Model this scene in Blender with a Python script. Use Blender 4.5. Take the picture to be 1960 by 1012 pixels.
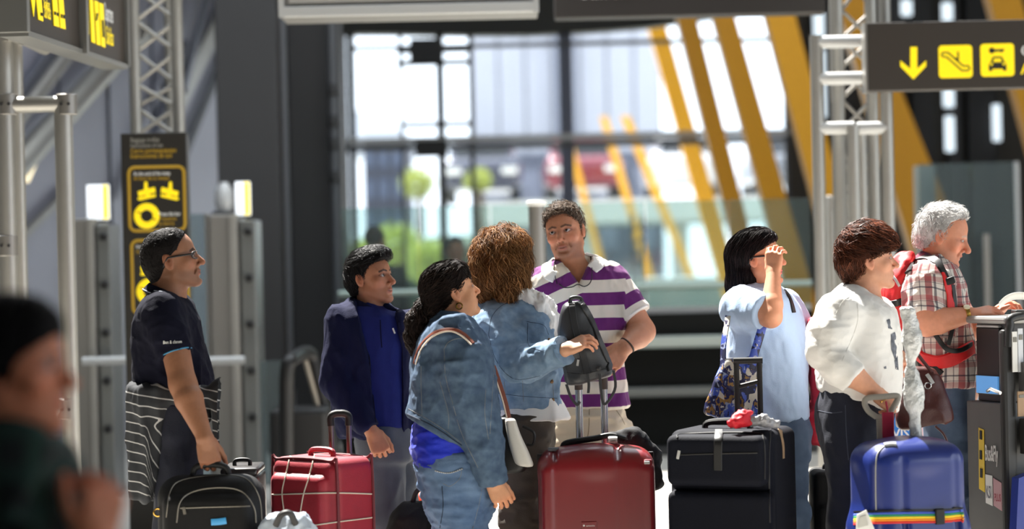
import bpy, bmesh, math, random
import numpy as np
from mathutils import Vector, Matrix
from mathutils.bvhtree import BVHTree
random.seed(7); RNG = np.random.default_rng(11)
for o in list(bpy.data.objects): bpy.data.objects.remove(o)
SC = bpy.context.scene; COL = SC.collection

# ------------------------------------------------------------------ camera, sky, sun, exposure
FPX, EYE, HORIZON, ROLL = 4780.0, 1.55, 480.0, math.radians(1.3)
cd = bpy.data.cameras.new('camera'); cam = bpy.data.objects.new('camera', cd); COL.objects.link(cam)
cd.sensor_width = 36.0; cd.lens = FPX/1960*36.0; cd.clip_end = 400
pit = math.atan((506-HORIZON)/FPX)
CF = np.array([0, math.cos(pit), -math.sin(pit)]); U0 = np.array([0, math.sin(pit), math.cos(pit)]); R0 = np.array([1., 0, 0])
CR = R0*math.cos(ROLL)-U0*math.sin(ROLL); CU = U0*math.cos(ROLL)+R0*math.sin(ROLL)
CAM = np.array([0, 0, EYE])
mw = Matrix.Identity(4)
for i in range(3):
    mw[i][0] = CR[i]; mw[i][1] = CU[i]; mw[i][2] = -CF[i]; mw[i][3] = CAM[i]
cam.matrix_world = mw
cd.dof.use_dof = True; cd.dof.focus_distance = 10.05; cd.dof.aperture_fstop = 1.5; cd.dof.aperture_blades = 0
SC.camera = cam
SC.view_settings.view_transform = 'Standard'; SC.view_settings.look = 'None'; SC.view_settings.gamma = 1
SC.view_settings.use_curve_mapping = False
SC.view_settings.exposure = 0.0

wd = bpy.data.worlds.new('sky'); SC.world = wd; wd.use_nodes = True
bg = wd.node_tree.nodes['Background']; bg.inputs[0].default_value = (0.86, 0.93, 1.0, 1); bg.inputs[1].default_value = 3.0
SUN_DIR = np.array([-0.32, 0.60, 1.05]); SUN_DIR /= np.linalg.norm(SUN_DIR)      # towards the sun
sd = bpy.data.lights.new('sun', 'SUN'); so = bpy.data.objects.new('sun', sd); COL.objects.link(so)
sd.energy = 22.0; sd.angle = math.radians(0.6); sd.color = (1.0, 0.96, 0.89)
so.rotation_euler = Vector(SUN_DIR).to_track_quat('Z', 'Y').to_euler()

def P(px, py, depth):
    return CAM+depth*(CF+(px-980)/FPX*CR+(506-py)/FPX*CU)
def RAY(px, py):
    d = CF+(px-980)/FPX*CR+(506-py)/FPX*CU
    return d/np.linalg.norm(d)
def S(depth): return FPX/depth

# ------------------------------------------------------------------ materials
MATS = {}
def srgb(r, g, b):
    f = lambda c: (c/255/12.92) if c <= 10 else ((c/255+0.055)/1.055)**2.4
    return (f(r), f(g), f(b))
def mat(name, col, rough=0.6, metal=0.0, var=0.0, vscale=20.0, bump=0.0, bscale=60.0, attr=None, spec=0.5, trans=0.0, sheen=0.0,
        emit=0.0, alpha=1.0, sss=0.0, coat=0.0, stretch=(1, 1, 1), col2=None, translucent=0.0, gen=False):
    if name in MATS: return MATS[name]
    m = bpy.data.materials.new(name); m.use_nodes = True; nt = m.node_tree; N = nt.nodes; L = nt.links
    b = N['Principled BSDF']; MATS[name] = m
    b.inputs['Roughness'].default_value = rough; b.inputs['Metallic'].default_value = metal
    b.inputs['Specular IOR Level'].default_value = spec
    if trans: b.inputs['Transmission Weight'].default_value = trans
    if sheen: b.inputs['Sheen Weight'].default_value = sheen; b.inputs['Sheen Roughness'].default_value = 0.4
    if coat: b.inputs['Coat Weight'].default_value = coat; b.inputs['Coat Roughness'].default_value = 0.15
    if sss:
        b.inputs['Subsurface Weight'].default_value = sss; b.inputs['Subsurface Radius'].default_value = (1, .4, .2); b.inputs['Subsurface Scale'].default_value = 0.006
    if alpha < 1: b.inputs['Alpha'].default_value = alpha
    if emit:
        b.inputs['Emission Color'].default_value = (*col, 1); b.inputs['Emission Strength'].default_value = emit
    tc = N.new('ShaderNodeTexCoord'); mp = N.new('ShaderNodeMapping'); mp.inputs['Scale'].default_value = stretch
    L.new(tc.outputs['Object'], mp.inputs[0])
    src = None
    if attr:
        a = N.new('ShaderNodeAttribute'); a.attribute_name = attr; src = a.outputs['Color']
    if var or col2:
        nz = N.new('ShaderNodeTexNoise'); nz.inputs['Scale'].default_value = vscale; nz.inputs['Detail'].default_value = 6
        L.new(mp.outputs[0], nz.inputs['Vector'])
        if col2:
            rp = N.new('ShaderNodeValToRGB'); rp.color_ramp.elements[0].color = (*col, 1); rp.color_ramp.elements[1].color = (*col2, 1)
            rp.color_ramp.elements[0].position = 0.35; rp.color_ramp.elements[1].position = 0.65
            L.new(nz.outputs['Fac'], rp.inputs[0]); src = rp.outputs[0]
        else:
            hs = N.new('ShaderNodeHueSaturation')
            mr = N.new('ShaderNodeMapRange'); mr.inputs['From Min'].default_value = .25; mr.inputs['From Max'].default_value = .75
            mr.inputs['To Min'].default_value = 1-var; mr.inputs['To Max'].default_value = 1+var
            L.new(nz.outputs['Fac'], mr.inputs[0]); L.new(mr.outputs[0], hs.inputs['Value'])
            if src: L.new(src, hs.inputs['Color'])
            else: hs.inputs['Color'].default_value = (*col, 1)
            src = hs.outputs[0]
    if src: L.new(src, b.inputs['Base Color'])
    else: b.inputs['Base Color'].default_value = (*col, 1)
    if bump:
        nb = N.new('ShaderNodeTexNoise'); nb.inputs['Scale'].default_value = bscale; nb.inputs['Detail'].default_value = 4
        L.new(mp.outputs[0], nb.inputs['Vector'])
        bp = N.new('ShaderNodeBump'); bp.inputs['Strength'].default_value = bump; bp.inputs['Distance'].default_value = 0.01
        L.new(nb.outputs['Fac'], bp.inputs['Height']); L.new(bp.outputs[0], b.inputs['Normal'])
    if translucent:
        out = N['Material Output']; tr = N.new('ShaderNodeBsdfTranslucent'); mx = N.new('ShaderNodeMixShader'); mx.inputs[0].default_value = translucent
        if src: L.new(src, tr.inputs[0])
        else: tr.inputs[0].default_value = (*col, 1)
        L.new(b.outputs[0], mx.inputs[1]); L.new(tr.outputs[0], mx.inputs[2]); L.new(mx.outputs[0], out.inputs[0])
    return m
def glass(name, tint=(.8, .9, .9), mix=0.25, rough=0.0):
    """thin pane: mostly clear, tinted, with a faint reflection and a little haze"""
    if name in MATS: return MATS[name]
    m = bpy.data.materials.new(name); m.use_nodes = True; nt = m.node_tree; N = nt.nodes; L = nt.links; MATS[name] = m
    N.remove(N['Principled BSDF']); out = N['Material Output']
    t = N.new('ShaderNodeBsdfTransparent'); t.inputs[0].default_value = (*tint, 1)
    g = N.new('ShaderNodeBsdfGlossy'); g.inputs['Roughness'].default_value = 0.05
    d = N.new('ShaderNodeBsdfDiffuse'); d.inputs[0].default_value = (.55, .65, .65, 1)
    m1 = N.new('ShaderNodeMixShader'); m1.inputs[0].default_value = mix
    m2 = N.new('ShaderNodeMixShader'); fr = N.new('ShaderNodeFresnel'); fr.inputs[0].default_value = 1.3
    L.new(t.outputs[0], m1.inputs[1]); L.new(d.outputs[0], m1.inputs[2])
    L.new(fr.outputs[0], m2.inputs[0]); L.new(m1.outputs[0], m2.inputs[1]); L.new(g.outputs[0], m2.inputs[2]); L.new(m2.outputs[0], out.inputs[0])
    return m

# ------------------------------------------------------------------ objects
def origin_of(parent):
    o = np.zeros(3)
    while parent is not None:
        o = o+np.array(parent.location); parent = parent.parent
    return o
def mkobj(name, V, F, material, parent=None, smooth=True, attrs=None, base=None):
    """V world coordinates (N,3), F list of faces or (M,4) array"""
    V = np.asarray(V, dtype=np.float64)
    og = origin_of(parent)
    loc = np.zeros(3)
    if parent is None:
        loc = np.array([(V[:, 0].min()+V[:, 0].max())/2, (V[:, 1].min()+V[:, 1].max())/2, V[:, 2].min()])
    me = bpy.data.meshes.new(name)
    W = V-og-loc
    if isinstance(F, np.ndarray):
        me.vertices.add(len(W)); me.vertices.foreach_set('co', W.astype(np.float32).ravel())
        k = F.shape[1]
        me.loops.add(F.size); me.loops.foreach_set('vertex_index', F.astype(np.int32).ravel())
        me.polygons.add(len(F)); me.polygons.foreach_set('loop_start', np.arange(0, F.size, k, dtype=np.int32))
        me.update(calc_edges=True)
    else:
        me.from_pydata([tuple(v) for v in W], [], F); me.update()
    if smooth: me.polygons.foreach_set('use_smooth', [True]*len(me.polygons))
    for k, a in (attrs or {}).items():
        a = np.asarray(a, dtype=np.float32)
        if a.ndim == 1:
            at = me.attributes.new(k, 'FLOAT', 'POINT'); at.data.foreach_set('value', a)
        else:
            if a.shape[1] == 3: a = np.concatenate([a, np.ones((len(a), 1), np.float32)], 1)
            at = me.attributes.new(k, 'FLOAT_COLOR', 'POINT'); at.data.foreach_set('color', a.ravel())
    if material: me.materials.append(material)
    o = bpy.data.objects.new(name, me); COL.objects.link(o); o.location = loc
    if parent is not None: o.parent = parent
    return o
def tag(o, label=None, cat=None, group=None, kind=None):
    if label: o['label'] = label
    if cat: o['category'] = cat
    if group: o['group'] = group
    if kind: o['kind'] = kind
    return o
def thing(name, label, cat, loc, group=None):
    o = bpy.data.objects.new(name, None); COL.objects.link(o); o.location = loc; o.empty_display_size = .05
    return tag(o, label, cat, group)

class MB:
    """collects simple solids into one mesh"""
    def __init__(s): s.v = []; s.f = []
    def add(s, V, F):
        n = len(s.v); s.v += [tuple(float(c) for c in v) for v in V]; s.f += [tuple(i+n for i in f) for f in F]; return s
    def box(s, c, size, ax=None, bev=0.0, seg=2):
        """ax: 3x3 rows = local axes in world"""
        ax = np.eye(3) if ax is None else np.asarray(ax); c = np.asarray(c, float)
        h = np.asarray(size, float)/2
        if bev <= 0:
            V = [c+ax[0]*x*h[0]+ax[1]*y*h[1]+ax[2]*z*h[2] for z in (-1, 1) for y in (-1, 1) for x in (-1, 1)]
            F = [(0, 2, 3, 1), (4, 5, 7, 6), (0, 1, 5, 4), (2, 6, 7, 3), (0, 4, 6, 2), (1, 3, 7, 5)]
            return s.add(V, F)
        bm = bmesh.new(); bmesh.ops.create_cube(bm, size=1)
        for v in bm.verts: v.co = Vector((v.co.x*h[0]*2, v.co.y*h[1]*2, v.co.z*h[2]*2))
        bmesh.ops.bevel(bm, geom=list(bm.edges), offset=bev, segments=seg, profile=0.5, affect='EDGES', clamp_overlap=True)
        bm.verts.index_update()
        V = [c+ax[0]*v.co.x+ax[1]*v.co.y+ax[2]*v.co.z for v in bm.verts]; F = [[v.index for v in f.verts] for f in bm.faces]
        bm.free(); return s.add(V, F)
    def tube(s, pts, r, seg=10, caps=True, flat=None, closed=False):
        """pts world polyline; r number or list; flat=(vector, half_thickness, half_width): ribbon section"""
        pts = [np.asarray(p, float) for p in pts]; n = len(pts); V = []; F = []
        rr = r if hasattr(r, '__len__') else [r]*n
        up = None
        for i, p in enumerate(pts):
            if closed: t = pts[(i+1) % n]-pts[i-1]
            else: t = pts[min(i+1, n-1)]-pts[max(i-1, 0)]
            t = t/(np.linalg.norm(t)+1e-9)
            if flat is not None and not callable(flat[0]): up0 = np.asarray(flat[0][i] if np.ndim(flat[0]) == 2 else flat[0], float)
            elif up is None: up0 = np.array([0, 0, 1.]) if abs(t[2]) < .9 else np.array([1., 0, 0])
            else: up0 = up
            a = np.cross(t, up0); a /= (np.linalg.norm(a)+1e-9); b = np.cross(a, t); up = b
            for j in range(seg):
                an = 2*math.pi*j/seg
                if flat is None: V.append(p+rr[i]*(math.cos(an)*a+math.sin(an)*b))
                else:
                    ca, sa = math.cos(an), math.sin(an)
                    q = 4.0; den = (abs(ca)**q+abs(sa)**q)**(1/q)
                    V.append(p+flat[2]*ca/den*a+flat[1]*sa/den*b)
        m = n if closed else n-1
        for i in range(m):
            for j in range(seg):
                k = (j+1) % seg; i2 = (i+1) % n
                F.append((i*seg+j, i*seg+k, i2*seg+k, i2*seg+j))
        if caps and not closed:
            F.append(tuple(range(seg))[::-1]); F.append(tuple((n-1)*seg+j for j in range(seg)))
        return s.add(V, F)
    def prism(s, poly, n, t):
        """poly: world points of one face, extruded by vector n*t"""
        poly = [np.asarray(p, float) for p in poly]; k = len(poly); n = np.asarray(n, float)*t
        V = poly+[p+n for p in poly]
        F = [tuple(range(k))[::-1], tuple(range(k, 2*k))]+[(i, (i+1) % k, (i+1) % k+k, i+k) for i in range(k)]
        return s.add(V, F)
    def lathe(s, c, prof, seg=20, ax=None):
        """prof list of (r, z) around axis ax[2]"""
        ax = np.eye(3) if ax is None else np.asarray(ax); c = np.asarray(c, float); V = []; F = []; n = len(prof)
        for r, z in prof:
            for j in range(seg):
                an = 2*math.pi*j/seg; V.append(c+ax[0]*r*math.cos(an)+ax[1]*r*math.sin(an)+ax[2]*z)
        for i in range(n-1):
            for j in range(seg):
                k = (j+1) % seg; F.append((i*seg+j, i*seg+k, (i+1)*seg+k, (i+1)*seg+j))
        F.append(tuple(range(seg))[::-1]); F.append(tuple((n-1)*seg+j for j in range(seg)))
        return s.add(V, F)
    def build(s, name, material, parent=None, smooth=False):
        o = mkobj(name, np.array(s.v), s.f, material, parent, smooth=False)
        bm = bmesh.new(); bm.from_mesh(o.data); bmesh.ops.recalc_face_normals(bm, faces=bm.faces); bm.to_mesh(o.data); bm.free()
        if smooth:
            o.data.polygons.foreach_set('use_smooth', [True]*len(o.data.polygons))
            try: o.data.set_sharp_from_angle(angle=math.radians(40))
            except Exception: pass
        return o
def yawax(deg):
    """axes of a box turned about z: row0 = its width direction, row1 = its depth direction (away), row2 = up"""
    a = math.radians(deg); return np.array([[math.cos(a), math.sin(a), 0], [-math.sin(a), math.cos(a), 0], [0, 0, 1.]])
def bez(pts, n=24):
    """Catmull-Rom through the points"""
    p = [np.asarray(q, float) for q in pts]; p = [2*p[0]-p[1]]+p+[2*p[-1]-p[-2]]; out = []
    m = len(p)-3; per = max(2, n//m)
    for i in range(m):
        a, b, c, d = p[i:i+4]
        for k in range(per):
            t = k/per; out.append(.5*((2*b)+(-a+c)*t+(2*a-5*b+4*c-d)*t*t+(-a+3*b-3*c+d)*t**3))
    out.append(p[-2]); return out
def text_mesh(txt, size=1.0, bold=0.0):
    cu = bpy.data.curves.new('t', 'FONT'); cu.body = txt; cu.size = size; cu.offset = bold; cu.resolution_u = 2
    o = bpy.data.objects.new('t', cu); COL.objects.link(o)
    dg = bpy.context.evaluated_depsgraph_get(); me = bpy.data.meshes.new_from_object(o.evaluated_get(dg))
    V = np.array([v.co[:] for v in me.vertices]) if len(me.vertices) else np.zeros((0, 3)); F = [tuple(p.vertices) for p in me.polygons]
    bpy.data.objects.remove(o); bpy.data.curves.remove(cu); bpy.data.meshes.remove(me)
    return V, F
def text_on(name, txt, o, u, v, h, material, parent, width=None, bold=0.0):
    """flat lettering from point o along u (reading direction) and v (up), cap height about h; width stretches it"""
    V, F = text_mesh(txt, 1.0, bold)
    if not len(V): return
    k = h/0.7; w = V[:, 0].max(); kx = k if width is None else width/w
    o = np.asarray(o); u = np.asarray(u); v = np.asarray(v)
    W = o+V[:, :1]*kx*u+V[:, 1:2]*k*v
    return mkobj(name, W, F, material, parent, smooth=False)

# ------------------------------------------------------------------ signed-distance modelling (for bodies, clothes, soft things)
def lattice(ix, iy, iz, seed):
    n = (ix*374761393+iy*668265263+iz*1274126177+seed*974634777) & 0xffffffff
    n = ((n ^ (n >> 13))*1274126177) & 0xffffffff
    return ((n ^ (n >> 16)) & 0xffff)/65535.0
def vnoise(Pn, seed=0):
    i = np.floor(Pn).astype(np.int64); f = Pn-i; f = f*f*(3-2*f); r = 0
    for a in (0, 1):
        for b in (0, 1):
            for c in (0, 1):
                w = (f[:, 0] if a else 1-f[:, 0])*(f[:, 1] if b else 1-f[:, 1])*(f[:, 2] if c else 1-f[:, 2])
                r = r+w*lattice(i[:, 0]+a, i[:, 1]+b, i[:, 2]+c, seed)
    return r
def fbm(Pn, seed=0, oct=3):
    r = 0; a = .5; t = 0
    for k in range(oct):
        r = r+a*vnoise(Pn*2**k+k*17.3, seed+k); t += a; a *= .5
    return r/t
class Field:
    def __init__(s, lo, hi, h):
        s.h = h; s.lo = np.asarray(lo, float); hi = np.asarray(hi, float)
        s.n = np.ceil((hi-s.lo)/h).astype(int)+1
        s.ax = [(s.lo[i]+h*np.arange(s.n[i])).astype(np.float32) for i in range(3)]
        s.D = np.full(s.n, 1.0, np.float32)
    def win(s, lo, hi):
        sl = []
        for i in range(3):
            a = int(np.clip(math.floor((lo[i]-s.lo[i])/s.h), 0, s.n[i])); b = int(np.clip(math.ceil((hi[i]-s.lo[i])/s.h)+1, 0, s.n[i]))
            if b <= a: return None
            sl.append(slice(a, b))
        return tuple(sl)
    def xyz(s, sl): return s.ax[0][sl[0]][:, None, None], s.ax[1][sl[1]][None, :, None], s.ax[2][sl[2]][None, None, :]
    def put(s, sl, d, k, op):
        a = s.D[sl]
        if op == 'u':
            r = np.minimum(a, d)
            if k > 0: q = np.maximum(k-np.abs(a-d), 0)/k; r = r-q*q*k*.25
        elif op == 's':
            d = -d; r = np.maximum(a, d)
            if k > 0: q = np.maximum(k-np.abs(a-d), 0)/k; r = r+q*q*k*.25
        else:
            r = np.maximum(a, d)
        s.D[sl] = r
    def cone(s, a, b, ra, rb=None, k=.01, op='u', flat=None):
        rb = ra if rb is None else rb
        a = np.asarray(a, float); b = np.asarray(b, float); m = max(ra, rb)*1.05+k+2*s.h
        sl = s.win(np.minimum(a, b)-m, np.maximum(a, b)+m)
        if sl is None: return s
        X, Y, Z = s.xyz(sl); d = b-a; L2 = float(d@d)+1e-12
        px, py, pz = X-a[0], Y-a[1], Z-a[2]
        t = np.clip((px*d[0]+py*d[1]+pz*d[2])/L2, 0, 1)
        qx, qy, qz = px-t*d[0], py-t*d[1], pz-t*d[2]
        if flat is not None:
            n = np.asarray(flat[0], float); e = (1/flat[1]-1)*(qx*n[0]+qy*n[1]+qz*n[2])
            qx = qx+e*n[0]; qy = qy+e*n[1]; qz = qz+e*n[2]
        dist = np.sqrt(qx*qx+qy*qy+qz*qz)-(ra+t*(rb-ra))
        s.put(sl, dist.astype(np.float32), k, op); return s
    def chain(s, pts, rs, k=.01, op='u', flat=None):
        for i in range(len(pts)-1): s.cone(pts[i], pts[i+1], rs[i], rs[i+1], k, op, flat)
        return s
    def ell(s, c, r, R=None, k=.01, op='u'):
        c = np.asarray(c, float); r = np.asarray(r, float); m = r.max()+k+2*s.h if R is not None else r+k+2*s.h
        sl = s.win(c-m, c+m)
        if sl is None: return s
        X, Y, Z = s.xyz(sl); x, y, z = X-c[0], Y-c[1], Z-c[2]
        if R is not None:
            R = np.asarray(R); x, y, z = [R[i][0]*x+R[i][1]*y+R[i][2]*z for i in range(3)]
        k0 = np.sqrt((x/r[0])**2+(y/r[1])**2+(z/r[2])**2); k1 = np.sqrt((x/r[0]**2)**2+(y/r[1]**2)**2+(z/r[2]**2)**2)+1e-6
        s.put(sl, (k0*(k0-1)/k1).astype(np.float32), k, op); return s
    def box(s, c, half, R=None, rad=0.0, k=.01, op='u'):
        c = np.asarray(c, float); half = np.asarray(half, float); m = np.linalg.norm(half)+k+2*s.h
        sl = s.win(c-m, c+m)
        if sl is None: return s
        X, Y, Z = s.xyz(sl); x, y, z = X-c[0], Y-c[1], Z-c[2]
        if R is not None:
            R = np.asarray(R); x, y, z = [R[i][0]*x+R[i][1]*y+R[i][2]*z for i in range(3)]
        qx, qy, qz = np.abs(x)-half[0]+rad, np.abs(y)-half[1]+rad, np.abs(z)-half[2]+rad
        d = np.sqrt(np.maximum(qx, 0)**2+np.maximum(qy, 0)**2+np.maximum(qz, 0)**2)+np.minimum(np.maximum(qx, np.maximum(qy, qz)), 0)-rad
        s.put(sl, d.astype(np.float32), k, op); return s
    def half(s, p, n, k=.0):
        """cut away everything on the side of p that n points to"""
        sl = tuple(slice(0, q) for q in s.n); X, Y, Z = s.xyz(sl)
        d = -((X-p[0])*n[0]+(Y-p[1])*n[1]+(Z-p[2])*n[2])
        s.put(sl, d.astype(np.float32), k, 's'); return s
    def loft(s, rows, k=.01, op='u', p=2.3, rnd=.01):
        """rows: (z, cx, cy, a, b[, angle]) horizontal sections, a across (x), b deep (y), turned by angle degrees"""
        rows = sorted([tuple(r)+(0,)*(6-len(r)) for r in rows]); A = np.array(rows, float)
        z0, z1 = A[0, 0], A[-1, 0]; mx = max(A[:, 3].max(), A[:, 4].max())+k+2*s.h
        lo = np.array([A[:, 1].min()-mx, A[:, 2].min()-mx, z0-k-2*s.h-.01]); hi = np.array([A[:, 1].max()+mx, A[:, 2].max()+mx, z1+k+2*s.h+.01])
        sl = s.win(lo, hi)
        if sl is None: return s
        X, Y, Z = s.xyz(sl); zz = np.clip(Z.ravel().astype(float), z0, z1)
        # monotone-ish smooth interpolation
        def ip(col):
            x, y = A[:, 0], A[:, col]; n = len(x)
            if n == 2: return np.interp(zz, x, y)
            dl = np.diff(y)/np.maximum(np.diff(x), 1e-6); m = np.zeros(n); m[0] = dl[0]; m[-1] = dl[-1]
            for i in range(1, n-1): m[i] = 0 if dl[i-1]*dl[i] <= 0 else 2*dl[i-1]*dl[i]/(dl[i-1]+dl[i])
            j = np.clip(np.searchsorted(x, zz)-1, 0, n-2); h = np.maximum(x[j+1]-x[j], 1e-6); t = (zz-x[j])/h
            return y[j]*(1+2*t)*(1-t)**2+m[j]*h*t*(1-t)**2+y[j+1]*t*t*(3-2*t)+m[j+1]*h*t*t*(t-1)
        cx, cy, a, b, an = [ip(c)[None, None, :] for c in range(1, 6)]
        dx, dy = X-cx, Y-cy; ca, sa = np.cos(np.radians(an)), np.sin(np.radians(an))
        u = np.abs(dx*ca+dy*sa)/a; v = np.abs(-dx*sa+dy*ca)/b
        r = (u**p+v**p+1e-9)**(1/p); d = (r-1)*np.minimum(a, b)
        e = np.maximum(Z-z1, z0-Z)+rnd
        d = np.where((d > -rnd) & (e > 0), np.sqrt(np.maximum(d+rnd, 0)**2+np.maximum(e, 0)**2)-rnd, np.maximum(d, e-rnd))
        s.put(sl, d.astype(np.float32), k, op); return s
    def mesh(s):
        D = s.D; sg = D < 0; n = np.array(D.shape)
        c = np.zeros(n-1, np.uint8)
        for a in (0, 1):
            for b in (0, 1):
                for e in (0, 1): c += sg[a:n[0]-1+a, b:n[1]-1+b, e:n[2]-1+e]
        act = (c > 0) & (c < 8); I = np.argwhere(act); idx = np.full(act.shape, -1, np.int64); idx[act] = np.arange(len(I))
        if not len(I): return np.zeros((0, 3)), np.zeros((0, 4), np.int64)
        acc = np.zeros((len(I), 3)); cnt = np.zeros(len(I))
        val = {(a, b, e): D[I[:, 0]+a, I[:, 1]+b, I[:, 2]+e].astype(float) for a in (0, 1) for b in (0, 1) for e in (0, 1)}
        for ax in range(3):
            for u in (0, 1):
                for v in (0, 1):
                    p0 = [u, v]; p0.insert(ax, 0); p1 = list(p0); p1[ax] = 1
                    d0, d1 = val[tuple(p0)], val[tuple(p1)]; m = (d0 < 0) != (d1 < 0)
                    t = d0[m]/(d0[m]-d1[m]); q = np.tile(np.array(p0, float), (m.sum(), 1)); q[:, ax] = t
                    acc[m] += q; cnt[m] += 1
        V = s.lo+(I+acc/cnt[:, None])*s.h
        Q = []
        for ax in range(3):
            sh = [slice(1, -1)]*3; sh[ax] = slice(0, n[ax]-1)
            s2 = [slice(1, -1)]*3; s2[ax] = slice(1, n[ax])
            A, B = sg[tuple(sh)], sg[tuple(s2)]; E = np.argwhere(A != B); fl = A[A != B]
            off = [1, 1, 1]; off[ax] = 0; E = E+np.array(off)
            u, v = [(1, 2), (2, 0), (0, 1)][ax]
            def at(du, dv):
                J = E.copy(); J[:, u] -= du; J[:, v] -= dv; return idx[J[:, 0], J[:, 1], J[:, 2]]
            q = np.stack([at(1, 1), at(0, 1), at(0, 0), at(1, 0)], 1)
            q[~fl] = q[~fl][:, ::-1]; Q.append(q)
        Q = np.concatenate(Q); Q = Q[(Q >= 0).all(1)]
        return V, Q
def vnormals(V, Q):
    n = np.cross(V[Q[:, 2]]-V[Q[:, 0]], V[Q[:, 3]]-V[Q[:, 1]]); N = np.zeros_like(V)
    for j in range(4): np.add.at(N, Q[:, j], n)
    return N/(np.linalg.norm(N, axis=1, keepdims=True)+1e-12)
def relax(V, Q, it=1, f=.5):
    for _ in range(it):
        A = np.zeros_like(V); c = np.zeros(len(V))
        for j in range(4):
            for k in (1, 3): np.add.at(A, Q[:, j], V[Q[:, (j+k) % 4]]); np.add.at(c, Q[:, j], 1)
        V = V+f*(A/np.maximum(c, 1)[:, None]-V)
    return V
def wrinkle(V, Q, amp=.004, scale=9, stretch=(1, 1, 1), seed=0, ridge=True):
    N = vnormals(V, Q); n = fbm(V*scale*np.array(stretch), seed, 3)
    n = ((np.clip(1-np.abs(2*n-1)*2.0, 0, 1))**1.6*1.6-.5) if ridge else (n-.5)*2
    return V+N*(amp*n)[:, None]
def bvh_of(V, Q): return BVHTree.FromPolygons([Vector(v) for v in V], [tuple(int(i) for i in q) for q in Q])
def on(bv, px, py, off=.002, guess=10.):
    """point where the sight line through a pixel meets the surface (the thing it lies on)"""
    r = Vector(RAY(px, py)); h = bv.ray_cast(Vector(CAM), r)
    if h[0] is None:
        q = P(px, py, guess); h = bv.find_nearest(Vector(q))
        return np.array(h[0])+off*np.array(h[1])
    return np.array(h[0])-off*np.array(r)
def on_n(bv, p):
    h = bv.find_nearest(Vector(p)); return np.array(h[1])
# ------------------------------------------------------------------ the hall
m_floor = mat('floor_stone', srgb(190, 186, 178), .35, var=.06, vscale=3)
m_tile = mat('floor_tile', srgb(196, 192, 184), .3, var=.08, vscale=2.5)
m_conc = mat('ceiling_grey', srgb(120, 118, 112), .8, var=.05)
m_wall = mat('wall_panel', srgb(120, 121, 126), .6, var=.06, vscale=2)
m_dark = mat('dark_steel', srgb(44, 44, 45), .55, var=.08, vscale=3)
m_dark2 = mat('darker_steel', srgb(27, 27, 28), .5, var=.08, vscale=3)
m_black = mat('black_plastic', srgb(22, 22, 23), .45)
m_alu = mat('aluminium', srgb(168, 166, 160), .45, .75, var=.05, vscale=6)
m_alu2 = mat('brushed_steel', srgb(146, 143, 138), .45, .7, var=.08, vscale=5, stretch=(1, 1, .05))
m_lightmetal = mat('pale_metal', srgb(190, 191, 190), .45, .3)
m_brown = mat('sign_brown', srgb(52, 46, 40), .45)
m_yel = mat('sign_yellow', srgb(250, 222, 10), .5, emit=.35)
m_yeld = mat('stele_gold', srgb(176, 140, 20), .5)
m_white = mat('white_print', srgb(225, 225, 222), .6)
m_ink = mat('black_print', srgb(30, 27, 22), .6)
m_strut = mat('yellow_steel', srgb(226, 160, 12), .45, var=.04)
m_glass = glass('green_glass', (.74, .83, .81), .05)
m_glass2 = glass('grey_glass', (.62, .68, .70), .10)
m_pane = glass('facade_glass', (.96, .98, 1.0), .03)

fl = MB().box((0, 10, -.11), (28, 39, .2)).build('floor', m_floor); tag(fl, kind='structure')
tm = None
for ix in range(-6, 9):
    for iy in range(0, 9):
        if tm is None:
            t0 = MB().box((0, 0, -.005), (.594, .594, .01)); t = t0.build('tile', m_tile, fl); tm = t
        else: t = tm.copy(); COL.objects.link(t); t.parent = fl
        t.location = np.array([ix*.6, 13.4+iy*.6, 0])-np.array(fl.location)
ce = MB()
CZ = 7.0
def sky_xy(x, y): k = CZ/SUN_DIR[2]; return x+SUN_DIR[0]*k, y+SUN_DIR[1]*k
x0, ya = sky_xy(-4.6, 7.4); x1, yb = sky_xy(6.2, 12.6); x2, _ = sky_xy(-1.05, 12.6); _, yc = sky_xy(0, 17.5)  # unseen roof openings, shaped so sun lands on the group and chosen floor
ce.box((0, (-9+ya)/2, CZ+.15), (28, ya+9, .3)); ce.box((0, (yc+29.6)/2, CZ+.15), (28, 29.6-yc, .3))
ce.box(((-14+x0)/2, (ya+yc)/2, CZ+.15), (14+x0, yc-ya, .3)); ce.box(((14+x1)/2, (ya+yc)/2, CZ+.15), (14-x1, yc-ya, .3))
ce.box(((x0+x2)/2, (yb+yc)/2, CZ+.15), (x2-x0, yc-yb, .3))
tag(ce.build('ceiling', m_conc), kind='structure')
tag(MB().box((-14.1, 10, 3.5), (.2, 39, 7)).build('wall_left', m_wall), kind='structure')
wrt = MB().box((14.1, 10, .3), (.2, 39, .6)); wrt.box((14.1, 10, 6.6), (.2, 39, .8)); wrt.box((14.1, 21.5, 3.4), (.2, 16, 5.6))
for y_ in (-9.3, -3.6, 2.1, 7.8, 13.3): wrt.box((14.1, y_, 3.4), (.2, .4, 5.6))
tag(wrt.build('wall_right', m_wall), kind='structure')
tag(MB().box((0, -9.1, 3.5), (28, .2, 7)).build('wall_fill_block', m_wall), kind='structure')  # unseen wall added behind the camera to cut the frontal fill light
DF = 29.0
xl, xr = P(664, 300, DF)[0], P(1512, 300, DF)[0]
ztop = P(700, 64, DF)[2]
tag(MB().box(((-14+xl)/2, DF+.15, 3.5), (xl+14, .3, 7)).build('wall_back_left', m_dark), kind='structure')
wr = MB().box(((xr+14)/2, DF+.15, 3.5), (14-xr, .3, 7)).build('wall_back_right', mat('brown_grey_wall', srgb(70, 66, 60), .7, var=.05, vscale=2)); tag(wr, kind='structure')
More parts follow.
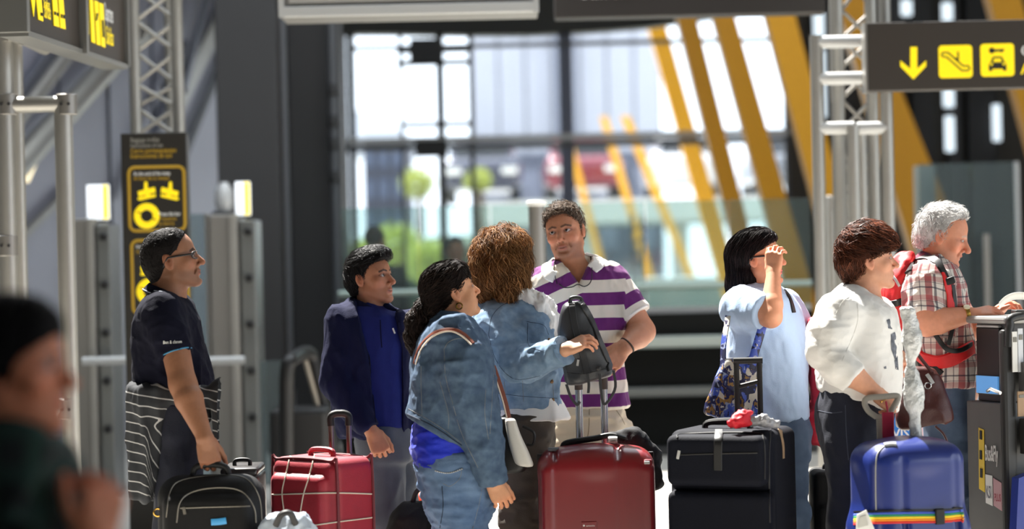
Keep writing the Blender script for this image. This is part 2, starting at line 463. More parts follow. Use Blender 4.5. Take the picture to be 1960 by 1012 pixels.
# header over the opening: flat on one side, rising in a curve on the other
hp = [P(x, y, DF) for x, y in ((640, 66), (760, 66), (900, 68), (1010, 68), (1130, 62), (1230, 54), (1330, 40), (1430, 26), (1530, 14))]
poly = hp+[np.array([hp[-1][0], DF-.0, 7]), np.array([hp[0][0], DF, 7])]
tag(MB().prism([p*[1, 0, 1]+[0, DF-.1, 0] for p in poly], (0, 1, 0), .4).build('trim_1', mat('header_black', srgb(44, 45, 42), .6)), kind='structure')

# facade window: frame, mullions, panes
wf = bpy.data.objects.new('window_1', None); COL.objects.link(wf); wf.location = (0, DF, 0); tag(wf, kind='structure')
def vbar(px, w, y0, y1, d, mt, nm='mullion', par=wf, t=.1):
    a, b = P(px, y0, d), P(px, y1, d); xm = P(px, 300, d)[0]
    return MB().box((xm, d, (a[2]+b[2])/2), (w/S(d), t, abs(a[2]-b[2]))).build(nm, mt, par)
def hbar(py, w, x0, x1, d, mt, nm='transom', par=wf, t=.1):
    a, b = P(x0, py, d), P(x1, py, d); zm = P((x0+x1)/2, py, d)[2]
    return MB().box(((a[0]+b[0])/2, d, zm), (abs(a[0]-b[0]), t, w/S(d))).build(nm, mt, par)
m_frame = mat('frame_grey', srgb(88, 90, 94), .5, .3)
for px, w, y0, y1, mt in ((676, 14, 60, 660, m_dark), (771, 7, 60, 660, m_frame), (846, 15, 60, 660, m_dark2), (905, 10, 60, 660, m_frame),
                          (1086, 26, 60, 660, mat('post_blue_grey', srgb(100, 106, 124), .5)), (1512, 20, 5, 660, m_frame)):
    vbar(px, w, y0, y1, DF+.1, mt)
for py, w, x0, x1, mt in ((84, 8, 664, 1512, m_frame), (98, 7, 760, 905, m_dark2), (120, 10, 760, 905, m_dark2), (238, 9, 771, 905, m_frame), (262, 12, 664, 1512, m_lightmetal), (276, 12, 664, 1512, m_frame)):
    hbar(py, w, x0, x1, DF+.05, mt)
vbar(820, 62, 74, 116, DF+.02, m_dark, 'door_track_box')
vb = vbar(826, 62, 268, 300, DF-.05, m_dark2, 'door_closer_box')
xs = [664, 771, 846, 905, 1086, 1300, 1512]
for a, b in zip(xs[:-1], xs[1:]):
    A, B = P(a, 300, DF)[0], P(b, 300, DF)[0]
    MB().box(((A+B)/2, DF+.18, 2.6), (B-A, .012, 5.2)).build('pane', m_pane, wf)

# columns beside the opening
def column(px, w, d, t, mt, label):
    c = thing('column', label, 'column', (P(px, 480, d)[0], d, 0))
    x = c.location[0]
    MB().box((x, d, 3.5), (w/S(d), t, 7.0), bev=.015).build('shaft', mt, c)
    return c
c1 = column(486, 118, 20, .5, mat('column_grey', srgb(52, 52, 53), .5, var=.05, vscale=2), 'wide dark grey square column beside the ticket gates')
MB().box((P(552, 480, 19.8)[0], 19.8, 3.5), (9/S(19.8), .06, 7.0)).build('reflection_strip', m_frame, c1)  # pale strip in place of a reflection beside the column
c2 = column(612, 98, 21, .5, m_dark, 'narrow black column at the edge of the bright window')
pp = P(640, 300, 20.6)
MB().tube([(pp[0], 20.6, 0), (pp[0], 20.6, 7)], .035, 12).build('drain_pipe', m_frame, c2, True)
for y in (172, 232, 275, 338):
    z = P(640, y, 20.6)[2]; MB().lathe((pp[0], 20.6, z-.05), [(.05, 0), (.055, .02), (.055, .08), (.05, .1)], 12).build('pipe_clamp', m_dark, c2, True)
# dark cabinet-like pier in front of the column, left of it
pr = thing('column', 'slim black pier between the gate glass and the grey column', 'column', (P(432, 500, 19)[0], 19, 0))
MB().box((pr.location[0], 19, .95), (44/S(19), .3, 1.9), bev=.02).build('shaft', m_dark2, pr)
q = P(430, 330, 19); MB().lathe((pr.location[0], 19, 1.9), [(.06, 0), (.075, .06), (.07, .16), (.03, .22)], 14).build('lamp_cap', m_lightmetal, pr, True)

# escalator side running up and away behind the left gate: a vertical flank with inclined tubes and bands
e0, e1 = P(-60, 480, 18.4)*[1, 1, 0], P(432, 480, 24.6)*[1, 1, 0]
en = np.array([(e1-e0)[1], -(e1-e0)[0], 0]); en /= np.linalg.norm(en); ed = (e1-e0)/np.linalg.norm(e1-e0)
def onE(px, py, off=0.):
    r = RAY(px, py); p0 = e0+en*off; t = ((p0-CAM)@en)/(r@en); return CAM+t*r
es = thing('escalator', 'grey steel escalator flank with inclined tubes rising behind the ticket gates', 'escalator', tuple(e0*[1, 1, 0]))
MB().prism([e0, e1, e1+[0, 0, 7], e0+[0, 0, 7]], -en, .15).build('flank_panel', mat('escalator_cladding', srgb(134, 134, 146), .42, .25, var=.05, vscale=1.5), es)
def band(p, q, w, mt, nm, off=.05, ext=.35, parent=None):
    a, b = onE(*p, off), onE(*q, off); d = (b-a)/np.linalg.norm(b-a); a = a-d*ext; b = b+d*ext
    u = np.cross(d, en); MB().box((a+b)/2, (np.linalg.norm(b-a), w, .04), [d, u, en], bev=.008).build(nm, mt, es if parent is None else parent)
def rail(p, q, r, mt, nm, off=.1, ext=.5):
    a, b = onE(*p, off), onE(*q, off); d = (b-a)/np.linalg.norm(b-a)
    MB().tube([a-d*ext, b+d*ext], r, 14).build(nm, mt, es, True)
m_esc = mat('escalator_dark', srgb(96, 98, 108), .4, .4)
rail((50, 300), (235, 95), .10, m_alu, 'handrail_tube', .16)
rail((45, 215), (150, 75), .06, m_alu2, 'handrail_tube', .12)
band((50, 345), (102, 225), .055, mat('lamp_strip', srgb(255, 238, 200), .5, emit=1.0), 'lamp_strip', .14, .0)
band((40, 180), (110, 80), .10, m_esc, 'skirt_band')
band((65, 430), (110, 385), .07, m_alu2, 'trim_band')
band((340, 200), (425, 30), .22, m_alu, 'trim_band', .06)
band((352, 300), (425, 120), .10, mat('escalator_charcoal', srgb(70, 72, 78), .5), 'skirt_band', .05)  # band in a plain darker grey
band((365, 120), (390, 20), .10, m_esc, 'skirt_band', .12)
rail((280, 300), (330, 150), .05, m_esc, 'handrail_tube', .1)
for px in (120, 215, 300):
    a = onE(px, 470, .01); MB().box((a[0], a[1], 3.5), (.012, .02, 7), [ed, en, [0, 0, 1]]).build('panel_joint', m_esc, es)

# ticket gates
def gate(name, x0, x1, ytop, ybot, d, disp, label):
    g = thing('ticket_gate', label, 'ticket gate', (P((x0+x1)/2, 700, d)[0], d, 0))
    zt = P((x0+x1)/2, ytop, d)[2]; A, B = P(x0, 650, d)[0], P(x1, 650, d)[0]; w = B-A
    MB().box((A+w*.31, d, zt/2), (w*.62, .5, zt), bev=.01).build('pillar', m_alu2, g)
    MB().box((A+w*.52, d-.26, zt/2), (w*.16, .03, zt), bev=.005).build('edge_profile', m_alu, g)
    MB().box((A+w*.83, d-.02, zt/2-.02), (w*.34, .44, zt-.04), bev=.01).build('side_panel', mat('gate_panel', srgb(120, 122, 120), .35, .5), g)
    for k in range(5):
        z = zt-.12-.315*k
        MB().lathe((A+w*.85, d-.25, z), [(.028, -.0), (.028, .02), (.02, .03)], 14, [[1, 0, 0], [0, 0, 1], [0, -1, 0]]).build('bolt', m_black, g, True)
    a, b = P(disp[0], disp[2], d-.1), P(disp[1], disp[3], d-.1); c = (a+b)/2; sz = np.abs(b-a)
    s_ = MB().box((c[0], d-.1, c[2]), (sz[0], .03, sz[2]), bev=.006).build('display', mat('display_white', srgb(235, 240, 245), .4, emit=1.1), g)
    MB().box((b[0]-.022, d-.119, c[2]), (.035, .008, sz[2]*.96)).build('display_strip', mat('display_yellow', srgb(250, 225, 70), .4, emit=1.1), s_)
    MB().box((c[0], d-.06, zt+.01), (sz[0]*.5, .03, .06)).build('display_foot', m_dark, s_)
    return g
g1 = gate('g', 150, 226, 419, 925, 16.6, (166, 210, 354, 420), 'steel ticket gate with a lit display between the pole and black totem')
g2 = gate('g', 413, 500, 411, 900, 17.2, (450, 480, 348, 412), 'steel ticket gate with a lit display beside the grey column')
for (xa, xb, d, g) in ((158, 252, 16.1, g1), (392, 468, 16.3, g2)):
    a, b = P(xa, 690, d), P(xb, 690, d); z = (a[2]+b[2])/2
    MB().tube([(a[0], d, z), (b[0], d, z)], .028, 14).build('push_bar', m_lightmetal, g, True)
gp = thing('glass_screen', 'clear glass screen between the totem and the steel gate', 'glass screen', (P(382, 800, 17)[0], 17, 0))
MB().box((P(378, 600, 17)[0], 17, .95), (40/S(17), .012, 1.8), bev=.002).build('pane', m_glass2, gp)
MB().box((P(400, 600, 17)[0], 17, .95), (6/S(17), .05, 1.8)).build('post', m_alu2, gp)
gs2 = thing('glass_screen', 'low smoky glass screen standing beside the steel gate and grey column', 'glass screen', (P(520, 800, 17)[0], 17, 0))
MB().box((P(522, 800, 17)[0], 17, .42), (44/S(17), .012, .84), bev=.002).build('pane', m_glass2, gs2)

# low dark counter wall with pale ledges and the green glass screen above it
D1 = 18.8
xa, xb = P(650, 700, D1)[0], P(1560, 700, D1)[0]
lw = thing('barrier_wall', 'black barrier wall with pale metal ledges under the glass screen', 'barrier', ((xa+xb)/2, D1, 0))
z6 = P(1280, 600, D1)[2]
MB().box(((xa+xb)/2, D1+.2, z6/2), (xb-xa, .4, z6)).build('plinth', mat('plinth_black', srgb(15, 16, 15), .75, var=.1, vscale=2, spec=.15), lw)
for y, h, mt in ((653, 22, mat('ledge_green_grey', srgb(150, 160, 156), .35, .5)), (748, 18, mat('ledge_dark_grey', srgb(92, 95, 94), .4, .4)), (862, 16, m_dark)):
    z = P(1280, y, D1)[2]; MB().box(((xa+xb)/2, D1-.06, z), (xb-xa, .14, h/S(D1)), bev=.01).build('ledge', mt, lw)
gsn = thing('glass_balustrade', 'tall green tinted glass screen on the black barrier wall', 'glass screen', ((xa+xb)/2, D1+.2, z6))
zt = P(1280, 384, D1)[2]
cuts = [650, 800, 940, 1090, 1240, 1400, 1560]
for a, b in zip(cuts[:-1], cuts[1:]):
    A, B = P(a, 500, D1)[0], P(b, 500, D1)[0]
    MB().box(((A+B)/2, D1+.2, (z6+zt)/2), (B-A-.012, .02, zt-z6), bev=.004).build('pane', m_glass, gsn)
MB().box(((xa+xb)/2, D1+.2, z6+.02), (xb-xa, .08, .05)).build('base_rail', m_lightmetal, gsn)
hb = [P(x, 548, D1-.0)[2] for x in (1280,)][0]
MB().tube([(xa, D1+.08, hb), (xb, D1+.08, hb)], .025, 10).build('hand_rail', mat('rail_green_grey', srgb(140, 156, 150), .35, .5), gsn, True)

# round post with a white cap
bp_ = P(1027, 384, 14.2)
bo = thing('bollard', 'round steel post with a pale cap behind the curly haired woman', 'post', (bp_[0], 14.2, 0))
MB().lathe((bp_[0], 14.2, 0), [(.07, 0), (.07, .02), (.048, .03), (.048, bp_[2]-.03)], 24).build('post', m_alu2, bo, True)
MB().lathe((bp_[0], 14.2, bp_[2]-.03), [(.05, 0), (.057, .006), (.057, .022), (.05, .03), (.02, .032)], 24).build('cap', m_white, bo, True)

# yellow leaning struts
def strut(lt, lb, rt, rb, d, label, ztop=6.95, mt=None):
    """edges given by two pixels each; run from the floor to the roof"""
    def edge(p, q, z):
        a, b = P(*p, d), P(*q, d); t = (z-a[2])/(b[2]-a[2]); return a+(b-a)*t
    pts = [edge(lt, lb, 0), edge(rt, rb, 0), edge(rt, rb, ztop), edge(lt, lb, ztop)]
    s_ = MB().prism([p*[1, 0, 1]+[0, d, 0] for p in pts], (0, 1, 0), .28).build('leaning_strut', mt or m_strut)
    return tag(s_, label, 'strut', 'yellow leaning roof struts')
strut((1300, 50), (1395, 430), (1337, 50), (1432, 430), 26.0, 'slimmer of the two yellow struts leaning across the bright window')
strut((1370, 50), (1470, 420), (1412, 50), (1512, 400), 25.0, 'broader of the two yellow struts leaning across the bright window')
strut((1466, 30), (1556, 374), (1522, 30), (1612, 374), 24.0, 'wide yellow leaning strut beside the truss tower')
strut((1600, 0), (1700, 330), (1655, 0), (1779, 307), 25.5, 'ochre leaning strut behind the truss tower')
strut((1893, 0), (1985, 330), (1955, 0), (2050, 330), 25.0, 'ochre leaning strut above the hanging direction sign')
st = strut((1243, 60), (1335, 385), (1278, 60), (1370, 385), 33.0, 'bright sunlit yellow strut standing outside the window', 6.0)

for k_, (a_, b_, w_) in enumerate((((1082, 262), (1118, 400), 12), ((1160, 262), (1200, 400), 14), ((1205, 262), (1262, 400), 16))):
    strut(a_, b_, (a_[0]+w_, a_[1]), (b_[0]+w_, b_[1]), 50.0, ('slim distant yellow strut outside behind the striped man', 'middle distant yellow strut outside on the parking deck', 'broad distant yellow strut outside by the deck edge')[k_], 4.2)
# right-hand background: dark mullioned wall, glass booth
rb_ = thing('glass_booth', 'glass booth with pale edge strip against the dark wall', 'glass booth', (P(1850, 600, 21)[0], 21, 0))
for a, b in ((1758, 1860), (1860, 1950)):
    A, B = P(a, 400, 21)[0], P(b, 400, 21)[0]; zt_ = P(1850, 312, 21)[2]
    MB().box(((A+B)/2, 21, zt_/2), (B-A-.01, .02, zt_), bev=.004).build('pane', m_glass2, rb_)
A, B = P(1760, 400, 20.9)[0], P(1800, 400, 20.9)[0]
MB().box(((A+B)/2, 21.15, zt_/2), (B-A, .05, zt_-.02)).build('frosted_strip', mat('frosted', srgb(176, 178, 168), .7), rb_)
MB().box((P(1946, 400, 21)[0], 20.98, zt_/2), (.03, .06, zt_)).build('post', m_lightmetal, rb_)
MB().box((P(1868, 560, 21)[0], 21.3, .75), (.5, .5, 1.5), bev=.02).build('cabinet', m_dark2, rb_)
MB().box((P(1890, 560, 20.9)[0], 20.9, .8), (.05, .05, 1.6)).build('post', m_alu2, rb_)
for px, w, mt in ((1590, 26, m_dark2), (1640, 30, m_dark), (1735, 46, m_dark), (1790, 40, m_dark2), (1852, 26, m_dark), (1905, 54, m_dark2)):
    x = P(px, 300, 28)[0]; MB().box((x, 28.9, 3.5), (w/S(28), .3, 6.9)).build('pilaster', mt, wr)
m_slit = glass('slit_glass', (.9, .97, 1.0), .03)
sl_w = bpy.data.objects.new('window_2', None); COL.objects.link(sl_w); sl_w.location = (P(1818, 200, 28)[0], 28.7, 0); tag(sl_w, kind='structure')
for px, w, y0, y1 in ((1567, 22, 5, 70), (1735, 22, 0, 30), (1813, 22, 5, 40), (1816, 22, 165, 205), (1818, 20, 222, 290), (1908, 18, 200, 270), (1576, 12, 95, 225)):
    a, b = P(px-w/2, y0, 28.6), P(px+w/2, y1, 28.6)
    MB().box(((a[0]+b[0])/2, 28.62, (a[2]+b[2])/2), (abs(b[0]-a[0]), .03, abs(a[2]-b[2])), bev=.02).build('pane', mat('daylight_slit', srgb(225, 240, 250), .4, emit=1.2), sl_w)  # slit panes emit a glow in place of daylight from behind
# grey cabinet and posts behind the woman in white
cb = thing('kiosk_cabinet', 'pale grey metal cabinet behind the truss tower', 'cabinet', (P(1600, 600, 17)[0], 17, 0))
A, B = P(1578, 500, 17)[0], P(1622, 500, 17)[0]; zc = P(1600, 375, 17)[2]
MB().box(((A+B)/2, 17, zc/2), (B-A, .5, zc), bev=.01).build('body', m_alu2, cb)
MB().box(((A+B)/2, 16.74, zc-.35), (B-A-.06, .02, .5), bev=.005).build('door', m_lightmetal, cb)

# ------------------------------------------------------------------ truss towers
def tubeline(pts, r, mt, nm, par, seg=14): return MB().tube(pts, r, seg).build(nm, mt, par, True)
# right tower
DT = 14.0
tw = thing('truss_tower', 'aluminium truss tower carrying the brown direction sign', 'truss', (P(1630, 800, DT)[0], DT, 0))
def vert(px, py, d, r, par, y0=None, y1=None, nm='upright'):
    x = P(px, py, d)[0]; z1 = 4.2 if y0 is None else P(px, y0, d)[2]; z0 = 0 if y1 is None else P(px, y1, d)[2]
    return tubeline([(x, d, z0), (x, d, z1)], r, m_alu, nm, par)
vert(1569, 400, DT, .036, tw, 68); vert(1606, 300, DT+.4, .04, tw); vert(1636, 420, DT-.05, .036, tw, 240)
vert(1652, 420, DT+.3, .03, tw, 240); vert(1672, 300, DT+.4, .035, tw); vert(1701, 400, DT, .036, tw)
for y, xa_, xb_ in ((80, 1565, 1668), (150, 1565, 1664), (245, 1565, 1634), (245, 1640, 1700)):
    a, b = P(xa_, y, DT), P(xb_, y, DT); z = (a[2]+b[2])/2
    tubeline([(a[0], DT, z), (b[0], DT, z)], .036, m_lightmetal, 'cross_bar', tw)
zz = [(-60), 20, 75, 130, 190, 250, 310, 370, 430, 490, 550]
for i in range(len(zz)-1):
    for s_ in (0, 1):
        xa_, xb_ = (1610, 1670) if (i+s_) % 2 == 0 else (1670, 1610)
        a, b = P(xa_, zz[i], DT+.4), P(xb_, zz[i+1], DT+.4); tubeline([a*[1, 0, 1]+[0, DT+.4, 0], b*[1, 0, 1]+[0, DT+.4, 0]], .011, m_alu2, 'diagonal', tw, 8)
# left near tower
DL = 12.0
lt = thing('truss_gantry', 'aluminium tube frame holding the departures sign', 'truss', (P(80, 800, DL)[0], DL, 0))
vert(14, 400, DL, .046, lt); vert(37, 400, DL+.25, .034, lt); vert(128, 500, DL, .044, lt, 190)
for y, xa_, xb_ in ((200, 20, 130), (782, 90, 140)):
    a, b = P(xa_, y, DL), P(xb_, y, DL); z = (a[2]+b[2])/2; tubeline([(a[0], DL, z), (b[0], DL, z)], .04, m_alu, 'cross_bar', lt)
for px, py in ((18, 200), (128, 200), (143, 782), (14, 470)):
    a = P(px, py, DL); x_ = P(14 if px < 30 else 128, py, DL)[0]
    MB().lathe((x_, DL, a[2]-.05), [(.047, 0), (.051, .004), (.051, .096), (.047, .1)], 18).build('clamp', m_alu2, lt, True)
    for k in (-.03, .03): MB().lathe((x_+k*.6, DL-.052, a[2]), [(.008, 0), (.008, .006)], 8, [[1, 0, 0], [0, 0, 1], [0, -1, 0]]).build('screw', m_dark, lt)
a, b = P(45, 72, DL-.2), P(85, 92, DL+.5); tubeline([a, b], .035, m_alu, 'cross_bar', lt)
a, b = P(10, 60, DL-.1), P(40, 66, DL+.2); tubeline([a, b], .045, m_alu, 'cross_bar', lt)
# middle tower behind the totem
DM = 14.6
mt_ = thing('truss_tower', 'aluminium lattice truss tower behind the black instruction totem', 'truss', (P(300, 800, DM)[0], DM, 0))
vert(258, 120, DM, .034, mt_); vert(340, 120, DM, .036, mt_); vert(325, 120, DM+.3, .03, mt_)
zz = [-80, -20, 40, 100, 160, 205, 260, 330]
for i in range(len(zz)-1):
    for s_ in (0, 1):
        xa_, xb_ = (260, 338) if (i+s_) % 2 == 0 else (338, 260)
        dd = DM+.02*s_
        a, b = P(xa_, zz[i], dd), P(xb_, zz[i+1], dd); tubeline([a*[1, 0, 1]+[0, dd, 0], b*[1, 0, 1]+[0, dd, 0]], .012, m_alu, 'diagonal', mt_, 8)

# ------------------------------------------------------------------ signs
XU, ZU, YN = np.array([1., 0, 0]), np.array([0, 0, 1.]), np.array([0, -1., 0])
def plate(poly2, o, u, v, n, mt, nm, par, t=.004):
    """flat printed piece: 2D polygon on plane (o,u,v)"""
    return MB().prism([np.asarray(o)+p[0]*np.asarray(u)+p[1]*np.asarray(v) for p in poly2], n, t).build(nm, mt, par)
def rrect(x0, y0, x1, y1, r, n=4):
    out = []
    for cx, cy, a0 in ((x1-r, y1-r, 0), (x0+r, y1-r, 90), (x0+r, y0+r, 180), (x1-r, y0+r, 270)):
        for i in range(n+1):
            a = math.radians(a0+90*i/n); out.append((cx+r*math.cos(a), cy+r*math.sin(a)))
    return out
DS = 13.75
sg0, sg1 = P(1661, 175, DS), P(1661, 44, DS)
zb, zh = sg0[2], sg1[2]-sg0[2]; k = 1/S(DS)
rs = thing('direction_sign', 'brown hanging sign with yellow arrow, escalator and car rental symbols', 'sign', (sg0[0]+.7, DS, zb))
W_ = 2.1
MB().box((sg0[0]+W_/2, DS+.06, zb+zh/2), (W_, .12, zh), bev=.006).build('panel', m_brown, rs)
MB().box((sg0[0]-.006, DS+.06, zb+zh/2), (.014, .13, zh+.01)).build('end_cap', m_alu2, rs)
O = np.array([sg0[0], DS, zb])
def pk(x, y):  # sign-plane coordinates of a pixel
    p = P(x, y, DS); return (p[0]-O[0], p[2]-O[2])
arrow = [(1742, 90), (1755, 90), (1755, 132), (1772, 116), (1772, 127), (1748, 152), (1723, 127), (1723, 116), (1742, 132)]
plate([pk(*p) for p in arrow], O, XU, ZU, YN, m_yel, 'arrow_symbol', rs)
def icon(x0, y0, x1, y1):
    a, b = pk(x0, y1), pk(x1, y0); return plate(rrect(a[0], a[1], b[0], b[1], .02), O, XU, ZU, YN, m_yel, 'symbol_tile', rs), a, (b[0]-a[0], b[1]-a[1])
O2 = O+YN*.004
tile_, a, sz = icon(1797, 86, 1860, 150)
def loopline(pts2, a, sz, r, par, closed=False):
    pts = [O2+XU*(a[0]+x*sz[0])+ZU*(a[1]+y*sz[1]) for x, y in pts2]
    return MB().tube(pts, .0, 6, flat=(YN, .0025, r), closed=closed).build('symbol', m_ink, par)
loopline([(.12, .78), (.28, .78), (.72, .36), (.88, .36), (.92, .28), (.86, .22), (.68, .22), (.24, .64), (.12, .66), (.08, .72)], a, sz, .0045, tile_, True)
loopline([(.5, .62), (.58, .54), (.58, .8)], a, sz, .005, tile_)
tile_, a, sz = icon(1877, 83, 1940, 147)
loopline([(.3, .78), (.7, .8)], a, sz, .007, tile_); loopline([(.62, .8), (.62, .73)], a, sz, .006, tile_)
plate([(a[0]+sz[0]*(.34+.09*math.cos(t)), a[1]+sz[1]*(.79+.09*math.sin(t))) for t in np.linspace(0, 6.28, 13)[:-1]], O2, XU, ZU, YN, m_ink, 'symbol', tile_, .003)
car = [(.24, .28), (.34, .28), (.34, .34), (.66, .34), (.66, .28), (.76, .28), (.76, .46), (.7, .56), (.66, .62), (.6, .62), (.64, .54), (.36, .54), (.4, .62), (.34, .62), (.3, .56), (.24, .46)]
plate([(a[0]+x*sz[0], a[1]+y*sz[1]-.02) for x, y in car], O2, XU, ZU, YN, m_ink, 'symbol', tile_, .003)
loopline([(.34, .5), (.38, .58), (.62, .58), (.66, .5)], a, sz, .005, tile_)
for x in (.32, .68):
    plate([(a[0]+sz[0]*(x+.04*math.cos(t)), a[1]+sz[1]*(.37+.04*math.sin(t))) for t in np.linspace(0, 6.28, 9)[:-1]], O2+YN*.003, XU, ZU, YN, m_yel, 'symbol', tile_, .002)
p = pk(1953, 107); text_on('lettering', 'Car rental', O2+XU*p[0]+ZU*p[1], XU, ZU, .06, m_white, rs, bold=.01)
p = pk(1953, 142); text_on('lettering', 'Alquiler de coches', O2+XU*p[0]+ZU*p[1], XU, ZU, .06, m_yel, rs, bold=.01)

# left sign: runs almost along the line of sight
sa, sb = P(48, 58, 11.0), P(240, 124, 13.05); zb = (sa[2]+sb[2])/2
sa[2] = sb[2] = zb; u = sb-sa; LN = np.linalg.norm(u); u /= LN; nn = np.array([u[1], -u[0], 0.])
ls = thing('direction_sign', 'grey-edged departures sign seen at a sharp angle on the tube frame', 'sign', ((sa[0]+sb[0])/2, (sa[1]+sb[1])/2, zb))
AX = [u, -nn, ZU]
MB().box((sa+sb)/2-nn*.05+ZU*.35, (LN, .10, .7), AX, bev=.004).build('panel', m_brown, ls)
MB().box(sa-u*.01-nn*.05+ZU*.35, (.05, .14, .72), AX, bev=.004).build('end_cap', mat('sign_edge', srgb(120, 120, 116), .4, .3), ls)
MB().box(sb+u*.01-nn*.05+ZU*.35, (.03, .14, .72), AX).build('end_cap', MATS['sign_edge'], ls)
MB().box((sa+sb)/2-nn*.05-ZU*.012, (LN, .13, .024), AX).build('bottom_rail', MATS['sign_edge'], ls)
def onL(px, py):
    r = RAY(px, py); t = ((sa-CAM)@nn)/(r@nn); q = CAM+t*r-sa; return (q@u, q[2])
tdiv = onL(155, 95)[0]
MB().box(sa+u*tdiv+nn*.01+ZU*.34, (.05, .05, .72), AX).build('divider', MATS['sign_edge'], ls)
def lplate(pts, mt, nm='symbol', lift=.002): return plate([onL(*p) for p in pts], sa+nn*lift, u, ZU, nn, mt, nm, ls, .003)
lplate([(57, -8), (66, -6), (63, 32)], m_yel, 'arrow_symbol')
lplate([(67, -10), (77, -8), (81, 41), (72, 37)], m_yel)
lplate([(75, 24), (79, 25), (79, 31), (75, 30)], m_ink, lift=.006)
lplate([(98, -10), (107, -8), (112, 52), (102, 49)], m_yel); lplate([(110, -8), (119, -6), (124, 56), (114, 53)], m_yel)
lplate([(101, 22), (104, 23), (104, 29), (101, 28)], m_ink, lift=.006); lplate([(106, 24), (109, 25), (109, 31), (106, 30)], m_ink, lift=.006)
lplate([(114, 27), (116, 28), (116, 35), (114, 34)], m_ink, lift=.006); lplate([(118, 28), (121, 29), (121, 36), (118, 35)], m_ink, lift=.006)
lplate([(162, 4), (167, 5), (169, 66), (165, 60), (163, 20)], m_yel, 'arrow_symbol'); lplate([(170, -5), (176, -3), (181, 83), (174, 80)], m_yel)
lplate([(179, 1), (186, 3), (191, 87), (184, 85)], m_yel); lplate([(188, 5), (196, 8), (200, 91), (193, 88)], m_yel)
lplate([(192, 38), (195, 39), (197, 72), (194, 71)], m_ink, lift=.006); lplate([(182, 25), (185, 26), (183, 40), (181, 39)], m_ink, lift=.006)
def ltext(t, x0, y0, x1, h, mt):
    a, b = onL(x0, y0), onL(x1, y0+(x1-x0)*.35)
    text_on('lettering', t, sa+u*a[0]+ZU*a[1]+nn*.004, u, ZU, h, mt, ls, width=b[0]-a[0], bold=.012)
ltext('Salidas', 83, 33, 96, .07, m_yel); ltext('Salas', 82, 15, 94, .05, m_yel)
ltext('Departures', 199, 38, 215, .09, m_white); ltext('Salidas', 202, 83, 216, .09, m_yel)

# instruction totem
DO = 14.1
tA, tB = P(236, 500, DO), P(362, 500, DO); zt_ = P(300, 254, DO)[2]; cx = (tA[0]+tB[0])/2; wT = tB[0]-tA[0]
to = thing('instruction_totem', 'tall black totem with yellow baggage trolley instructions', 'sign', (cx, DO, 0))
MB().box((cx, DO+.06, zt_/2), (wT, .12, zt_), bev=.006).build('panel', mat('totem_black', srgb(30, 27, 22), .45), to)
OT = np.array([cx-wT/2, DO, 0])
def pt(x, y): q = P(x, y, DO); return (q[0]-OT[0], q[2])
def tl(t, x, y, x1, h, mt): 
    a, b = pt(x, y), pt(x1, y); text_on('lettering', t, OT+XU*a[0]+ZU*a[1]+YN*.004, XU, ZU, h, mt, to, width=b[0]-a[0], bold=.012)
m_grey = mat('grey_print', srgb(130, 128, 120), .6)
tl('Baggage trolley', 250, 272, 306, .026, m_grey); tl('Instructions of use', 250, 283, 312, .026, m_grey)
tl('Carro portaequipajes', 250, 293, 338, .026, m_yeld); tl('Instrucciones de uso', 250, 303, 330, .026, m_yeld)
def ring(x0, y0, x1, y1):
    a, b = pt(x0, y1), pt(x1, y0); r2 = rrect(a[0], a[1], b[0], b[1], .035, 5)
    MB().tube([OT+XU*x+ZU*y+YN*.004 for x, y in r2], 0, 6, flat=(YN, .003, .0085), closed=True).build('frame_line', m_yeld, to)
ring(249, 318, 352, 442); ring(255, 458, 358, 600)
def trolley(x, y, s_, fl=1):
    P2 = lambda pts: [(lambda q: (q[0], q[1]))(pt(x+fl*px*s_, y+py*s_)) for px, py in pts]
    plate(P2([(-20, -2), (18, -12), (20, 0), (-18, 10)]), OT, XU, ZU, YN, m_yel, 'symbol', to)
    plate(P2([(-20, 12), (20, 4), (20, 10), (-14, 18), (-20, 17)]), OT, XU, ZU, YN, m_yel, 'symbol', to)
    plate(P2([(-5, -24), (1, -24), (3, -4), (8, 8), (0, 10), (-6, 2)]), OT, XU, ZU, YN*1.3, m_yel, 'symbol', to)
trolley(281, 368, .85); trolley(325, 368, .85, -1); trolley(286, 512, .85)
def wheel(x, y, r):
    c = pt(x, y); k = 1/S(DO)
    pts = [OT+XU*(c[0]+r*k*math.cos(t))+ZU*(c[1]+r*k*math.sin(t))+YN*.004 for t in np.linspace(0, 2*math.pi, 25)[:-1]]
    MB().tube(pts, 0, 6, flat=(YN, .003, r*.36*k), closed=True).build('symbol', m_yel, to)
    MB().box(OT+XU*c[0]+ZU*c[1]+YN*.009, (r*2.2*k, .003, .006), [[.9, 0, -.42], [0, 1, 0], [.42, 0, .9]]).build('symbol', m_ink, to)
wheel(281, 413, 18); wheel(287, 558, 19)
tl('At the end of the ramp', 256, 336, 326, .022, m_white); tl('Al final de la rampa', 256, 345, 324, .022, m_yeld)
tl('Press the bar', 304, 413, 346, .022, m_white); tl('Presione', 304, 422, 338, .022, m_yeld); tl('la barra', 304, 431, 334, .022, m_yeld)
tl('Press the bar', 261, 476, 300, .022, m_white); tl('Presione', 261, 486, 290, .022, m_yeld)

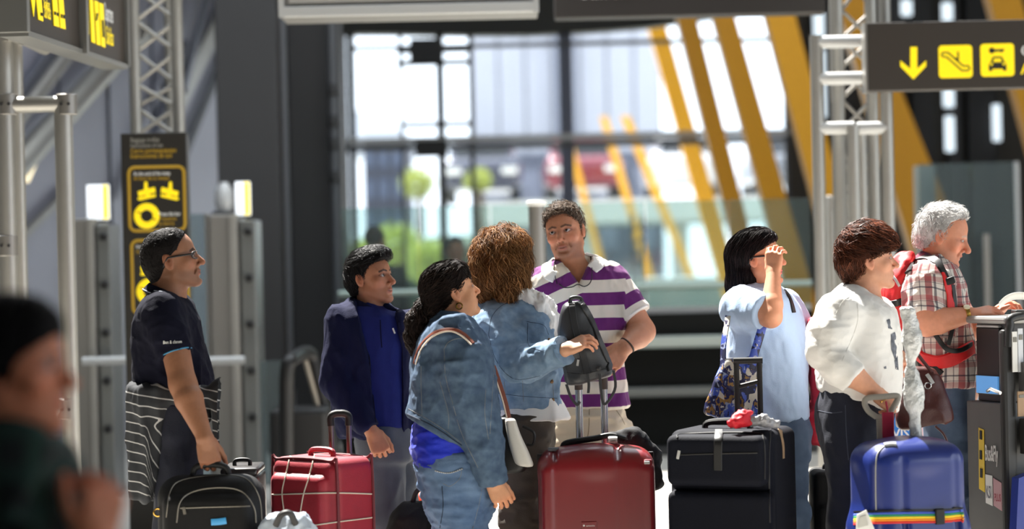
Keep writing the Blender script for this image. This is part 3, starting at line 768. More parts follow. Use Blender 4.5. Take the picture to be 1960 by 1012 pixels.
# hanging light box and dark board at the top
a, b = P(536, 33, 14), P(1030, 25, 14)
hbx = thing('hanging_light_box', 'pale grey framed light box hanging above the queue', 'light box', ((a[0]+b[0])/2, 14, a[2]))
zz0 = (a[2]+b[2])/2
MB().box(((a[0]+b[0])/2, 14.2, zz0+.25), (b[0]-a[0], .4, .5), bev=.01).build('housing', mat('lightbox_grey', srgb(128, 127, 124), .5), hbx)
MB().box(((a[0]+b[0])/2, 13.99, zz0+.03), (b[0]-a[0]+.01, .03, .06), bev=.006).build('frame', m_lightmetal, hbx)
MB().box(((a[0]+b[0])/2, 13.99, zz0+.26), (b[0]-a[0]-.1, .02, .36), bev=.006).build('panel', mat('lightbox_panel', srgb(150, 149, 146), .5), hbx)
for x in (a[0]+.01, b[0]-.01): MB().box((x, 13.99, zz0+.25), (.03, .035, .5)).build('frame', m_lightmetal, hbx)
a, b = P(1062, 30, 15), P(1580, 10, 15)
hb2 = thing('hanging_board', 'dark brown hanging board beside the pale light box', 'board', ((a[0]+b[0])/2, 15, a[2]))
MB().box(((a[0]+b[0])/2, 15.1, (a[2]+b[2])/2+.22), (b[0]-a[0], .2, .5), [[1, 0, 0], [0, 1, 0], [0, 0, 1]], bev=.008).build('panel', mat('board_dark', srgb(40, 36, 34), .5), hb2)
text_on('lettering', 'Salidas', P(1110, -2, 14.98), XU, ZU, .09, m_white, hb2)

# escalator handrail end (rounded loop) near the queue
DE = 15.2
hr = thing('escalator_handrail', 'black rubber handrail loop of an escalator behind the small red suitcase', 'handrail', (P(580, 800, DE)[0], DE, 0))
pts = [P(548, 880, DE), P(548, 760, DE), P(550, 705, DE), P(556, 690, DE+.05), P(570, 680, DE+.4), P(585, 674, DE+.6), P(596, 682, DE+.7), P(606, 720, DE+.7), P(622, 790, DE+.7), P(640, 870, DE+.7)]
pts = bez(pts, 40)
MB().tube(pts, .045, 12).build('handrail', m_black, hr, True)
MB().tube([P(585, 690, DE+.65), P(604, 760, DE+.65), P(626, 850, DE+.65)], .018, 8).build('inner_tube', mat('warm_steel', srgb(160, 150, 135), .35, .7), hr, True)
MB().box((P(582, 850, DE+.6)[0], DE+.45, .3), (.36, .5, .6), bev=.03).build('newel', m_dark2, hr)

# ------------------------------------------------------------------ outside
tag(MB().box((0, 75, -.06), (90, 91, .1)).build('ground', mat('paving', srgb(150, 152, 144), .8, var=.1, vscale=.4)), kind='structure')
def bld(label, x0, x1, y0, y1, d, mt, t=6):
    A, B = P(x0, 300, d)[0], P(x1, 300, d)[0]; z1 = P((x0+x1)/2, y0, d)[2]; z0 = 0 if y1 is None else P((x0+x1)/2, y1, d)[2]
    g = thing('building', label, 'building', ((A+B)/2, d, z0))
    MB().box(((A+B)/2, d+t/2, (z0+z1)/2), (B-A, t, z1-z0)).build('wall', mt, g); return g, A, B, z0, z1
b1, A, B, z0, z1 = bld('pale grey panelled terminal building outside the window', 905, 1268, -100, None, 66, mat('pale_panel', srgb(150, 152, 162), .7, var=.03))
n = 7
for i in range(n):
    x = A+(B-A)*(i+.5)/n; MB().box((x, 65.95, z1/2+1.6), ((B-A)/n-.06, .08, z1-3.4)).build('panel', mat('pale_panel2', srgb(172, 174, 184), .7, var=.05, vscale=.6), b1)
MB().box(((A+B)/2, 65.9, 2.6), (B-A-.1, .12, 3.0)).build('arcade_shade', mat('arcade_shade_grey', srgb(84, 88, 104), .4), b1)  # dark slab: shade of the ground-floor recess put into its colour
for i in range(5): MB().box((A+(B-A)*(i+.5)/5, 65.82, 2.6), ((B-A)/5-.5, .06, 2.2)).build('window', mat('arcade_window', srgb(120, 124, 140), .3, var=.3, vscale=2), b1)
MB().box((P(1088, 300, 64)[0], 65.7, z1/2), (.42, .4, z1)).build('column', mat('blue_grey_post', srgb(116, 122, 142), .6), b1)
b2, A, B, z0, z1 = bld('dark blue-grey office block outside behind the glass door', 695, 772, 262, None, 60, mat('office_dark', srgb(52, 55, 70), .6))
for r in range(3):
    for c in range(3):
        MB().box((A+(B-A)*(c+.5)/3, 59.96, z1-.5-r*.75), ((B-A)/3-.12, .06, .45)).build('window', mat('office_window', srgb(84, 92, 112), .2), b2)
q = [P(672, 215, 90), P(700, 205, 90), P(790, 262, 90), P(790, 300, 90), P(672, 300, 90)]
rf_ = MB().prism([p*[1, 0, 1]+[0, 90, 0] for p in q], (0, 1, 0), 4).build('distant_roof', mat('far_roof', srgb(190, 194, 205), .7)); tag(rf_, 'pale sloping roof far outside beyond the dark office block', 'roof')
# raised deck with cars
DK = 54.0
dk0, dk1 = P(905, 388, DK), P(1520, 388, DK)
dk = thing('parking_deck', 'pale raised parking deck outside the window', 'deck', ((dk0[0]+dk1[0])/2, DK, 0))
MB().box(((dk0[0]+dk1[0])/2, DK+4, dk0[2]-.25), (dk1[0]-dk0[0], 9, .5)).build('slab', mat('deck_concrete', srgb(196, 198, 196), .8), dk)
for i in range(4): MB().box((dk0[0]+.4+i*(dk1[0]-dk0[0]-.8)/3, DK+.6, (dk0[2]-.5)/2), (.35, .35, dk0[2]-.5)).build('pillar', m_lightmetal, dk)
def car(px, d, col, label, flip=1):
    x = P(px, 380, d)[0]; z = dk0[2]; c = thing('car', label, 'car', (x, d, z), 'cars parked on the deck outside')
    mt = mat('car_paint_'+str(len(MATS)), col, .25, .1, coat=.6)
    f = Field((x-1.1, d-2.3, z), (x+1.1, d+2.3, z+1.6), .07)
    f.box((x, d, z+.62), (.86, 2.05, .34), rad=.2, k=.05); f.box((x, d+.15, z+1.12), (.72, 1.15, .32), rad=.25, k=.15)
    V, Q = f.mesh(); mkobj('body', V, Q, mt, c)
    MB().box((x, d-1.02, z+1.12), (1.15, .05, .36), [[1, 0, 0], [0, .8, -.6], [0, .6, .8]]).build('windscreen', mat('car_glass', srgb(30, 34, 40), .1), c)
    for s_ in (-1, 1):
        MB().box((x+s_*.6, d-2.06, z+.68), (.34, .06, .14), bev=.02).build('headlight', m_white, c)
        for yy in (-1.3, 1.3): MB().lathe((x+s_*.72, d+yy, z+.32), [(.31, -.1), (.32, 0), (.31, .1)], 14, [[0, 1, 0], [0, 0, 1], [1, 0, 0]]).build('wheel', m_black, c, True)
car(925, 56, srgb(60, 62, 80), 'dark blue car parked on the deck outside'); car(1115, 56, srgb(120, 40, 55), 'dark red car parked on the deck outside')
car(1310, 56, srgb(205, 206, 210), 'white car parked on the deck outside'); car(1500, 57, srgb(110, 112, 118), 'grey car parked on the deck outside')
# dark hedge along the road
hc = P(800, 470, 47); hg_ = thing('hedge', 'dark green hedge outside beyond the glass screen', 'hedge', (hc[0], 47, 0))
f = Field((hc[0]-1.9, 46.2, 0), (hc[0]+1.7, 47.8, 2.1), .09); f.box((hc[0]-.1, 47, .85), (1.6, .5, .85), rad=.2)
V, Q = f.mesh(); V = wrinkle(V, Q, .16, 3.0, (1, 1, 1), 4); mkobj('foliage', V, Q, mat('hedge_leaves', srgb(70, 84, 62), .8, col2=srgb(34, 44, 36), vscale=6, bump=.5, bscale=30), hg_)
pw = thing('planter_wall', 'dark grey planter wall outside beyond the glass screen', 'wall', (P(1240, 480, 40)[0], 40, 0))
MB().box((P(1240, 480, 40)[0], 40, .5), (5.2, .3, 1.0), bev=.03).build('wall', mat('planter_grey', srgb(128, 138, 134), .8, var=.1), pw); MB().box((P(1240, 480, 40)[0], 39.95, 1.03), (5.3, .44, .07), bev=.02).build('coping', m_lightmetal, pw)
lp_ = thing('lattice_mast', 'dark lattice mast outside the glass screen behind the striped man\'s shoulder', 'mast', (P(1222, 480, 30)[0], 30.2, 0))
for dx in (-.06, .06): MB().tube([(lp_.location[0]+dx, 30.2, 0), (lp_.location[0]+dx, 30.2, 1.95)], .018, 8).build('upright', m_dark, lp_, True)
for i in range(12): MB().tube([(lp_.location[0]-.06, 30.2, .1+i*.15), (lp_.location[0]+.06, 30.2, .18+i*.15)], .014, 6).build('rung', m_dark, lp_, True)
# trees
m_leaf = mat('leaves', srgb(150, 160, 74), .6, var=.3, vscale=3, translucent=.35)
m_bark = mat('bark', srgb(80, 66, 50), .9)
def tree(px, py, d, r, label, seed):
    c = P(px, py, d); t = thing('tree', label, 'tree', (c[0], d, 0), 'trees outside the window')
    MB().tube([(c[0], d, 0), (c[0]+.05, d, c[2])], [.12, .06], 8).build('trunk', m_bark, t, True)
    rg = np.random.default_rng(seed); n = 900; v = rg.normal(size=(n, 3)); v /= np.linalg.norm(v, axis=1, keepdims=True)
    pos = c+v*(r*rg.uniform(.45, 1, (n, 1)))*[1, 1, .9]; V = []; F = []
    for i in range(n):
        a = rg.normal(size=3); a /= np.linalg.norm(a); b = np.cross(a, rg.normal(size=3)); b /= np.linalg.norm(b); s_ = r*.11
        k = len(V); V += [pos[i]-a*s_, pos[i]+b*s_*.5, pos[i]+a*s_, pos[i]-b*s_*.5]; F.append((k, k+1, k+2, k+3))
    tag(mkobj('foliage', np.array(V), F, m_leaf, t, smooth=False), kind='stuff')
tree(757, 470, 42, .45, 'yellow-green tree outside the glass door', 1); tree(700, 490, 45, .4, 'pale green tree outside near the column', 2)
tree(820, 500, 40, .42, 'small bright tree outside between the boy and curly haired woman', 3); tree(915, 345, 50, .3, 'slim tree outside beside the door frame', 4)
tree(800, 350, 52, .4, 'tree in front of the parking deck outside', 5)
# ------------------------------------------------------------------ people: builders
m_skin = mat('skin', (0.5, .3, .2), .52, attr='Col', var=.06, vscale=60, bump=.06, bscale=220, sss=.08, spec=.35)
m_eye = mat('eyeball', (.8, .8, .8), .12, attr='Col', spec=.6)
m_hair = mat('hair', (.05, .03, .02), .42, attr='Col', spec=.3, translucent=.25)
m_hairb = mat('hair_mass', (.05, .03, .02), .75, attr='Col', spec=.12, translucent=.1)
m_gold = mat('gold', srgb(214, 170, 84), .25, 1.0)
m_shoe = mat('shoe_leather', srgb(40, 34, 30), .5)
m_shoe2 = mat('shoe_sole', srgb(200, 196, 190), .7)
class Frame:
    def __init__(s, c, face, pitch=0, roll=0, sc=1.0):
        a = math.radians(face); b = math.radians(pitch); r = math.radians(roll)
        f0 = np.array([math.cos(a), math.sin(a), 0]); rt = np.array([math.sin(a), -math.cos(a), 0]); up = np.array([0, 0, 1.])
        f = f0*math.cos(b)+up*math.sin(b); up = up*math.cos(b)-f0*math.sin(b)
        s.R = np.stack([rt*math.cos(r)+up*math.sin(r), f, up*math.cos(r)-rt*math.sin(r)], 1)   # columns: right, forward, up
        s.c = np.asarray(c, float); s.s = sc
    def w(s, q): return s.c+s.s*(np.asarray(q, float)@s.R.T)
    def l(s, p): return ((np.asarray(p, float)-s.c)@s.R)/s.s
def cutfn(f, fn, k=0.0):
    sl = tuple(slice(0, q) for q in f.n); X, Y, Z = f.xyz(sl); d = fn(X, Y, Z)
    a = f.D; d = np.broadcast_to(d, a.shape).astype(np.float32); r = np.maximum(a, d)
    if k > 0: q = np.maximum(k-np.abs(a-d), 0)/k; r = r+q*q*k*.25
    f.D = r
def mix(c, d, w): return c*(1-w[:, None])+np.asarray(d)*w[:, None]
def sm(x, a, b):
    t = np.clip((x-a)/(b-a), 0, 1); return t*t*(3-2*t)
def seglen(Pq, a, b):
    a = np.asarray(a); d = np.asarray(b)-a; t = np.clip(((Pq-a)@d)/(d@d), 0, 1); return np.linalg.norm(Pq-a-t[:, None]*d, axis=1)

def head_mesh(hf, neck, o):
    """one head with neck down to the given world points [(p, r), ...]; o: options"""
    g = o.get; fat = g('fat', 1.0); nz = g('nose', 1.0); fem = g('fem', 0); jw = g('jaw', 1.0); h = g('h', .0032)
    nk = [(hf.l(p), r/hf.s) for p, r in neck]
    lo = np.array([-.105, -.13, -.14]); hi = np.array([.105, .145, .145])
    for p, r in nk: lo = np.minimum(lo, p-r-.01); hi = np.maximum(hi, p+r+.01)
    f = Field(lo, hi, h)
    f.ell((0, -.014, .040), (.076, .098, .087), k=.0)
    f.ell((0, .030, .010), (.066*fat**.5, .062, .090), k=.03)
    f.ell((0, .034, -.052), (.051*fat, .048, .052), k=.03)
    for s_ in (-1, 1):
        f.cone((s_*.054*jw*fat, -.002, -.050), (s_*.013, .070, -.093), .017*fat, .0155, k=.03)
        f.ell((s_*.046*fat, .056, -.018), (.022, .022, .020), k=.02)
        if fat > 1.03: f.ell((s_*.044*fat, .045, -.048), (.022, .028, .026), k=.025)
        f.cone((s_*.044, .066, .026), (s_*.012, .0835, .023), .0105 if not fem else .009, .0105 if not fem else .009, k=.014)
    f.ell((0, .0795, -.095), (.019, .014, .014), k=.016)
    if g('dchin'): f.ell((0, .045, -.105), (.04, .04, .022), k=.03)
    for s_ in (-1, 1): f.ell((s_*.032, .098, .006), (.020, .0195, .0130), k=.013, op='s')
    f.cone((0, .083, .016), (0, .0985+.012*nz, -.024), .0085, .0115*nz, k=.014)
    f.ell((0, .0985+.0125*nz, -.0285), (.0115*nz, .0115*nz, .010*nz), k=.006)
    for s_ in (-1, 1): f.ell((s_*.0125*nz, .092, -.034), (.0085*nz, .0105, .0075), k=.006)
    f.ell((0, .081, -.060), (.026, .013, .018), k=.014)
    op = g('open', 0.0)
    f.chain([(-.023, .077, -.0605), (-.008, .0905, -.0565), (0, .0905, -.0575), (.008, .0905, -.0565), (.023, .077, -.0605)], [.003, .0055, .005, .0055, .003], k=.006)
    f.chain([(-.021, .076, -.0625-op), (0, .0885, -.0695-op), (.021, .076, -.0625-op)], [.003, .0068, .003], k=.006)
    if op: f.ell((0, .092, -.0625-op*.4), (.015, .012, .003+op*.5), k=.003, op='s')
    else: f.chain([(-.023, .081, -.0625), (0, .097, -.063), (.023, .081, -.0625)], [.0012, .0018, .0012], k=.003, op='s')
    f.ell((0, .094, -.080), (.016, .007, .005), k=.012, op='s')
    if not fem:
        for s_ in (-1, 1): f.chain([(s_*.020, .0905, -.030), (s_*.0285, .0800, -.050), (s_*.031, .0735, -.062)], [.0022, .0026, .0018], k=.008, op='s')
    for s_ in (-1, 1):
        f.ell((s_*.032, .0755, .007), (.0155, .0148, .0140), k=.008)
        f.ell((s_*.0345, .0895, .0075), (.0155, .0135, g('lid', .0052)), k=.002, op='s')
        # ears
        t = math.radians(14); Re = np.array([[1, 0, 0], [0, math.cos(t), math.sin(t)], [0, -math.sin(t), math.cos(t)]])
        f.ell((s_*.0775, -.010, .000), (.0085, .0185, .0315), R=Re, k=.006)
        f.ell((s_*.0875, -.005, .003), (.0085, .0110, .0215), R=Re, k=.003, op='s')
        f.ell((s_*.0790, -.003, -.003), (.0050, .0065, .009), R=Re, k=.003)
    a = np.array([0, -.018, -.035]); r0 = g('neck', .056)
    prev = (a, r0)
    for p, r in nk: f.cone(prev[0], p, prev[1], r, k=.03); prev = (p, r)
    V, Q = f.mesh(); V = relax(V, Q, 1, .35)
    sk = np.array(g('skin')); C = np.tile(sk, (len(V), 1)); x, y, z = V.T; ax = np.abs(x)
    red = sk*np.array([1.12, .84, .80])
    C = mix(C, red, .55*np.exp(-(((ax-.046)/.02)**2+((z+.025)/.022)**2))*(y > .02)*g('ruddy', 1.0))
    C = mix(C, red, np.clip(.7*np.exp(-((ax/.014)**2+((z+.028)/.014)**2)), 0, 1)*(y > .08))
    C = mix(C, red*.95, .5*sm(ax, .074, .080)*(np.abs(z) < .04))
    C = mix(C, red*.6, .7*np.exp(-(((y+.004)/.007)**2+((z-.003)/.014)**2))*(ax > .07))
    if g('stubble'):
        w = sm(-z, .036, .060)*sm(y, -.005, .03)*(1-sm(-z, .105, .125)); w = np.maximum(w, .9*np.exp(-((ax/.026)**2+((z+.048)/.008)**2))*(y > .06))
        C = mix(C, sk*.42+.008, w*g('stubble'))
    lip = np.array(g('lips', sk*np.array([.95, .55, .55])))
    wl = (1-sm(np.abs((z+.063+op*.4)/(.0115+op*.6)), .75, 1.1))*(1-sm(ax/.024, .75, 1.1))*(y > .07)
    wl = wl*np.clip(1-np.abs(ax/.026)**2*.6, 0, 1)
    C = mix(C, lip, wl*.85)
    C = mix(C, sk*.12, (1-sm(np.abs(z+.0628+op*.3), .0008+op*.2, .0025+op*.4))*(1-sm(ax, .017, .023))*(y > .07)*.8)
    br = np.array(g('brow', (.02, .013, .01))); Pz = np.stack([ax, z], 1)
    db = np.minimum(seglen(Pz, (.013, .0255), (.030, .0305)), seglen(Pz, (.030, .0305), (.049, .0240)))
    C = mix(C, br, (1-sm(db, .0028, .0058))*(y > .045)*g('browamt', .9))
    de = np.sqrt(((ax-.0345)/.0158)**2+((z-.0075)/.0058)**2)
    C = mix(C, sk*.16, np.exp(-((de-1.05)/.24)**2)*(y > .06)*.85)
    C = mix(C, sk*.15, np.exp(-(((ax-.0085)/.0045)**2+((z+.0405)/.003)**2))*(y > .085)*.8)  # nostril hollow painted as a dark spot of shade
    C = mix(C, sk*np.array([.62, .5, .5]), np.exp(-((de-1.6)/.6)**2)*(y > .05)*.5)  # eye socket shade darkened into the skin colour
    return hf.w(V), Q, C
def eyes(par, hf, gaze=(0, 0), iris=(.03, .018, .01)):
    """two eyeballs; gaze = (turn to own left in degrees, up)"""
    for s_ in (-1, 1):
        V = [(0, 0, 1)]; F = []; C = [(.004, .004, .004)]; n = 14
        for t, c in ((.18, (.004, .004, .004)), (.22, iris), (.44, iris), (.50, (.42, .39, .36)), (.8, (.42, .38, .36)), (1.3, (.40, .30, .28)), (2.0, (.4, .28, .26))):
            for j in range(n): V.append((math.sin(t)*math.cos(2*math.pi*j/n), math.sin(t)*math.sin(2*math.pi*j/n), math.cos(t))); C.append(c)
        for j in range(n): F.append((0, 1+j, 1+(j+1) % n))
        for i in range(6):
            for j in range(n): a = 1+i*n+j; b = 1+i*n+(j+1) % n; F.append((a, a+n, b+n, b))
        V = np.array(V); g = math.radians(gaze[0]); u = math.radians(gaze[1])
        d = np.array([-math.sin(g)*math.cos(u), math.cos(g)*math.cos(u), math.sin(u)]); e1 = np.cross(d, [0, 0, 1.]); e1 /= np.linalg.norm(e1); e2 = np.cross(e1, d)
        W = np.array([s_*.032, .0752, .0072])+.0136*(V[:, :1]*e1+V[:, 1:2]*e2+V[:, 2:]*d)
        mkobj('eye', hf.w(W), F, m_eye, par, attrs={'Col': np.array(C)})
def strands(V, Q, hf, n, flow, L, colfn, rad=.0011, seg=6, lift=.0015, curl=0.0, cfreq=60., seed=0, keep=None, spread=.25):
    """thin tapered strands lying on the hair surface; local coordinates"""
    rg = np.random.default_rng(seed); N = vnormals(V, Q); bv = bvh_of(V, Q)
    idx = rg.integers(0, len(V), n*3)
    if keep is not None: idx = idx[keep(V[idx])]
    idx = idx[:n]; VV = []; FF = []; CC = []
    for i in idx:
        p = V[i]+N[i]*lift*.5; pts = []; nn = N[i]; ln = L*rg.uniform(.6, 1.3); st = ln/seg; jit = rg.normal(size=3)*spread; ph = (float(vnoise(p[None]*11, seed)[0])*14+rg.uniform(0, .9)) if curl else 0; up = rg.uniform(.3, 2.2)
        for k in range(seg+1):
            t = flow(p)+jit; t = t-nn*(t@nn); t = t/(np.linalg.norm(t)+1e-9)
            if curl: sd_ = np.cross(nn, t); off = curl*(math.sin(ph+cfreq*k*st)*sd_+math.cos(ph+cfreq*k*st)*nn*.7)
            else: off = 0
            pts.append(p+nn*lift*up*(.4+.9*k/seg)+off); p = p+t*st
            hh = bv.find_nearest(Vector(p))
            if hh[0] is not None:
                q = np.array(hh[0]); nn = np.array(hh[1])
                if hh[3] < .02: p = q*.75+p*.25
        c = np.array(colfn(rg, pts[0])); b0 = len(VV)
        for k, q in enumerate(pts):
            r = rad*(1-.85*(k/seg)**2); t = (pts[min(k+1, seg)]-pts[max(k-1, 0)]); t = t/(np.linalg.norm(t)+1e-9)
            a = np.cross(t, [.3, .2, .93]); a /= np.linalg.norm(a)+1e-9; b = np.cross(t, a)
            for j in range(3): an = 2.094*j; VV.append(q+r*(math.cos(an)*a+math.sin(an)*b)); CC.append(c)
        for k in range(seg):
            for j in range(3): FF.append((b0+k*3+j, b0+k*3+(j+1) % 3, b0+(k+1)*3+(j+1) % 3, b0+(k+1)*3+j))
    return hf.w(np.array(VV)), FF, np.array(CC)
def hair(par, hf, f, col, flow, n=900, L=.05, rad=.0011, curl=0., cfreq=60., disp=.0015, dscale=(60, 60, 60), var=.5, seed=0, keep=None, lift=.0015, hi=None, name='hair', spread=.25):
    V, Q = f.mesh(); N = vnormals(V, Q)
    V = V+N*(disp*(fbm(V*np.array(dscale), seed, 2)-.5)*2)[:, None]
    col = np.array(col); hi = col*1.8 if hi is None else np.array(hi)
    C = col*(1-var+2*var*fbm(V*np.array(dscale)*1.6, seed+3, 2))[:, None]
    W, F2, C2 = strands(V, Q, hf, n, flow, L, lambda rg, p: (col+(hi-col)*rg.uniform(0, 1)**2)*rg.uniform(.7, 1.2), rad, curl=curl, cfreq=cfreq, seed=seed, keep=keep, lift=lift, spread=spread)
    C2 = C2*(.45+1.1*fbm(hf.l(W)*22, seed+9, 2))[:, None]
    k = len(V); F = [tuple(int(i) for i in q) for q in Q]+[tuple(i+k for i in q) for q in F2]
    o = mkobj(name, np.concatenate([hf.w(V), W]), F, m_hairb, par, attrs={'Col': np.concatenate([C, C2])}); o.data.materials.append(m_hair)
    o.data.polygons.foreach_set('material_index', np.concatenate([np.zeros(len(Q), np.int32), np.ones(len(F2), np.int32)])); return o
def hairline(f, pts, k=.004, slope=.8):
    """keep hair only behind the line y = hl(z) (local), pts sorted by z"""
    z = [p[0] for p in pts]; y = [p[1] for p in pts]
    cutfn(f, lambda X, Y, Z: (Y-np.interp(Z.ravel(), z, y)[None, None, :])*slope, k)

def hand_arm(W, E, fd, back, side=1, curl=(20, 25, 15), arm=(.045, .028), up=None, sc=1.0, spread=4, thumb=(35, 20, 10), skin=(.4, .25, .18), fing=None, h=.0026, thumbin=0.):
    """hand + forearm (+ upper arm). W wrist, E elbow (world), fd finger direction, back = direction the back of the hand faces"""
    fd = np.asarray(fd, float); fd = fd/np.linalg.norm(fd); back = np.asarray(back, float); back = back-fd*(back@fd); back /= np.linalg.norm(back)
    R = np.stack([fd, np.cross(back, fd), back], 1); W = np.asarray(W, float)
    tol = lambda p: ((np.asarray(p, float)-W)@R)/sc
    e = tol(E); lo = np.array([-.03, -.085, -.10]); hi = np.array([.20, .085, .06])
    lo = np.minimum(lo, e-.07); hi = np.maximum(hi, e+.07)
    if up is not None: s_ = tol(up[0]); lo = np.minimum(lo, s_-.08); hi = np.maximum(hi, s_+.08)
    f = Field(lo, hi, h)
    y0 = (.030, .0098, -.0105, -.029); ln = (.072, .080, .074, .058); rr = (.0088, .0090, .0086, .0076); tips = []
    for i in range(4):
        b = np.array([.088-(.0, -.004, .0, .008)[i], side*y0[i], .002]); c = curl if fing is None else fing[i]
        f.cone((0.004, side*y0[i]*.55, 0), b, .0155, .0125, k=.012, flat=((0, 0, 1), .85))
        f.cone((.03, side*y0[i]*.8, -.006), b+[-.012, 0, -.006], .012, .010, k=.012)
        a = 0; yaw = math.radians((1.5-i)*spread)*side; p = b
        for j, fr in enumerate((.45, .31, .24)):
            a += math.radians(c[j]); d = np.array([math.cos(a)*math.cos(yaw), math.sin(yaw), -math.sin(a)])
            q = p+d*ln[i]*fr; r0 = rr[i]*(1.08, 1.0, .93)[j]; f.cone(p, q, r0, rr[i]*(1.0, .93, .78)[j], k=.0025); p = q
        tips.append((p, np.array([math.sin(a), 0, math.cos(a)])))
    ta, tb, tc = [math.radians(t) for t in thumb]; p = np.array([.022, side*.030, -.008]); an = ta
    f.cone((.012, side*.016, -.006), p, .017, .015, k=.012)
    for L_, r0, r1, bd in ((.042, .0145, .0115, 0), (.032, .0108, .0100, tb), (.026, .0100, .0078, tc)):
        an -= bd; d = np.array([math.cos(an), side*math.sin(an), -.25-thumbin]); d /= np.linalg.norm(d); q = p+d*L_; f.cone(p, q, r0, r1, k=.006); p = q
    tips.append((p, np.array([0, 0, 1.])))
    f.cone((0, 0, 0), (.02, 0, 0), arm[1], .026, k=.012, flat=((0, 0, 1), .8))
    m = e*.72; f.chain([np.zeros(3), m, e], [arm[1]/sc, arm[0]/sc*1.06, arm[0]/sc], k=.01)
    if up is not None: f.cone(e, s_, arm[0]/sc, up[1]/sc, k=.02)
    V, Q = f.mesh(); V = relax(V, Q, 1, .3)
    sk = np.array(skin); C = np.tile(sk, (len(V), 1))
    for p, n in tips:
        d = np.linalg.norm(V-(p+n*.005+np.array([.002, 0, 0])), axis=1); C = mix(C, sk*np.array([1.15, 1.0, 1.0])+.03, (1-sm(d, .005, .0085)))
    C = mix(C, sk*np.array([1.08, .86, .82]), .5*sm(V[:, 0], .07, .1))
    return W+sc*(V@R.T), Q, C
class Per:
    def __init__(s, label, d, px, group=None):
        s.d = d; b = P(px, 700, d); s.e = thing('person', label, 'person', (b[0], d, 0), group); s.parts = []; s.x = b[0]
    def p(s, px, py, dd=0.): return P(px, py, s.d+dd)
    def row(s, y, xl, xr, b, dd=0., ang=0.):
        c = s.p((xl+xr)/2, y, dd); return (c[2], c[0], c[1], (xr-xl)/2/S(s.d+dd), b, ang)
    def add(s, t): s.parts.append(t)
    def core(s, pts, skin, legs):
        """plain inner body under the clothes"""
        lo = np.min([p for p, r in pts]+[q for l in legs for q, r in l], 0)-.15; hi = np.max([p for p, r in pts]+[q for l in legs for q, r in l], 0)+.15
        f = Field(lo, hi, .016); f.chain([p for p, r in pts], [r for p, r in pts], k=.03)
        for l in legs: f.chain([p for p, r in l], [r for p, r in l], k=.03)
        V, Q = f.mesh(); s.add((V, Q, np.tile(np.array(skin), (len(V), 1))))
    def body(s):
        Vs, Qs, Cs, n = [], [], [], 0
        for V, Q, C in s.parts: Vs.append(V); Qs.append(np.asarray(Q)+n); Cs.append(C); n += len(V)
        return mkobj('body', np.concatenate(Vs), np.concatenate(Qs), m_skin, s.e, attrs={'Col': np.concatenate(Cs)})
    def shoes(s, ank, face, m=None):
        for a in ank:
            fr = Frame((a[0], a[1], 0), face); f = Field((-.06, -.1, 0.0), (.06, .2, .12), .008)
            f.cone((0, -.04, .045), (0, .12, .035), .042, .038, k=.02, flat=((0, 0, 1), .9)); f.cone((0, -.03, .05), (0, -.02, .1), .045, .042, k=.03)
            f.half((0, 0, .004), (0, 0, -1)); V, Q = f.mesh(); sh = mkobj('shoe', fr.w(V), Q, m or m_shoe, s.e)
            MB().box(fr.w((0, .035, .008)), (.078, .25, .014), fr.R.T, bev=.005).build('sole', m_shoe2, sh)
def garment(par, name, f, m, wr=(.004, 9, (1, 1, 1)), seed=0, attrs=None, rel=1, wr2=None):
    V, Q = f.mesh(); V = relax(V, Q, rel, .4)
    if attrs: at = attrs(V)
    else: at = None
    if wr: V = wrinkle(V, Q, wr[0], wr[1], wr[2], seed)
    if wr2: V = wrinkle(V, Q, wr2[0], wr2[1], wr2[2], seed+5)
    o = mkobj(name, V, Q, m, par, attrs=at); o_b = bvh_of(V, Q); return o, o_b, V, Q
def bbox(pts, m): pts = np.array(pts); return pts.min(0)-m, pts.max(0)+m
def seam(par, bv, px, r, m, nm='seam', n=24, off=.0, guess=10., smooth=True):
    """stitched line / cord laid on a garment, following sight lines onto its surface"""
    pts = [on(bv, x, y, off, guess) for x, y in (bez2(px, n) if smooth else px)]
    return MB().tube(pts, r, 6).build(nm, m, par, True)
def bez2(px, n): return [tuple(q[:2]) for q in bez([np.array([x, y, 0.]) for x, y in px], n)]
def strap(par, bv, px, w, t, m, nm='strap', n=24, off=.004, guess=10.):
    """flat band on a garment"""
    pts = [on(bv, x, y, off, guess) for x, y in bez2(px, n)]; nn = [on_n(bv, p) for p in pts]
    nn = np.array(nn); 
    for _ in range(2): nn = np.concatenate([nn[:1], (nn[:-2]+nn[1:-1]*2+nn[2:])/4, nn[-1:]])
    return MB().tube(pts, 0, 8, flat=(nn, t, w)).build(nm, m, par, True)
def smooth_pts(p, k=2):
    p = np.array(p)
    for _ in range(k): p = np.concatenate([p[:1], (p[:-2]+2*p[1:-1]+p[2:])/4, p[-1:]])
    return list(p)
# ------------------------------------------------------------------ people: shared dressmaking helpers
def like(f):
    g = object.__new__(Field); g.h = f.h; g.lo = f.lo; g.n = f.n; g.ax = f.ax; g.D = np.full(f.n, 1.0, np.float32); return g
def merge(f, g, k): f.put(tuple(slice(0, q) for q in f.n), g.D, k, 'u')
def orth(d):
    d = np.asarray(d, float); d = d/np.linalg.norm(d); a = np.cross(d, [0, 1., 0.1]); a /= np.linalg.norm(a); return np.stack([d, a, np.cross(d, a)])
def sleeve(f, pts, rs, k=.03, cut=True):
    g = like(f); g.chain(pts, rs, k=.015)
    if cut:
        R = orth(np.asarray(pts[-1])-np.asarray(pts[-2])); g.box(np.asarray(pts[-1])+R[0]*.12, (.12, .15, .15), R=R, op='s', k=.004)
    merge(f, g, k)
def ring(c, axis, r, n=26, sq=1.0):
    R = orth(axis); return [np.asarray(c)+r*(math.cos(t)*R[1]+sq*math.sin(t)*R[2]) for t in np.linspace(0, 2*math.pi, n+1)[:-1]]
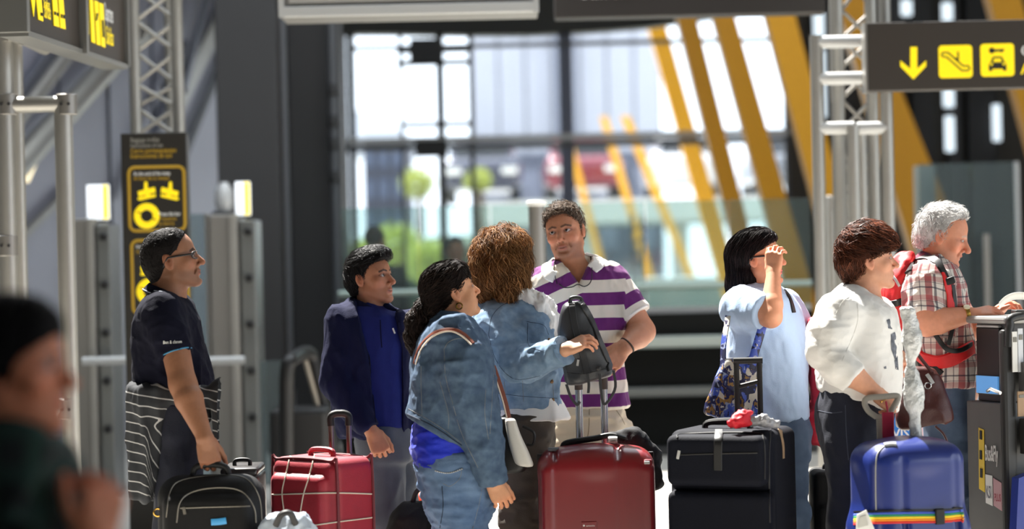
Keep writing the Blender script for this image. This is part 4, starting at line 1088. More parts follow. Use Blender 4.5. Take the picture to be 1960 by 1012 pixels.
def collar(par, c, fwd, up, ra, rb, gap, w, t, m, drop=0.0, nm='collar', lean=.4, line=None, n=36):
    """band round the neck: c centre, fwd/up vectors, half axes ra (side), rb (front-back), gap in degrees at the front"""
    fwd = np.asarray(fwd, float); up = np.asarray(up, float); up = up/np.linalg.norm(up); fwd = fwd-up*(fwd@up); fwd /= np.linalg.norm(fwd); sd_ = np.cross(fwd, up)
    pts = []; nn = []
    for a in np.radians(np.linspace(gap/2, 360-gap/2, n)):
        o = math.sin(a)*ra*sd_+math.cos(a)*rb*fwd; pts.append(np.asarray(c)+o-up*drop*max(0, math.cos(a))); v = math.sin(a)*sd_+math.cos(a)*fwd; nn.append(v+up*lean)
    cl = MB().tube(pts, 0, 10, flat=(np.array(nn), t, w)).build(nm, m, par, True)
    if line:
        q = [p-(up-0*v)*w*.8+v/np.linalg.norm(v)*(t+.001+w*lean*.75) for p, v in zip(pts, nn)]; MB().tube(q, .0022, 6).build('piping', line, cl, True)
    return cl
def text_proj(par, bv, txt, px0, py0, px1, py1, hpx, m, nm='lettering', bold=.0, off=.0025):
    V, F = text_mesh(txt, 1.0, bold); w = V[:, 0].max(); out = []
    dx, dy = px1-px0, py1-py0
    for v in V: t = v[0]/w; out.append(on(bv, px0+dx*t-dy/abs(dx)*v[1]*0, py0+dy*t-v[1]/.7*hpx, off))
    return mkobj(nm, np.array(out), F, m, par, smooth=False)
def band_mat(name, base, bands, rough=.85, bump=.15, bscale=300, var=.06, sheen=.0, spec_=.25):
    """cloth with woven/printed bands: bands = [(attribute, period, offset, duty, colour, opacity), ...]"""
    m = bpy.data.materials.new(name); m.use_nodes = True; nt = m.node_tree; N = nt.nodes; L = nt.links; b = N['Principled BSDF']; MATS[name] = m
    b.inputs['Roughness'].default_value = rough; b.inputs['Specular IOR Level'].default_value = .25
    if sheen: b.inputs['Sheen Weight'].default_value = sheen
    cur = N.new('ShaderNodeRGB'); cur.outputs[0].default_value = (*base, 1); cur = cur.outputs[0]
    for at, per, off, duty, col, op in bands:
        a = N.new('ShaderNodeAttribute'); a.attribute_name = at
        m1 = N.new('ShaderNodeMath'); m1.operation = 'MULTIPLY_ADD'; m1.inputs[1].default_value = 1/per; m1.inputs[2].default_value = off; L.new(a.outputs['Fac'], m1.inputs[0])
        m2 = N.new('ShaderNodeMath'); m2.operation = 'FRACT'; L.new(m1.outputs[0], m2.inputs[0])
        m3 = N.new('ShaderNodeMath'); m3.operation = 'LESS_THAN'; m3.inputs[1].default_value = duty; L.new(m2.outputs[0], m3.inputs[0])
        m4 = N.new('ShaderNodeMath'); m4.operation = 'MULTIPLY'; m4.inputs[1].default_value = op; L.new(m3.outputs[0], m4.inputs[0])
        mx = N.new('ShaderNodeMix'); mx.data_type = 'RGBA'; L.new(m4.outputs[0], mx.inputs[0]); L.new(cur, mx.inputs[6]); mx.inputs[7].default_value = (*col, 1); cur = mx.outputs[2]
    L.new(cur, b.inputs['Base Color'])
    tc = N.new('ShaderNodeTexCoord'); nb = N.new('ShaderNodeTexNoise'); nb.inputs['Scale'].default_value = bscale; L.new(tc.outputs['Object'], nb.inputs['Vector'])
    bp = N.new('ShaderNodeBump'); bp.inputs['Strength'].default_value = bump; bp.inputs['Distance'].default_value = .004; L.new(nb.outputs['Fac'], bp.inputs['Height']); L.new(bp.outputs[0], b.inputs['Normal'])
    return m
m_navy = mat('navy_cotton', srgb(17, 18, 32), .9, var=.1, vscale=30, bump=.15, bscale=200, spec=.12)
m_navyline = mat('pale_piping', srgb(150, 156, 170), .8)
m_darkjean = mat('dark_jeans', srgb(24, 28, 44), .85, var=.2, vscale=14, bump=.2, bscale=260)
m_black_cloth = mat('black_fabric', srgb(24, 24, 28), .85, var=.1, bump=.1, bscale=200)
V3 = np.array
# =================================================================== A: man in the navy polo shirt
A = Per('man in a navy polo shirt with glasses, striped sweater tied round his waist', 9.6, 330)
skA = srgb(150, 104, 78)
hfA = Frame(A.p(330, 500), 2, 11, 0, 1.0)
A.add(head_mesh(hfA, [(A.p(322, 566), .064), (A.p(316, 606), .085)], dict(skin=skA, brow=(.012, .008, .006), nose=1.0, stubble=.4, fat=1.02, lips=srgb(150, 88, 72))))
eyes(A.e, hfA)
f = Field((-.11, -.13, -.10), (.11, .13, .15), .0034)
f.ell((0, -.014, .042), (.0795, .102, .090)); f.ell((0, .022, .055), (.068, .062, .065), k=.02); f.cone((0, -.055, -.01), (0, -.05, -.055), .062, .05, k=.03)
hairline(f, [(-.10, -.2), (-.075, -.04), (-.035, -.028), (-.03, .014), (.01, .022), (.035, .034), (.06, .045), (.085, .066), (.11, .075), (.15, .08)])
cutfn(f, lambda X, Y, Z: -.066-Z+0*X)
hair(A.e, hfA, f, (.012, .010, .010), lambda p: V3([p[0], p[1]+.03, -.1]), 1300, .014, .0008, disp=.0008, hi=(.03, .028, .028), lift=.001)
# glasses
def glasses(par, hf, m, ml=None, w=.026, hh=.014, y=.098, z=.005, arm=True):
    gr = []
    for s_ in (-1, 1):
        pts = [hf.w((s_*.034+w*math.copysign(abs(math.cos(t))**.6, math.cos(t)), y-.006*abs(math.cos(t))**2-.010*(s_*math.cos(t) > 0)*abs(math.cos(t)), z+hh*math.copysign(abs(math.sin(t))**.6, math.sin(t)))) for t in np.linspace(0, 2*math.pi, 29)[:-1]]
        gr.append(pts)
    b = MB()
    for pts in gr: b.tube(pts, .0022*hf.s, 6, closed=True)
    b.tube([hf.w((-.009, y, z+.004)), hf.w((0, y+.003, z+.006)), hf.w((.009, y, z+.004))], .0016, 6)
    g = b.build('glasses', m, par, True)
    for pts in gr: mkobj('lens', V3([hf.l(p) for p in pts])@hf.R.T*hf.s+hf.c, [tuple(range(len(pts)))], ml or glass('lens_glass', (.88, .9, .92), .06), g, smooth=False)
    if arm:
        for s_ in (-1, 1):
            MB().tube([hf.w((s_*.060, y-.016, z+.006)), hf.w((s_*.075, .05, z+.008)), hf.w((s_*.083, -.005, z+.010)), hf.w((s_*.082, -.022, z-.004)), hf.w((s_*.079, -.032, z-.022))], [.0042, .004, .0032, .0028, .002], 6).build('temple_arm', m, g, True)
    return g
glasses(A.e, hfA, m_black)
rows = [A.row(553, 294, 322, .07), A.row(562, 284, 340, .12), A.row(575, 273, 358, .175), A.row(592, 264, 370, .20), A.row(625, 257, 383, .215), A.row(665, 255, 391, .215), A.row(705, 256, 402, .21), A.row(745, 259, 409, .205), A.row(775, 262, 408, .20)]
f = Field(*bbox([(A.p(225, 545, -.32)), A.p(440, 790, .3)], .0), .0065); f.loft(rows, p=2.2)
sh, el, cu = A.p(312, 596, -.15), A.p(326, 640, -.19), A.p(337, 676, -.205)
sleeve(f, [sh, el, cu], [.078, .070, .062], k=.04); sleeve(f, [sh*[1, 0, 1]+[0, 2*A.d-sh[1], 0], A.p(340, 680, .22)], [.078, .06], k=.04)
po, pb, pV, pQ = garment(A.e, 'polo_shirt', f, m_navy, (.006, 7, (1, 1, .6)), 3, wr2=(.003, 18, (.6, 1, 1)))
MB().tube(ring(cu, cu-el, .0625), .0028, 6, closed=True).build('sleeve_piping', mat('blue_piping', srgb(58, 130, 168), .7), po, True)
collar(po, A.p(318, 562), V3([1, 0, -.35]), V3([.38, 0, 1]), .074, .080, 30, .020, .004, m_navy, .02, line=m_navyline)
for yy in (0, 7): seam(po, pb, [(283, 548+yy), (296, 549+yy), (311, 551+yy)], .0022, m_navyline, 'piping', 8, .002, A.d)
text_proj(po, pb, 'Bon & clanon', 312, 658, 348, 656, 6, m_white, bold=.01)
A.add(hand_arm(A.p(392, 838, -.36), A.p(350, 735, -.26), (.20, .0, -1), (.35, -.95, 0), 1, (38, 58, 35), (.050, .029), (A.p(332, 650, -.19), .055), skin=skA, thumb=(30, 12, 8), sc=1.0))
lz = lambda px, dd, z: A.p(px, 800, dd)*[1, 1, 0]+[0, 0, z]
legA = [[(A.p(332, 790, s_*.09), .08), (lz(338, s_*.1, .5), .055), (lz(334, s_*.1, .08), .04)] for s_ in (-1, 1)]
A.core([(A.p(316, 606), .08), (A.p(322, 680), .12), (A.p(332, 775), .12)], skA, legA)
f = Field(*bbox([A.p(255, 735, -.28), lz(440, .28, .03)], .0), .009); f.loft([A.row(745, 268, 402, .185), A.row(790, 272, 398, .18), A.row(830, 285, 392, .175)], p=2.3)
for l in legA: f.chain([l[0][0], l[1][0], l[2][0]+[0, 0, -.02]], [.105, .085, .075], k=.05)
garment(A.e, 'jeans', f, m_darkjean, (.007, 7, (1, 1, .5)), 4)
A.shoes([l[2][0] for l in legA], 0)
m_swt = band_mat('striped_sweater', srgb(50, 52, 56), [('u', .037, 0, .11, srgb(205, 205, 205), .85)], spec_=0)
f = Field(*bbox([A.p(230, 725, -.32), A.p(455, 965, .32)], .0), .007)
f.loft([A.row(736, 257, 352, .222), A.row(765, 255, 348, .225), A.row(800, 253, 344, .21), A.row(850, 250, 343, .20), A.row(900, 246, 334, .19), A.row(948, 243, 316, .16)], p=2.6)
f.loft([A.row(738, 262, 408, .215), A.row(766, 262, 407, .21)], k=.02)
f.loft([A.row(775, 300, 420, .14), A.row(870, 315, 420, .125), A.row(965, 330, 420, .11)], k=.02, op='s', p=6)
f.ell(A.p(388, 762, -.19), (.045, .04, .045), k=.015)
f.chain([A.p(394, 752, -.21), A.p(414, 748, -.22), A.p(426, 800, -.22), A.p(430, 858, -.22)], [.032, .030, .036, .032], k=.012); f.chain([A.p(385, 765, -.2), A.p(392, 800, -.19)], [.03, .026], k=.01)
def sw_attr(V):
    x, z = V[:, 0], V[:, 2]; xs = A.p(292, 800)[0]; xf = A.p(378, 800)[0]; zt = A.p(300, 800)[2]
    s1 = z+.18*(x-xs); s2 = z*.5+.95*(x-xs)+.5*zt; s3 = z+.25*(x-xf)
    w = sm(x, xs, xs+.02)*(1-sm(z, zt-.02, zt+.02)); s = s1*(1-w)+s2*w; w3 = sm(x, xf-.005, xf+.005); return {'u': s*(1-w3)+s3*w3}
so_, sb_, _, _ = garment(A.e, 'tied_sweater', f, m_swt, (.018, 6, (1.6, 1, .3)), 9, sw_attr, wr2=(.004, 16, (1, 1, .4)))
A.body()

# =================================================================== B: boy in navy jacket
B = Per('boy in a dark navy jacket over a blue polo shirt', 10.6, 735)
skB = srgb(176, 122, 92)
hfB = Frame(B.p(709, 535), -27, 8, 0, .97)
B.add(head_mesh(hfB, [(B.p(708, 590), .052), (B.p(712, 622), .075)], dict(skin=skB, brow=(.010, .007, .006), nose=1.0, neck=.05, fat=.98, fem=1, lips=srgb(168, 98, 82), lid=.0062)))
eyes(B.e, hfB, (0, 4))
f = Field((-.11, -.13, -.09), (.11, .13, .17), .0036)
f.ell((0, -.014, .044), (.081, .103, .092)); f.ell((0, .02, .075), (.078, .085, .062), k=.03); f.ell((0, .06, .098), (.062, .045, .034), k=.03); f.cone((0, -.055, -.01), (0, -.05, -.04), .062, .05, k=.03)
hairline(f, [(-.10, -.2), (-.06, -.05), (-.03, -.03), (-.015, .008), (.03, .02), (.05, .038), (.068, .062), (.082, .096), (.11, .107), (.17, .10)])
cutfn(f, lambda X, Y, Z: -.052-Z+0*X)
hair(B.e, hfB, f, (.007, .006, .006), lambda p: V3([.25, .9 if p[2] > .06 else .1, .25 if p[2] > .06 else -.8]), 1300, .042, .0011, disp=.003, dscale=(70, 30, 40), hi=(.05, .05, .055), lift=.004)
m_polo = mat('blue_polo', srgb(34, 42, 104), .88, var=.08, bump=.12, bscale=220, spec=.15)
m_jack = mat('navy_jacket', srgb(20, 24, 54), .88, var=.1, vscale=16, bump=.15, bscale=160, spec=.15)
f = Field(*bbox([B.p(600, 565, -.25), B.p(815, 850, .25)], 0), .007)
f.loft([B.row(578, 680, 716, .07, .02), B.row(592, 664, 742, .10), B.row(608, 652, 778, .125), B.row(650, 650, 788, .14), B.row(720, 650, 784, .14), B.row(818, 664, 784, .14)], p=2.4)
po, pb, _, _ = garment(B.e, 'polo_shirt', f, m_polo, (.005, 8, (1.2, 1, .4)), 5)
collar(po, B.p(716, 586), V3([.8, -.55, -.35]), V3([.28, -.12, 1]), .066, .070, 40, .022, .004, m_polo, .02)
seam(po, pb, [(728, 612), (729, 640), (731, 665)], .002, m_navy, 'placket', 8, .001, B.d)
seam(po, pb, [(752, 628), (756, 638)], .004, m_white, 'emblem', 4, .001, B.d)
f = Field(*bbox([B.p(590, 560, -.34), B.p(830, 850, .3)], 0), .007)
f.loft([B.row(572, 672, 712, .09, .02), B.row(588, 654, 752, .125, .01), B.row(607, 638, 788, .15), B.row(650, 630, 795, .165), B.row(720, 632, 792, .165), B.row(800, 640, 790, .16), B.row(832, 650, 786, .155)], p=2.5)
zl = [B.p(710, y)[2] for y in (840, 760, 660, 600, 555)]; xl_ = [B.p(x, 700)[0] for x in (722, 716, 704, 692, 684)]; xr_ = [B.p(x, 700)[0] for x in (768, 770, 772, 766, 760)]
cutfn(f, lambda X, Y, Z: np.minimum(np.minimum(X-np.interp(Z.ravel(), zl, xl_)[None, None], np.interp(Z.ravel(), zl, xr_)[None, None]-X), (B.d-.02)-Y), .01)
sleeve(f, [B.p(654, 618, -.06), B.p(650, 735, -.12), B.p(707, 822, -.20)], [.078, .072, .045]); sleeve(f, [B.p(788, 622, .05), B.p(800, 735, .05), B.p(792, 826, -.02)], [.07, .06, .045])
jo, jb, _, _ = garment(B.e, 'jacket', f, m_jack, (.009, 6, (1.2, 1, .5)), 6, wr2=(.004, 15, (1, 1, .5)))
collar(jo, B.p(712, 588), V3([.8, -.55, -.35]), V3([.25, -.1, 1]), .086, .088, 90, .026, .006, m_jack, .02)
seam(jo, jb, [(699, 604), (704, 660), (714, 760), (720, 822)], .003, m_navy, 'zip', 24, .0, B.d)
B.add(hand_arm(B.p(712, 826, -.20), B.p(690, 795, -.185), (.42, -.05, -.9), (.15, -1, .15), 1, (48, 60, 40), (.038, .026), None, sc=.96, skin=skB, thumb=(25, 20, 10)))
B.add(hand_arm(B.p(788, 830, -.02), B.p(797, 790, .02), (-.15, -.1, -1), (.5, -.8, 0), -1, (40, 50, 35), (.036, .026), None, sc=.94, skin=skB))
lz = lambda P_, px, dd, z: P_.p(px, 800, dd)*[1, 1, 0]+[0, 0, z]
legB = [[(B.p(728, 850, -.05), .07), (lz(B, 732, -.06, .45), .05), (lz(B, 734, -.05, .08), .04)], [(B.p(760, 850, .09), .07), (lz(B, 758, .1, .45), .05), (lz(B, 756, .1, .08), .04)]]
B.core([(B.p(712, 622), .06), (B.p(718, 700), .1), (B.p(735, 830), .1)], skB, legB)
f = Field(*bbox([B.p(670, 810, -.28), lz(B, 810, .3, .03)], 0), .009); f.loft([B.row(812, 668, 786, .145), B.row(850, 682, 790, .15), B.row(880, 690, 790, .15)])
for l in legB: f.chain([l[0][0], l[1][0], l[2][0]+[0, 0, -.02]], [.098, .082, .075], k=.03)
garment(B.e, 'trousers', f, mat('grey_trousers', srgb(72, 78, 90), .85, var=.12, vscale=12, bump=.12, bscale=200), (.009, 6, (1, 1, .6)), 7)
B.shoes([l[2][0] for l in legB], -20); B.body()

# =================================================================== C: woman in dark denim jacket
C = Per('woman with a dark ponytail in a dark denim jacket and blue top', 9.7, 870)
skC = srgb(206, 150, 114)
hfC = Frame(C.p(864, 562), 20, 17, 0, .96)
C.add(head_mesh(hfC, [(C.p(868, 605), .056), (C.p(862, 640), .08)], dict(skin=skC, fem=1, fat=1.08, nose=.9, neck=.052, lips=srgb(190, 100, 92))))
eyes(C.e, hfC)
f = Field((-.11, -.17, -.12), (.11, .14, .16), .004)
f.ell((0, -.016, .044), (.083, .106, .092)); f.ell((0, .045, .08), (.068, .048, .045), k=.03); f.cone((0, -.06, 0), (0, -.085, -.035), .06, .045, k=.03)
hairline(f, [(-.12, -.2), (-.07, -.05), (-.035, -.03), (-.03, .018), (.0, .03), (.03, .045), (.036, .098), (.06, .112), (.11, .112)])
hair(C.e, hfC, f, (.010, .006, .005), lambda p: V3([p[0]*.5, -1.0, -.35]) if p[1] < .05 else V3([p[0], .6, -.9]), 1100, .06, .0013, disp=.003, dscale=(80, 30, 60), hi=(.06, .035, .025), lift=.003)
# ponytail: world-space tuft hung on the head
fT = Frame(C.p(812, 588), 0)
f = Field((-.09, -.07, -.21), (.06, .07, .06), .005)
f.ell((.01, 0, .0), (.036, .034, .036)); f.chain([(0, 0, -.01), (-.02, 0, -.06), (-.028, 0, -.12), (-.032, 0, -.175)], [.040, .048, .042, .018], k=.02)
f2 = Frame(C.p(812, 588), 90); 
hair(C.e, Frame(C.p(812, 588), 90), f, (.010, .006, .005), lambda p: V3([-.15, 0, -1]), 900, .07, .0013, curl=.006, cfreq=110, disp=.008, dscale=(45, 45, 28), hi=(.07, .04, .03), lift=.004, name='ponytail')
MB().tube(ring(C.p(824, 583), V3([1, 0, .3]), .034), .008, 8, closed=True).build('hair_tie', m_black, C.e, True)
m_denC = mat('dark_denim', srgb(84, 104, 126), .85, col2=srgb(64, 82, 106), vscale=26, bump=.25, bscale=420, spec=.2)
m_thread = mat('denim_thread', srgb(126, 128, 126), .8); m_thread2 = mat('denim_edge', srgb(34, 48, 68), .85)
f = Field(*bbox([C.p(755, 590, -.36), C.p(985, 945, .27)], 0), .0068)
f.loft([C.row(600, 838, 872, .07), C.row(614, 818, 898, .13), C.row(640, 801, 925, .185), C.row(690, 787, 940, .205), C.row(740, 783, 948, .21), C.row(795, 779, 953, .215), C.row(840, 785, 956, .215), C.row(890, 800, 957, .21)], p=2.3)
pc = C.p(778, 793); f.half(pc, V3([-.47, 0, -1])/1.1, .006)
sh, el, cu = C.p(872, 650, -.15), C.p(908, 782, -.2), C.p(944, 922, -.18)
sleeve(f, [sh, C.p(893, 715, -.19), el, C.p(925, 850, -.2), cu], [.098, .100, .086, .068, .050], k=.035)
jo, jb, jV, jQ = garment(C.e, 'denim_jacket', f, m_denC, (.010, 5.5, (.9, 1, 1.0)), 12, wr2=(.004, 15, (.8, 1, 1.2)))
collar(jo, C.p(862, 606), V3([1, .35, .1]), V3([.1, 0, 1]), .078, .078, 60, .026, .006, m_denC, .015)
R = orth(cu-C.p(925, 850, -.2)); MB().tube([cu-R[0]*.045, cu+R[0]*.004], [.053, .052], 20).build('cuff', m_denC, jo, True)
for px in ([(850, 668), (858, 655), (875, 648), (900, 648), (922, 660)], [(850, 668), (853, 720), (866, 770), (884, 830), (915, 895)], [(806, 700), (806, 740), (808, 795)], [(782, 782), (815, 800), (850, 822), (884, 848)], [(842, 730), (858, 790), (858, 820)], [(946, 700), (942, 760), (938, 830)], [(930, 745), (928, 790), (935, 840)]):
    seam(jo, jb, px, .0010, m_thread, 'seam', 30, .0, C.d)
seam(jo, jb, [(780, 792), (830, 816), (884, 852)], .003, m_thread2, 'hem', 24, -.001, C.d)
C.add(hand_arm(C.p(942, 918, -.18), C.p(926, 870, -.2), (.4, .05, -.85), (.1, -1, .25), 1, (30, 40, 25), (.042, .028), None, skin=skC, sc=.92, thumb=(20, 10, 5)))
m_royal = mat('royal_blue_top', srgb(20, 44, 190), .7, var=.12, vscale=14, bump=.1, bscale=160, sheen=.1)
f = Field(*bbox([C.p(762, 765, -.3), C.p(975, 915, .27)], 0), .007); f.loft([C.row(775, 806, 930, .17), C.row(800, 797, 935, .18), C.row(825, 788, 940, .19), C.row(850, 786, 943, .196), C.row(875, 791, 942, .20), C.row(905, 799, 936, .197)])
f.half(C.p(800, 897), V3([.17, 0, -1])/1.014, .006); garment(C.e, 'blue_top', f, m_royal, (.006, 9, (.5, 1, 2.4)), 14, wr2=(.0025, 20, (.5, 1, 2.2)))
legC = [[(C.p(885, 940, -.07), .10), (lz(C, 885, -.08, .46), .07), (lz(C, 880, -.07, .08), .045)], [(C.p(868, 940, .09), .10), (lz(C, 872, .10, .46), .07), (lz(C, 872, .1, .08), .045)]]
C.core([(C.p(862, 640), .08), (C.p(865, 740), .14), (C.p(875, 900), .13)], skC, legC)
m_jeanC = mat('blue_jeans', srgb(112, 138, 170), .85, col2=srgb(72, 98, 134), vscale=6, bump=.25, bscale=400)
f = Field(*bbox([C.p(770, 855, -.3), lz(C, 990, .3, .03)], 0), .008)
f.loft([C.row(862, 800, 945, .19), C.row(900, 797, 952, .205), C.row(945, 810, 951, .205), C.row(1012, 834, 930, .18), C.row(1080, 842, 918, .17)], p=2.3)
for l in legC: f.chain([l[0][0], l[1][0], l[2][0]+[0, 0, -.02]], [.085, .078, .065], k=.03)
f.cone(C.p(852, 965, -.3), C.p(846, 1030, -.3), .07, .06, k=.04, op='s'); 
jn, nb_, _, _ = garment(C.e, 'jeans', f, m_jeanC, (.011, 7, (.6, 1, 1.5)), 15, wr2=(.005, 17, (.5, 1, 1.8)))
seam(jn, nb_, [(848, 925), (862, 930), (880, 915), (884, 895)], .0010, m_thread, 'pocket_seam', 16, 0, C.d); seam(jn, nb_, [(925, 920), (918, 960), (905, 1012)], .0010, m_thread, 'side_seam', 16, 0, C.d); seam(jn, nb_, [(846, 930), (848, 970), (842, 1010)], .002, m_thread2, 'seam', 16, 0, C.d)
for i in range(14):
    t = i/13; p = on(nb_, 834+t*50, 901+6*math.sin(t*3.14)-t*4, .003); MB().lathe(p, [(.003, -.002), (.004, 0), (.002, .003)], 6).build('rivet', m_lightmetal, jn)
C.shoes([l[2][0] for l in legC], 10); 
er = hfC.w((.083, -.006, -.036)); MB().tube(ring(er-[0, 0, .012], V3([.3, 1, 0]), .012), .003, 6, closed=True).build('earring', m_gold, C.e, True)
C.body()

# =================================================================== D: woman with curly hair in light denim
Dw = Per('woman with curly auburn hair in a pale denim jacket and white scarf', 10.2, 985)
skD = srgb(214, 160, 128)
hfD = Frame(Dw.p(968, 508), 38, -3, 0, .97)
Dw.add(head_mesh(hfD, [(Dw.p(972, 568), .052), (Dw.p(975, 605), .08)], dict(skin=skD, fem=1, h=.0045)))
f = Field((-.16, -.17, -.19), (.16, .15, .18), .0055)
f.ell((0, -.012, .045), (.125, .130, .118)); f.ell((0, -.03, -.035), (.132, .118, .10), k=.05); f.ell((-.085, -.03, -.10), (.05, .055, .05), k=.03); f.ell((.085, -.02, -.09), (.052, .06, .05), k=.03); f.ell((0, -.07, -.115), (.08, .055, .045), k=.03); f.ell((.095, -.06, -.13), (.04, .045, .04), k=.025); f.ell((-.09, -.06, -.135), (.04, .045, .035), k=.025)
cutfn(f, lambda X, Y, Z: np.minimum((Y-.055), .09-Z)*.8+0*X, .02)
hair(Dw.e, hfD, f, (.15, .060, .020), lambda p: V3([p[0]*3, p[1]*3, -.5-.2*abs(p[0])]) if p[2] > .08 else V3([p[0], p[1], -1]), 3600, .10, .0010, curl=.011, cfreq=75, disp=.020, dscale=(19, 19, 14), hi=(.75, .40, .16), lift=.008, spread=.22)
m_denD = mat('pale_denim', srgb(136, 160, 184), .85, col2=srgb(112, 138, 165), vscale=26, bump=.25, bscale=420, spec=.2)
f = Field(*bbox([Dw.p(880, 560, -.52), Dw.p(1110, 795, .27)], 0), .0068)
f.loft([Dw.row(562, 952, 1008, .08), Dw.row(575, 928, 1030, .15), Dw.row(600, 912, 1052, .185), Dw.row(640, 908, 1066, .195), Dw.row(690, 913, 1072, .195), Dw.row(740, 924, 1068, .19), Dw.row(778, 930, 1068, .19)], p=2.3)
sh, el, cu = Dw.p(950, 622, -.15), Dw.p(988, 700, -.27), Dw.p(1076, 672, -.42)
sleeve(f, [sh, Dw.p(968, 665, -.2), el, Dw.p(1035, 690, -.34), cu], [.082, .076, .066, .058, .05], k=.03); sleeve(f, [Dw.p(1000, 620, .17), Dw.p(1050, 690, .2), Dw.p(1100, 640, .1)], [.08, .06, .05], k=.03)
jo, jb, _, _ = garment(Dw.e, 'denim_jacket', f, m_denD, (.014, 5, (.8, 1, 1.2)), 22, wr2=(.005, 14, (.9, 1, 1.2)))
R = orth(cu-Dw.p(1035, 690, -.34)); MB().tube([cu-R[0]*.03, cu+R[0]*.012], [.055, .060], 20).build('cuff', m_denD, jo, True)
collar(jo, Dw.p(978, 572), V3([1, .3, -.1]), V3([.15, 0, 1]), .09, .085, 70, .03, .007, m_denD, .02)
for px in ([(935, 640), (942, 605), (965, 582), (990, 580)], [(935, 640), (950, 690), (985, 725), (1040, 718)], [(965, 728), (968, 765)], [(1000, 728), (1002, 768)], [(935, 750), (1000, 758), (1066, 762)], [(1008, 615), (1040, 622), (1050, 640)], [(1010, 618), (1012, 660), (1040, 672)], [(1060, 600), (1068, 650)], [(1058, 725), (1060, 770)]):
    seam(jo, jb, px, .0010, m_thread if len(px) < 3 else m_thread2, 'seam', 24, 0, Dw.d)
for x, y in ((1050, 650), (1056, 730), (1058, 765)):
    p = on(jb, x, y, .003, Dw.d); MB().lathe(p, [(.007, -.003), (.008, 0), (.004, .003)], 10, [[1, 0, 0], [0, 0, 1], [0, -1, 0]]).build('button', mat('copper', srgb(150, 120, 90), .4, .8), jo, True)
m_whitec = mat('white_cotton', srgb(240, 238, 234), .85, var=.02, bump=.08, bscale=180, spec=.2)
f = Field(*bbox([Dw.p(915, 745, -.28), Dw.p(1115, 815, .27)], 0), .007); f.loft([Dw.row(752, 945, 1062, .16), Dw.row(776, 934, 1078, .175), Dw.row(803, 932, 1092, .185)]); garment(Dw.e, 'white_top', f, m_whitec, (.006, 8, (1.5, 1, .3)), 23)
f = Field(*bbox([Dw.p(985, 555, -.3), Dw.p(1105, 790, .25)], 0), .006)
f.chain([Dw.p(1008, 572, -.10), Dw.p(1028, 585, -.09), Dw.p(1046, 615, -.08), Dw.p(1056, 650, -.06), Dw.p(1060, 690, -.04)], [.040, .044, .040, .030, .022], k=.02); f.chain([Dw.p(1000, 570, .05), Dw.p(1036, 590, .0), Dw.p(1060, 620, -.03), Dw.p(1072, 650, -.05)], [.045, .045, .035, .02], k=.03)
garment(Dw.e, 'scarf', f, m_whitec, (.010, 14, (1.6, 1, .6)), 24, wr2=(.004, 40, (2, 1, .6)))
Dw.add(hand_arm(Dw.p(1080, 670, -.43), Dw.p(1040, 690, -.35), (.9, -.1, .38), (-.2, -.6, .75), 1, (25, 40, 25), (.042, .027), None, skin=skD, sc=.92, thumb=(15, 15, 5), thumbin=.6))
legD = [[(Dw.p(1000, 830, -.08), .09), (lz(Dw, 1000, -.09, .46), .06), (lz(Dw, 985, -.08, .08), .045)], [(Dw.p(1010, 830, .09), .09), (lz(Dw, 1010, .1, .46), .06), (lz(Dw, 1000, .1, .08), .045)]]
Dw.core([(Dw.p(975, 605), .08), (Dw.p(990, 690), .13), (Dw.p(1002, 790), .12)], skD, legD)
f = Field(*bbox([Dw.p(925, 780, -.28), lz(Dw, 1085, .3, .03)], 0), .009); f.loft([Dw.row(785, 940, 1060, .175), Dw.row(830, 948, 1055, .175), Dw.row(880, 955, 1048, .165), Dw.row(960, 958, 1038, .16)])
for l in legD: f.chain([l[0][0], l[1][0], l[2][0]+[0, 0, -.02]], [.105, .09, .085], k=.03)
garment(Dw.e, 'trousers', f, mat('brown_trousers', srgb(70, 62, 54), .85, var=.12, vscale=12, bump=.15, bscale=200), (.012, 7, (.7, 1, 1.4)), 25)
Dw.shoes([l[2][0] for l in legD], 10); Dw.body()
# =================================================================== E: man in the striped polo
E = Per('man in a purple and cream striped polo shirt talking to the curly haired woman', 10.7, 1125)
skE = srgb(196, 136, 104)
hfE = Frame(E.p(1082, 446), -106, 0, -9, 1.0)
E.add(head_mesh(hfE, [(E.p(1092, 500), .060), (E.p(1104, 535, .0), .080), (E.p(1108, 556, .0), .112)], dict(skin=skE, brow=(.05, .03, .02), browamt=.85, nose=1.08, stubble=.6, jaw=1.06, fat=.97, lid=.0046, ruddy=1.3, lips=srgb(176, 108, 92))))
eyes(E.e, hfE, (-10, 10), (.03, .03, .03))
f = Field((-.11, -.13, -.09), (.11, .13, .16), .0036)
f.ell((0, -.014, .043), (.081, .102, .092)); f.ell((0, .03, .07), (.070, .068, .056), k=.03); f.cone((0, -.055, -.01), (0, -.05, -.05), .062, .05, k=.03)
hairline(f, [(-.10, -.2), (-.06, -.05), (-.03, -.03), (-.025, .012), (.02, .022), (.045, .038), (.065, .060), (.085, .084), (.10, .092), (.15, .085)])
cutfn(f, lambda X, Y, Z: -.058-Z+0*X)
hair(E.e, hfE, f, (.075, .048, .032), lambda p: V3([p[0]*2, .8 if p[1] > 0 else -.2, -.3 if p[2] < .08 else .1]), 1500, .026, .0011, disp=.003, dscale=(70, 70, 60), hi=(.34, .26, .19), lift=.006, spread=.45)
m_str = band_mat('purple_stripes', srgb(222, 212, 196), [('u', .107, 0, .5, srgb(102, 38, 104), 1.0)], sheen=.1, bscale=260)
m_cream = mat('white_rib', srgb(236, 232, 224), .85, bump=.2, bscale=150)
f = Field(*bbox([E.p(985, 485, -.22), E.p(1255, 795, .22)], 0), .0065)
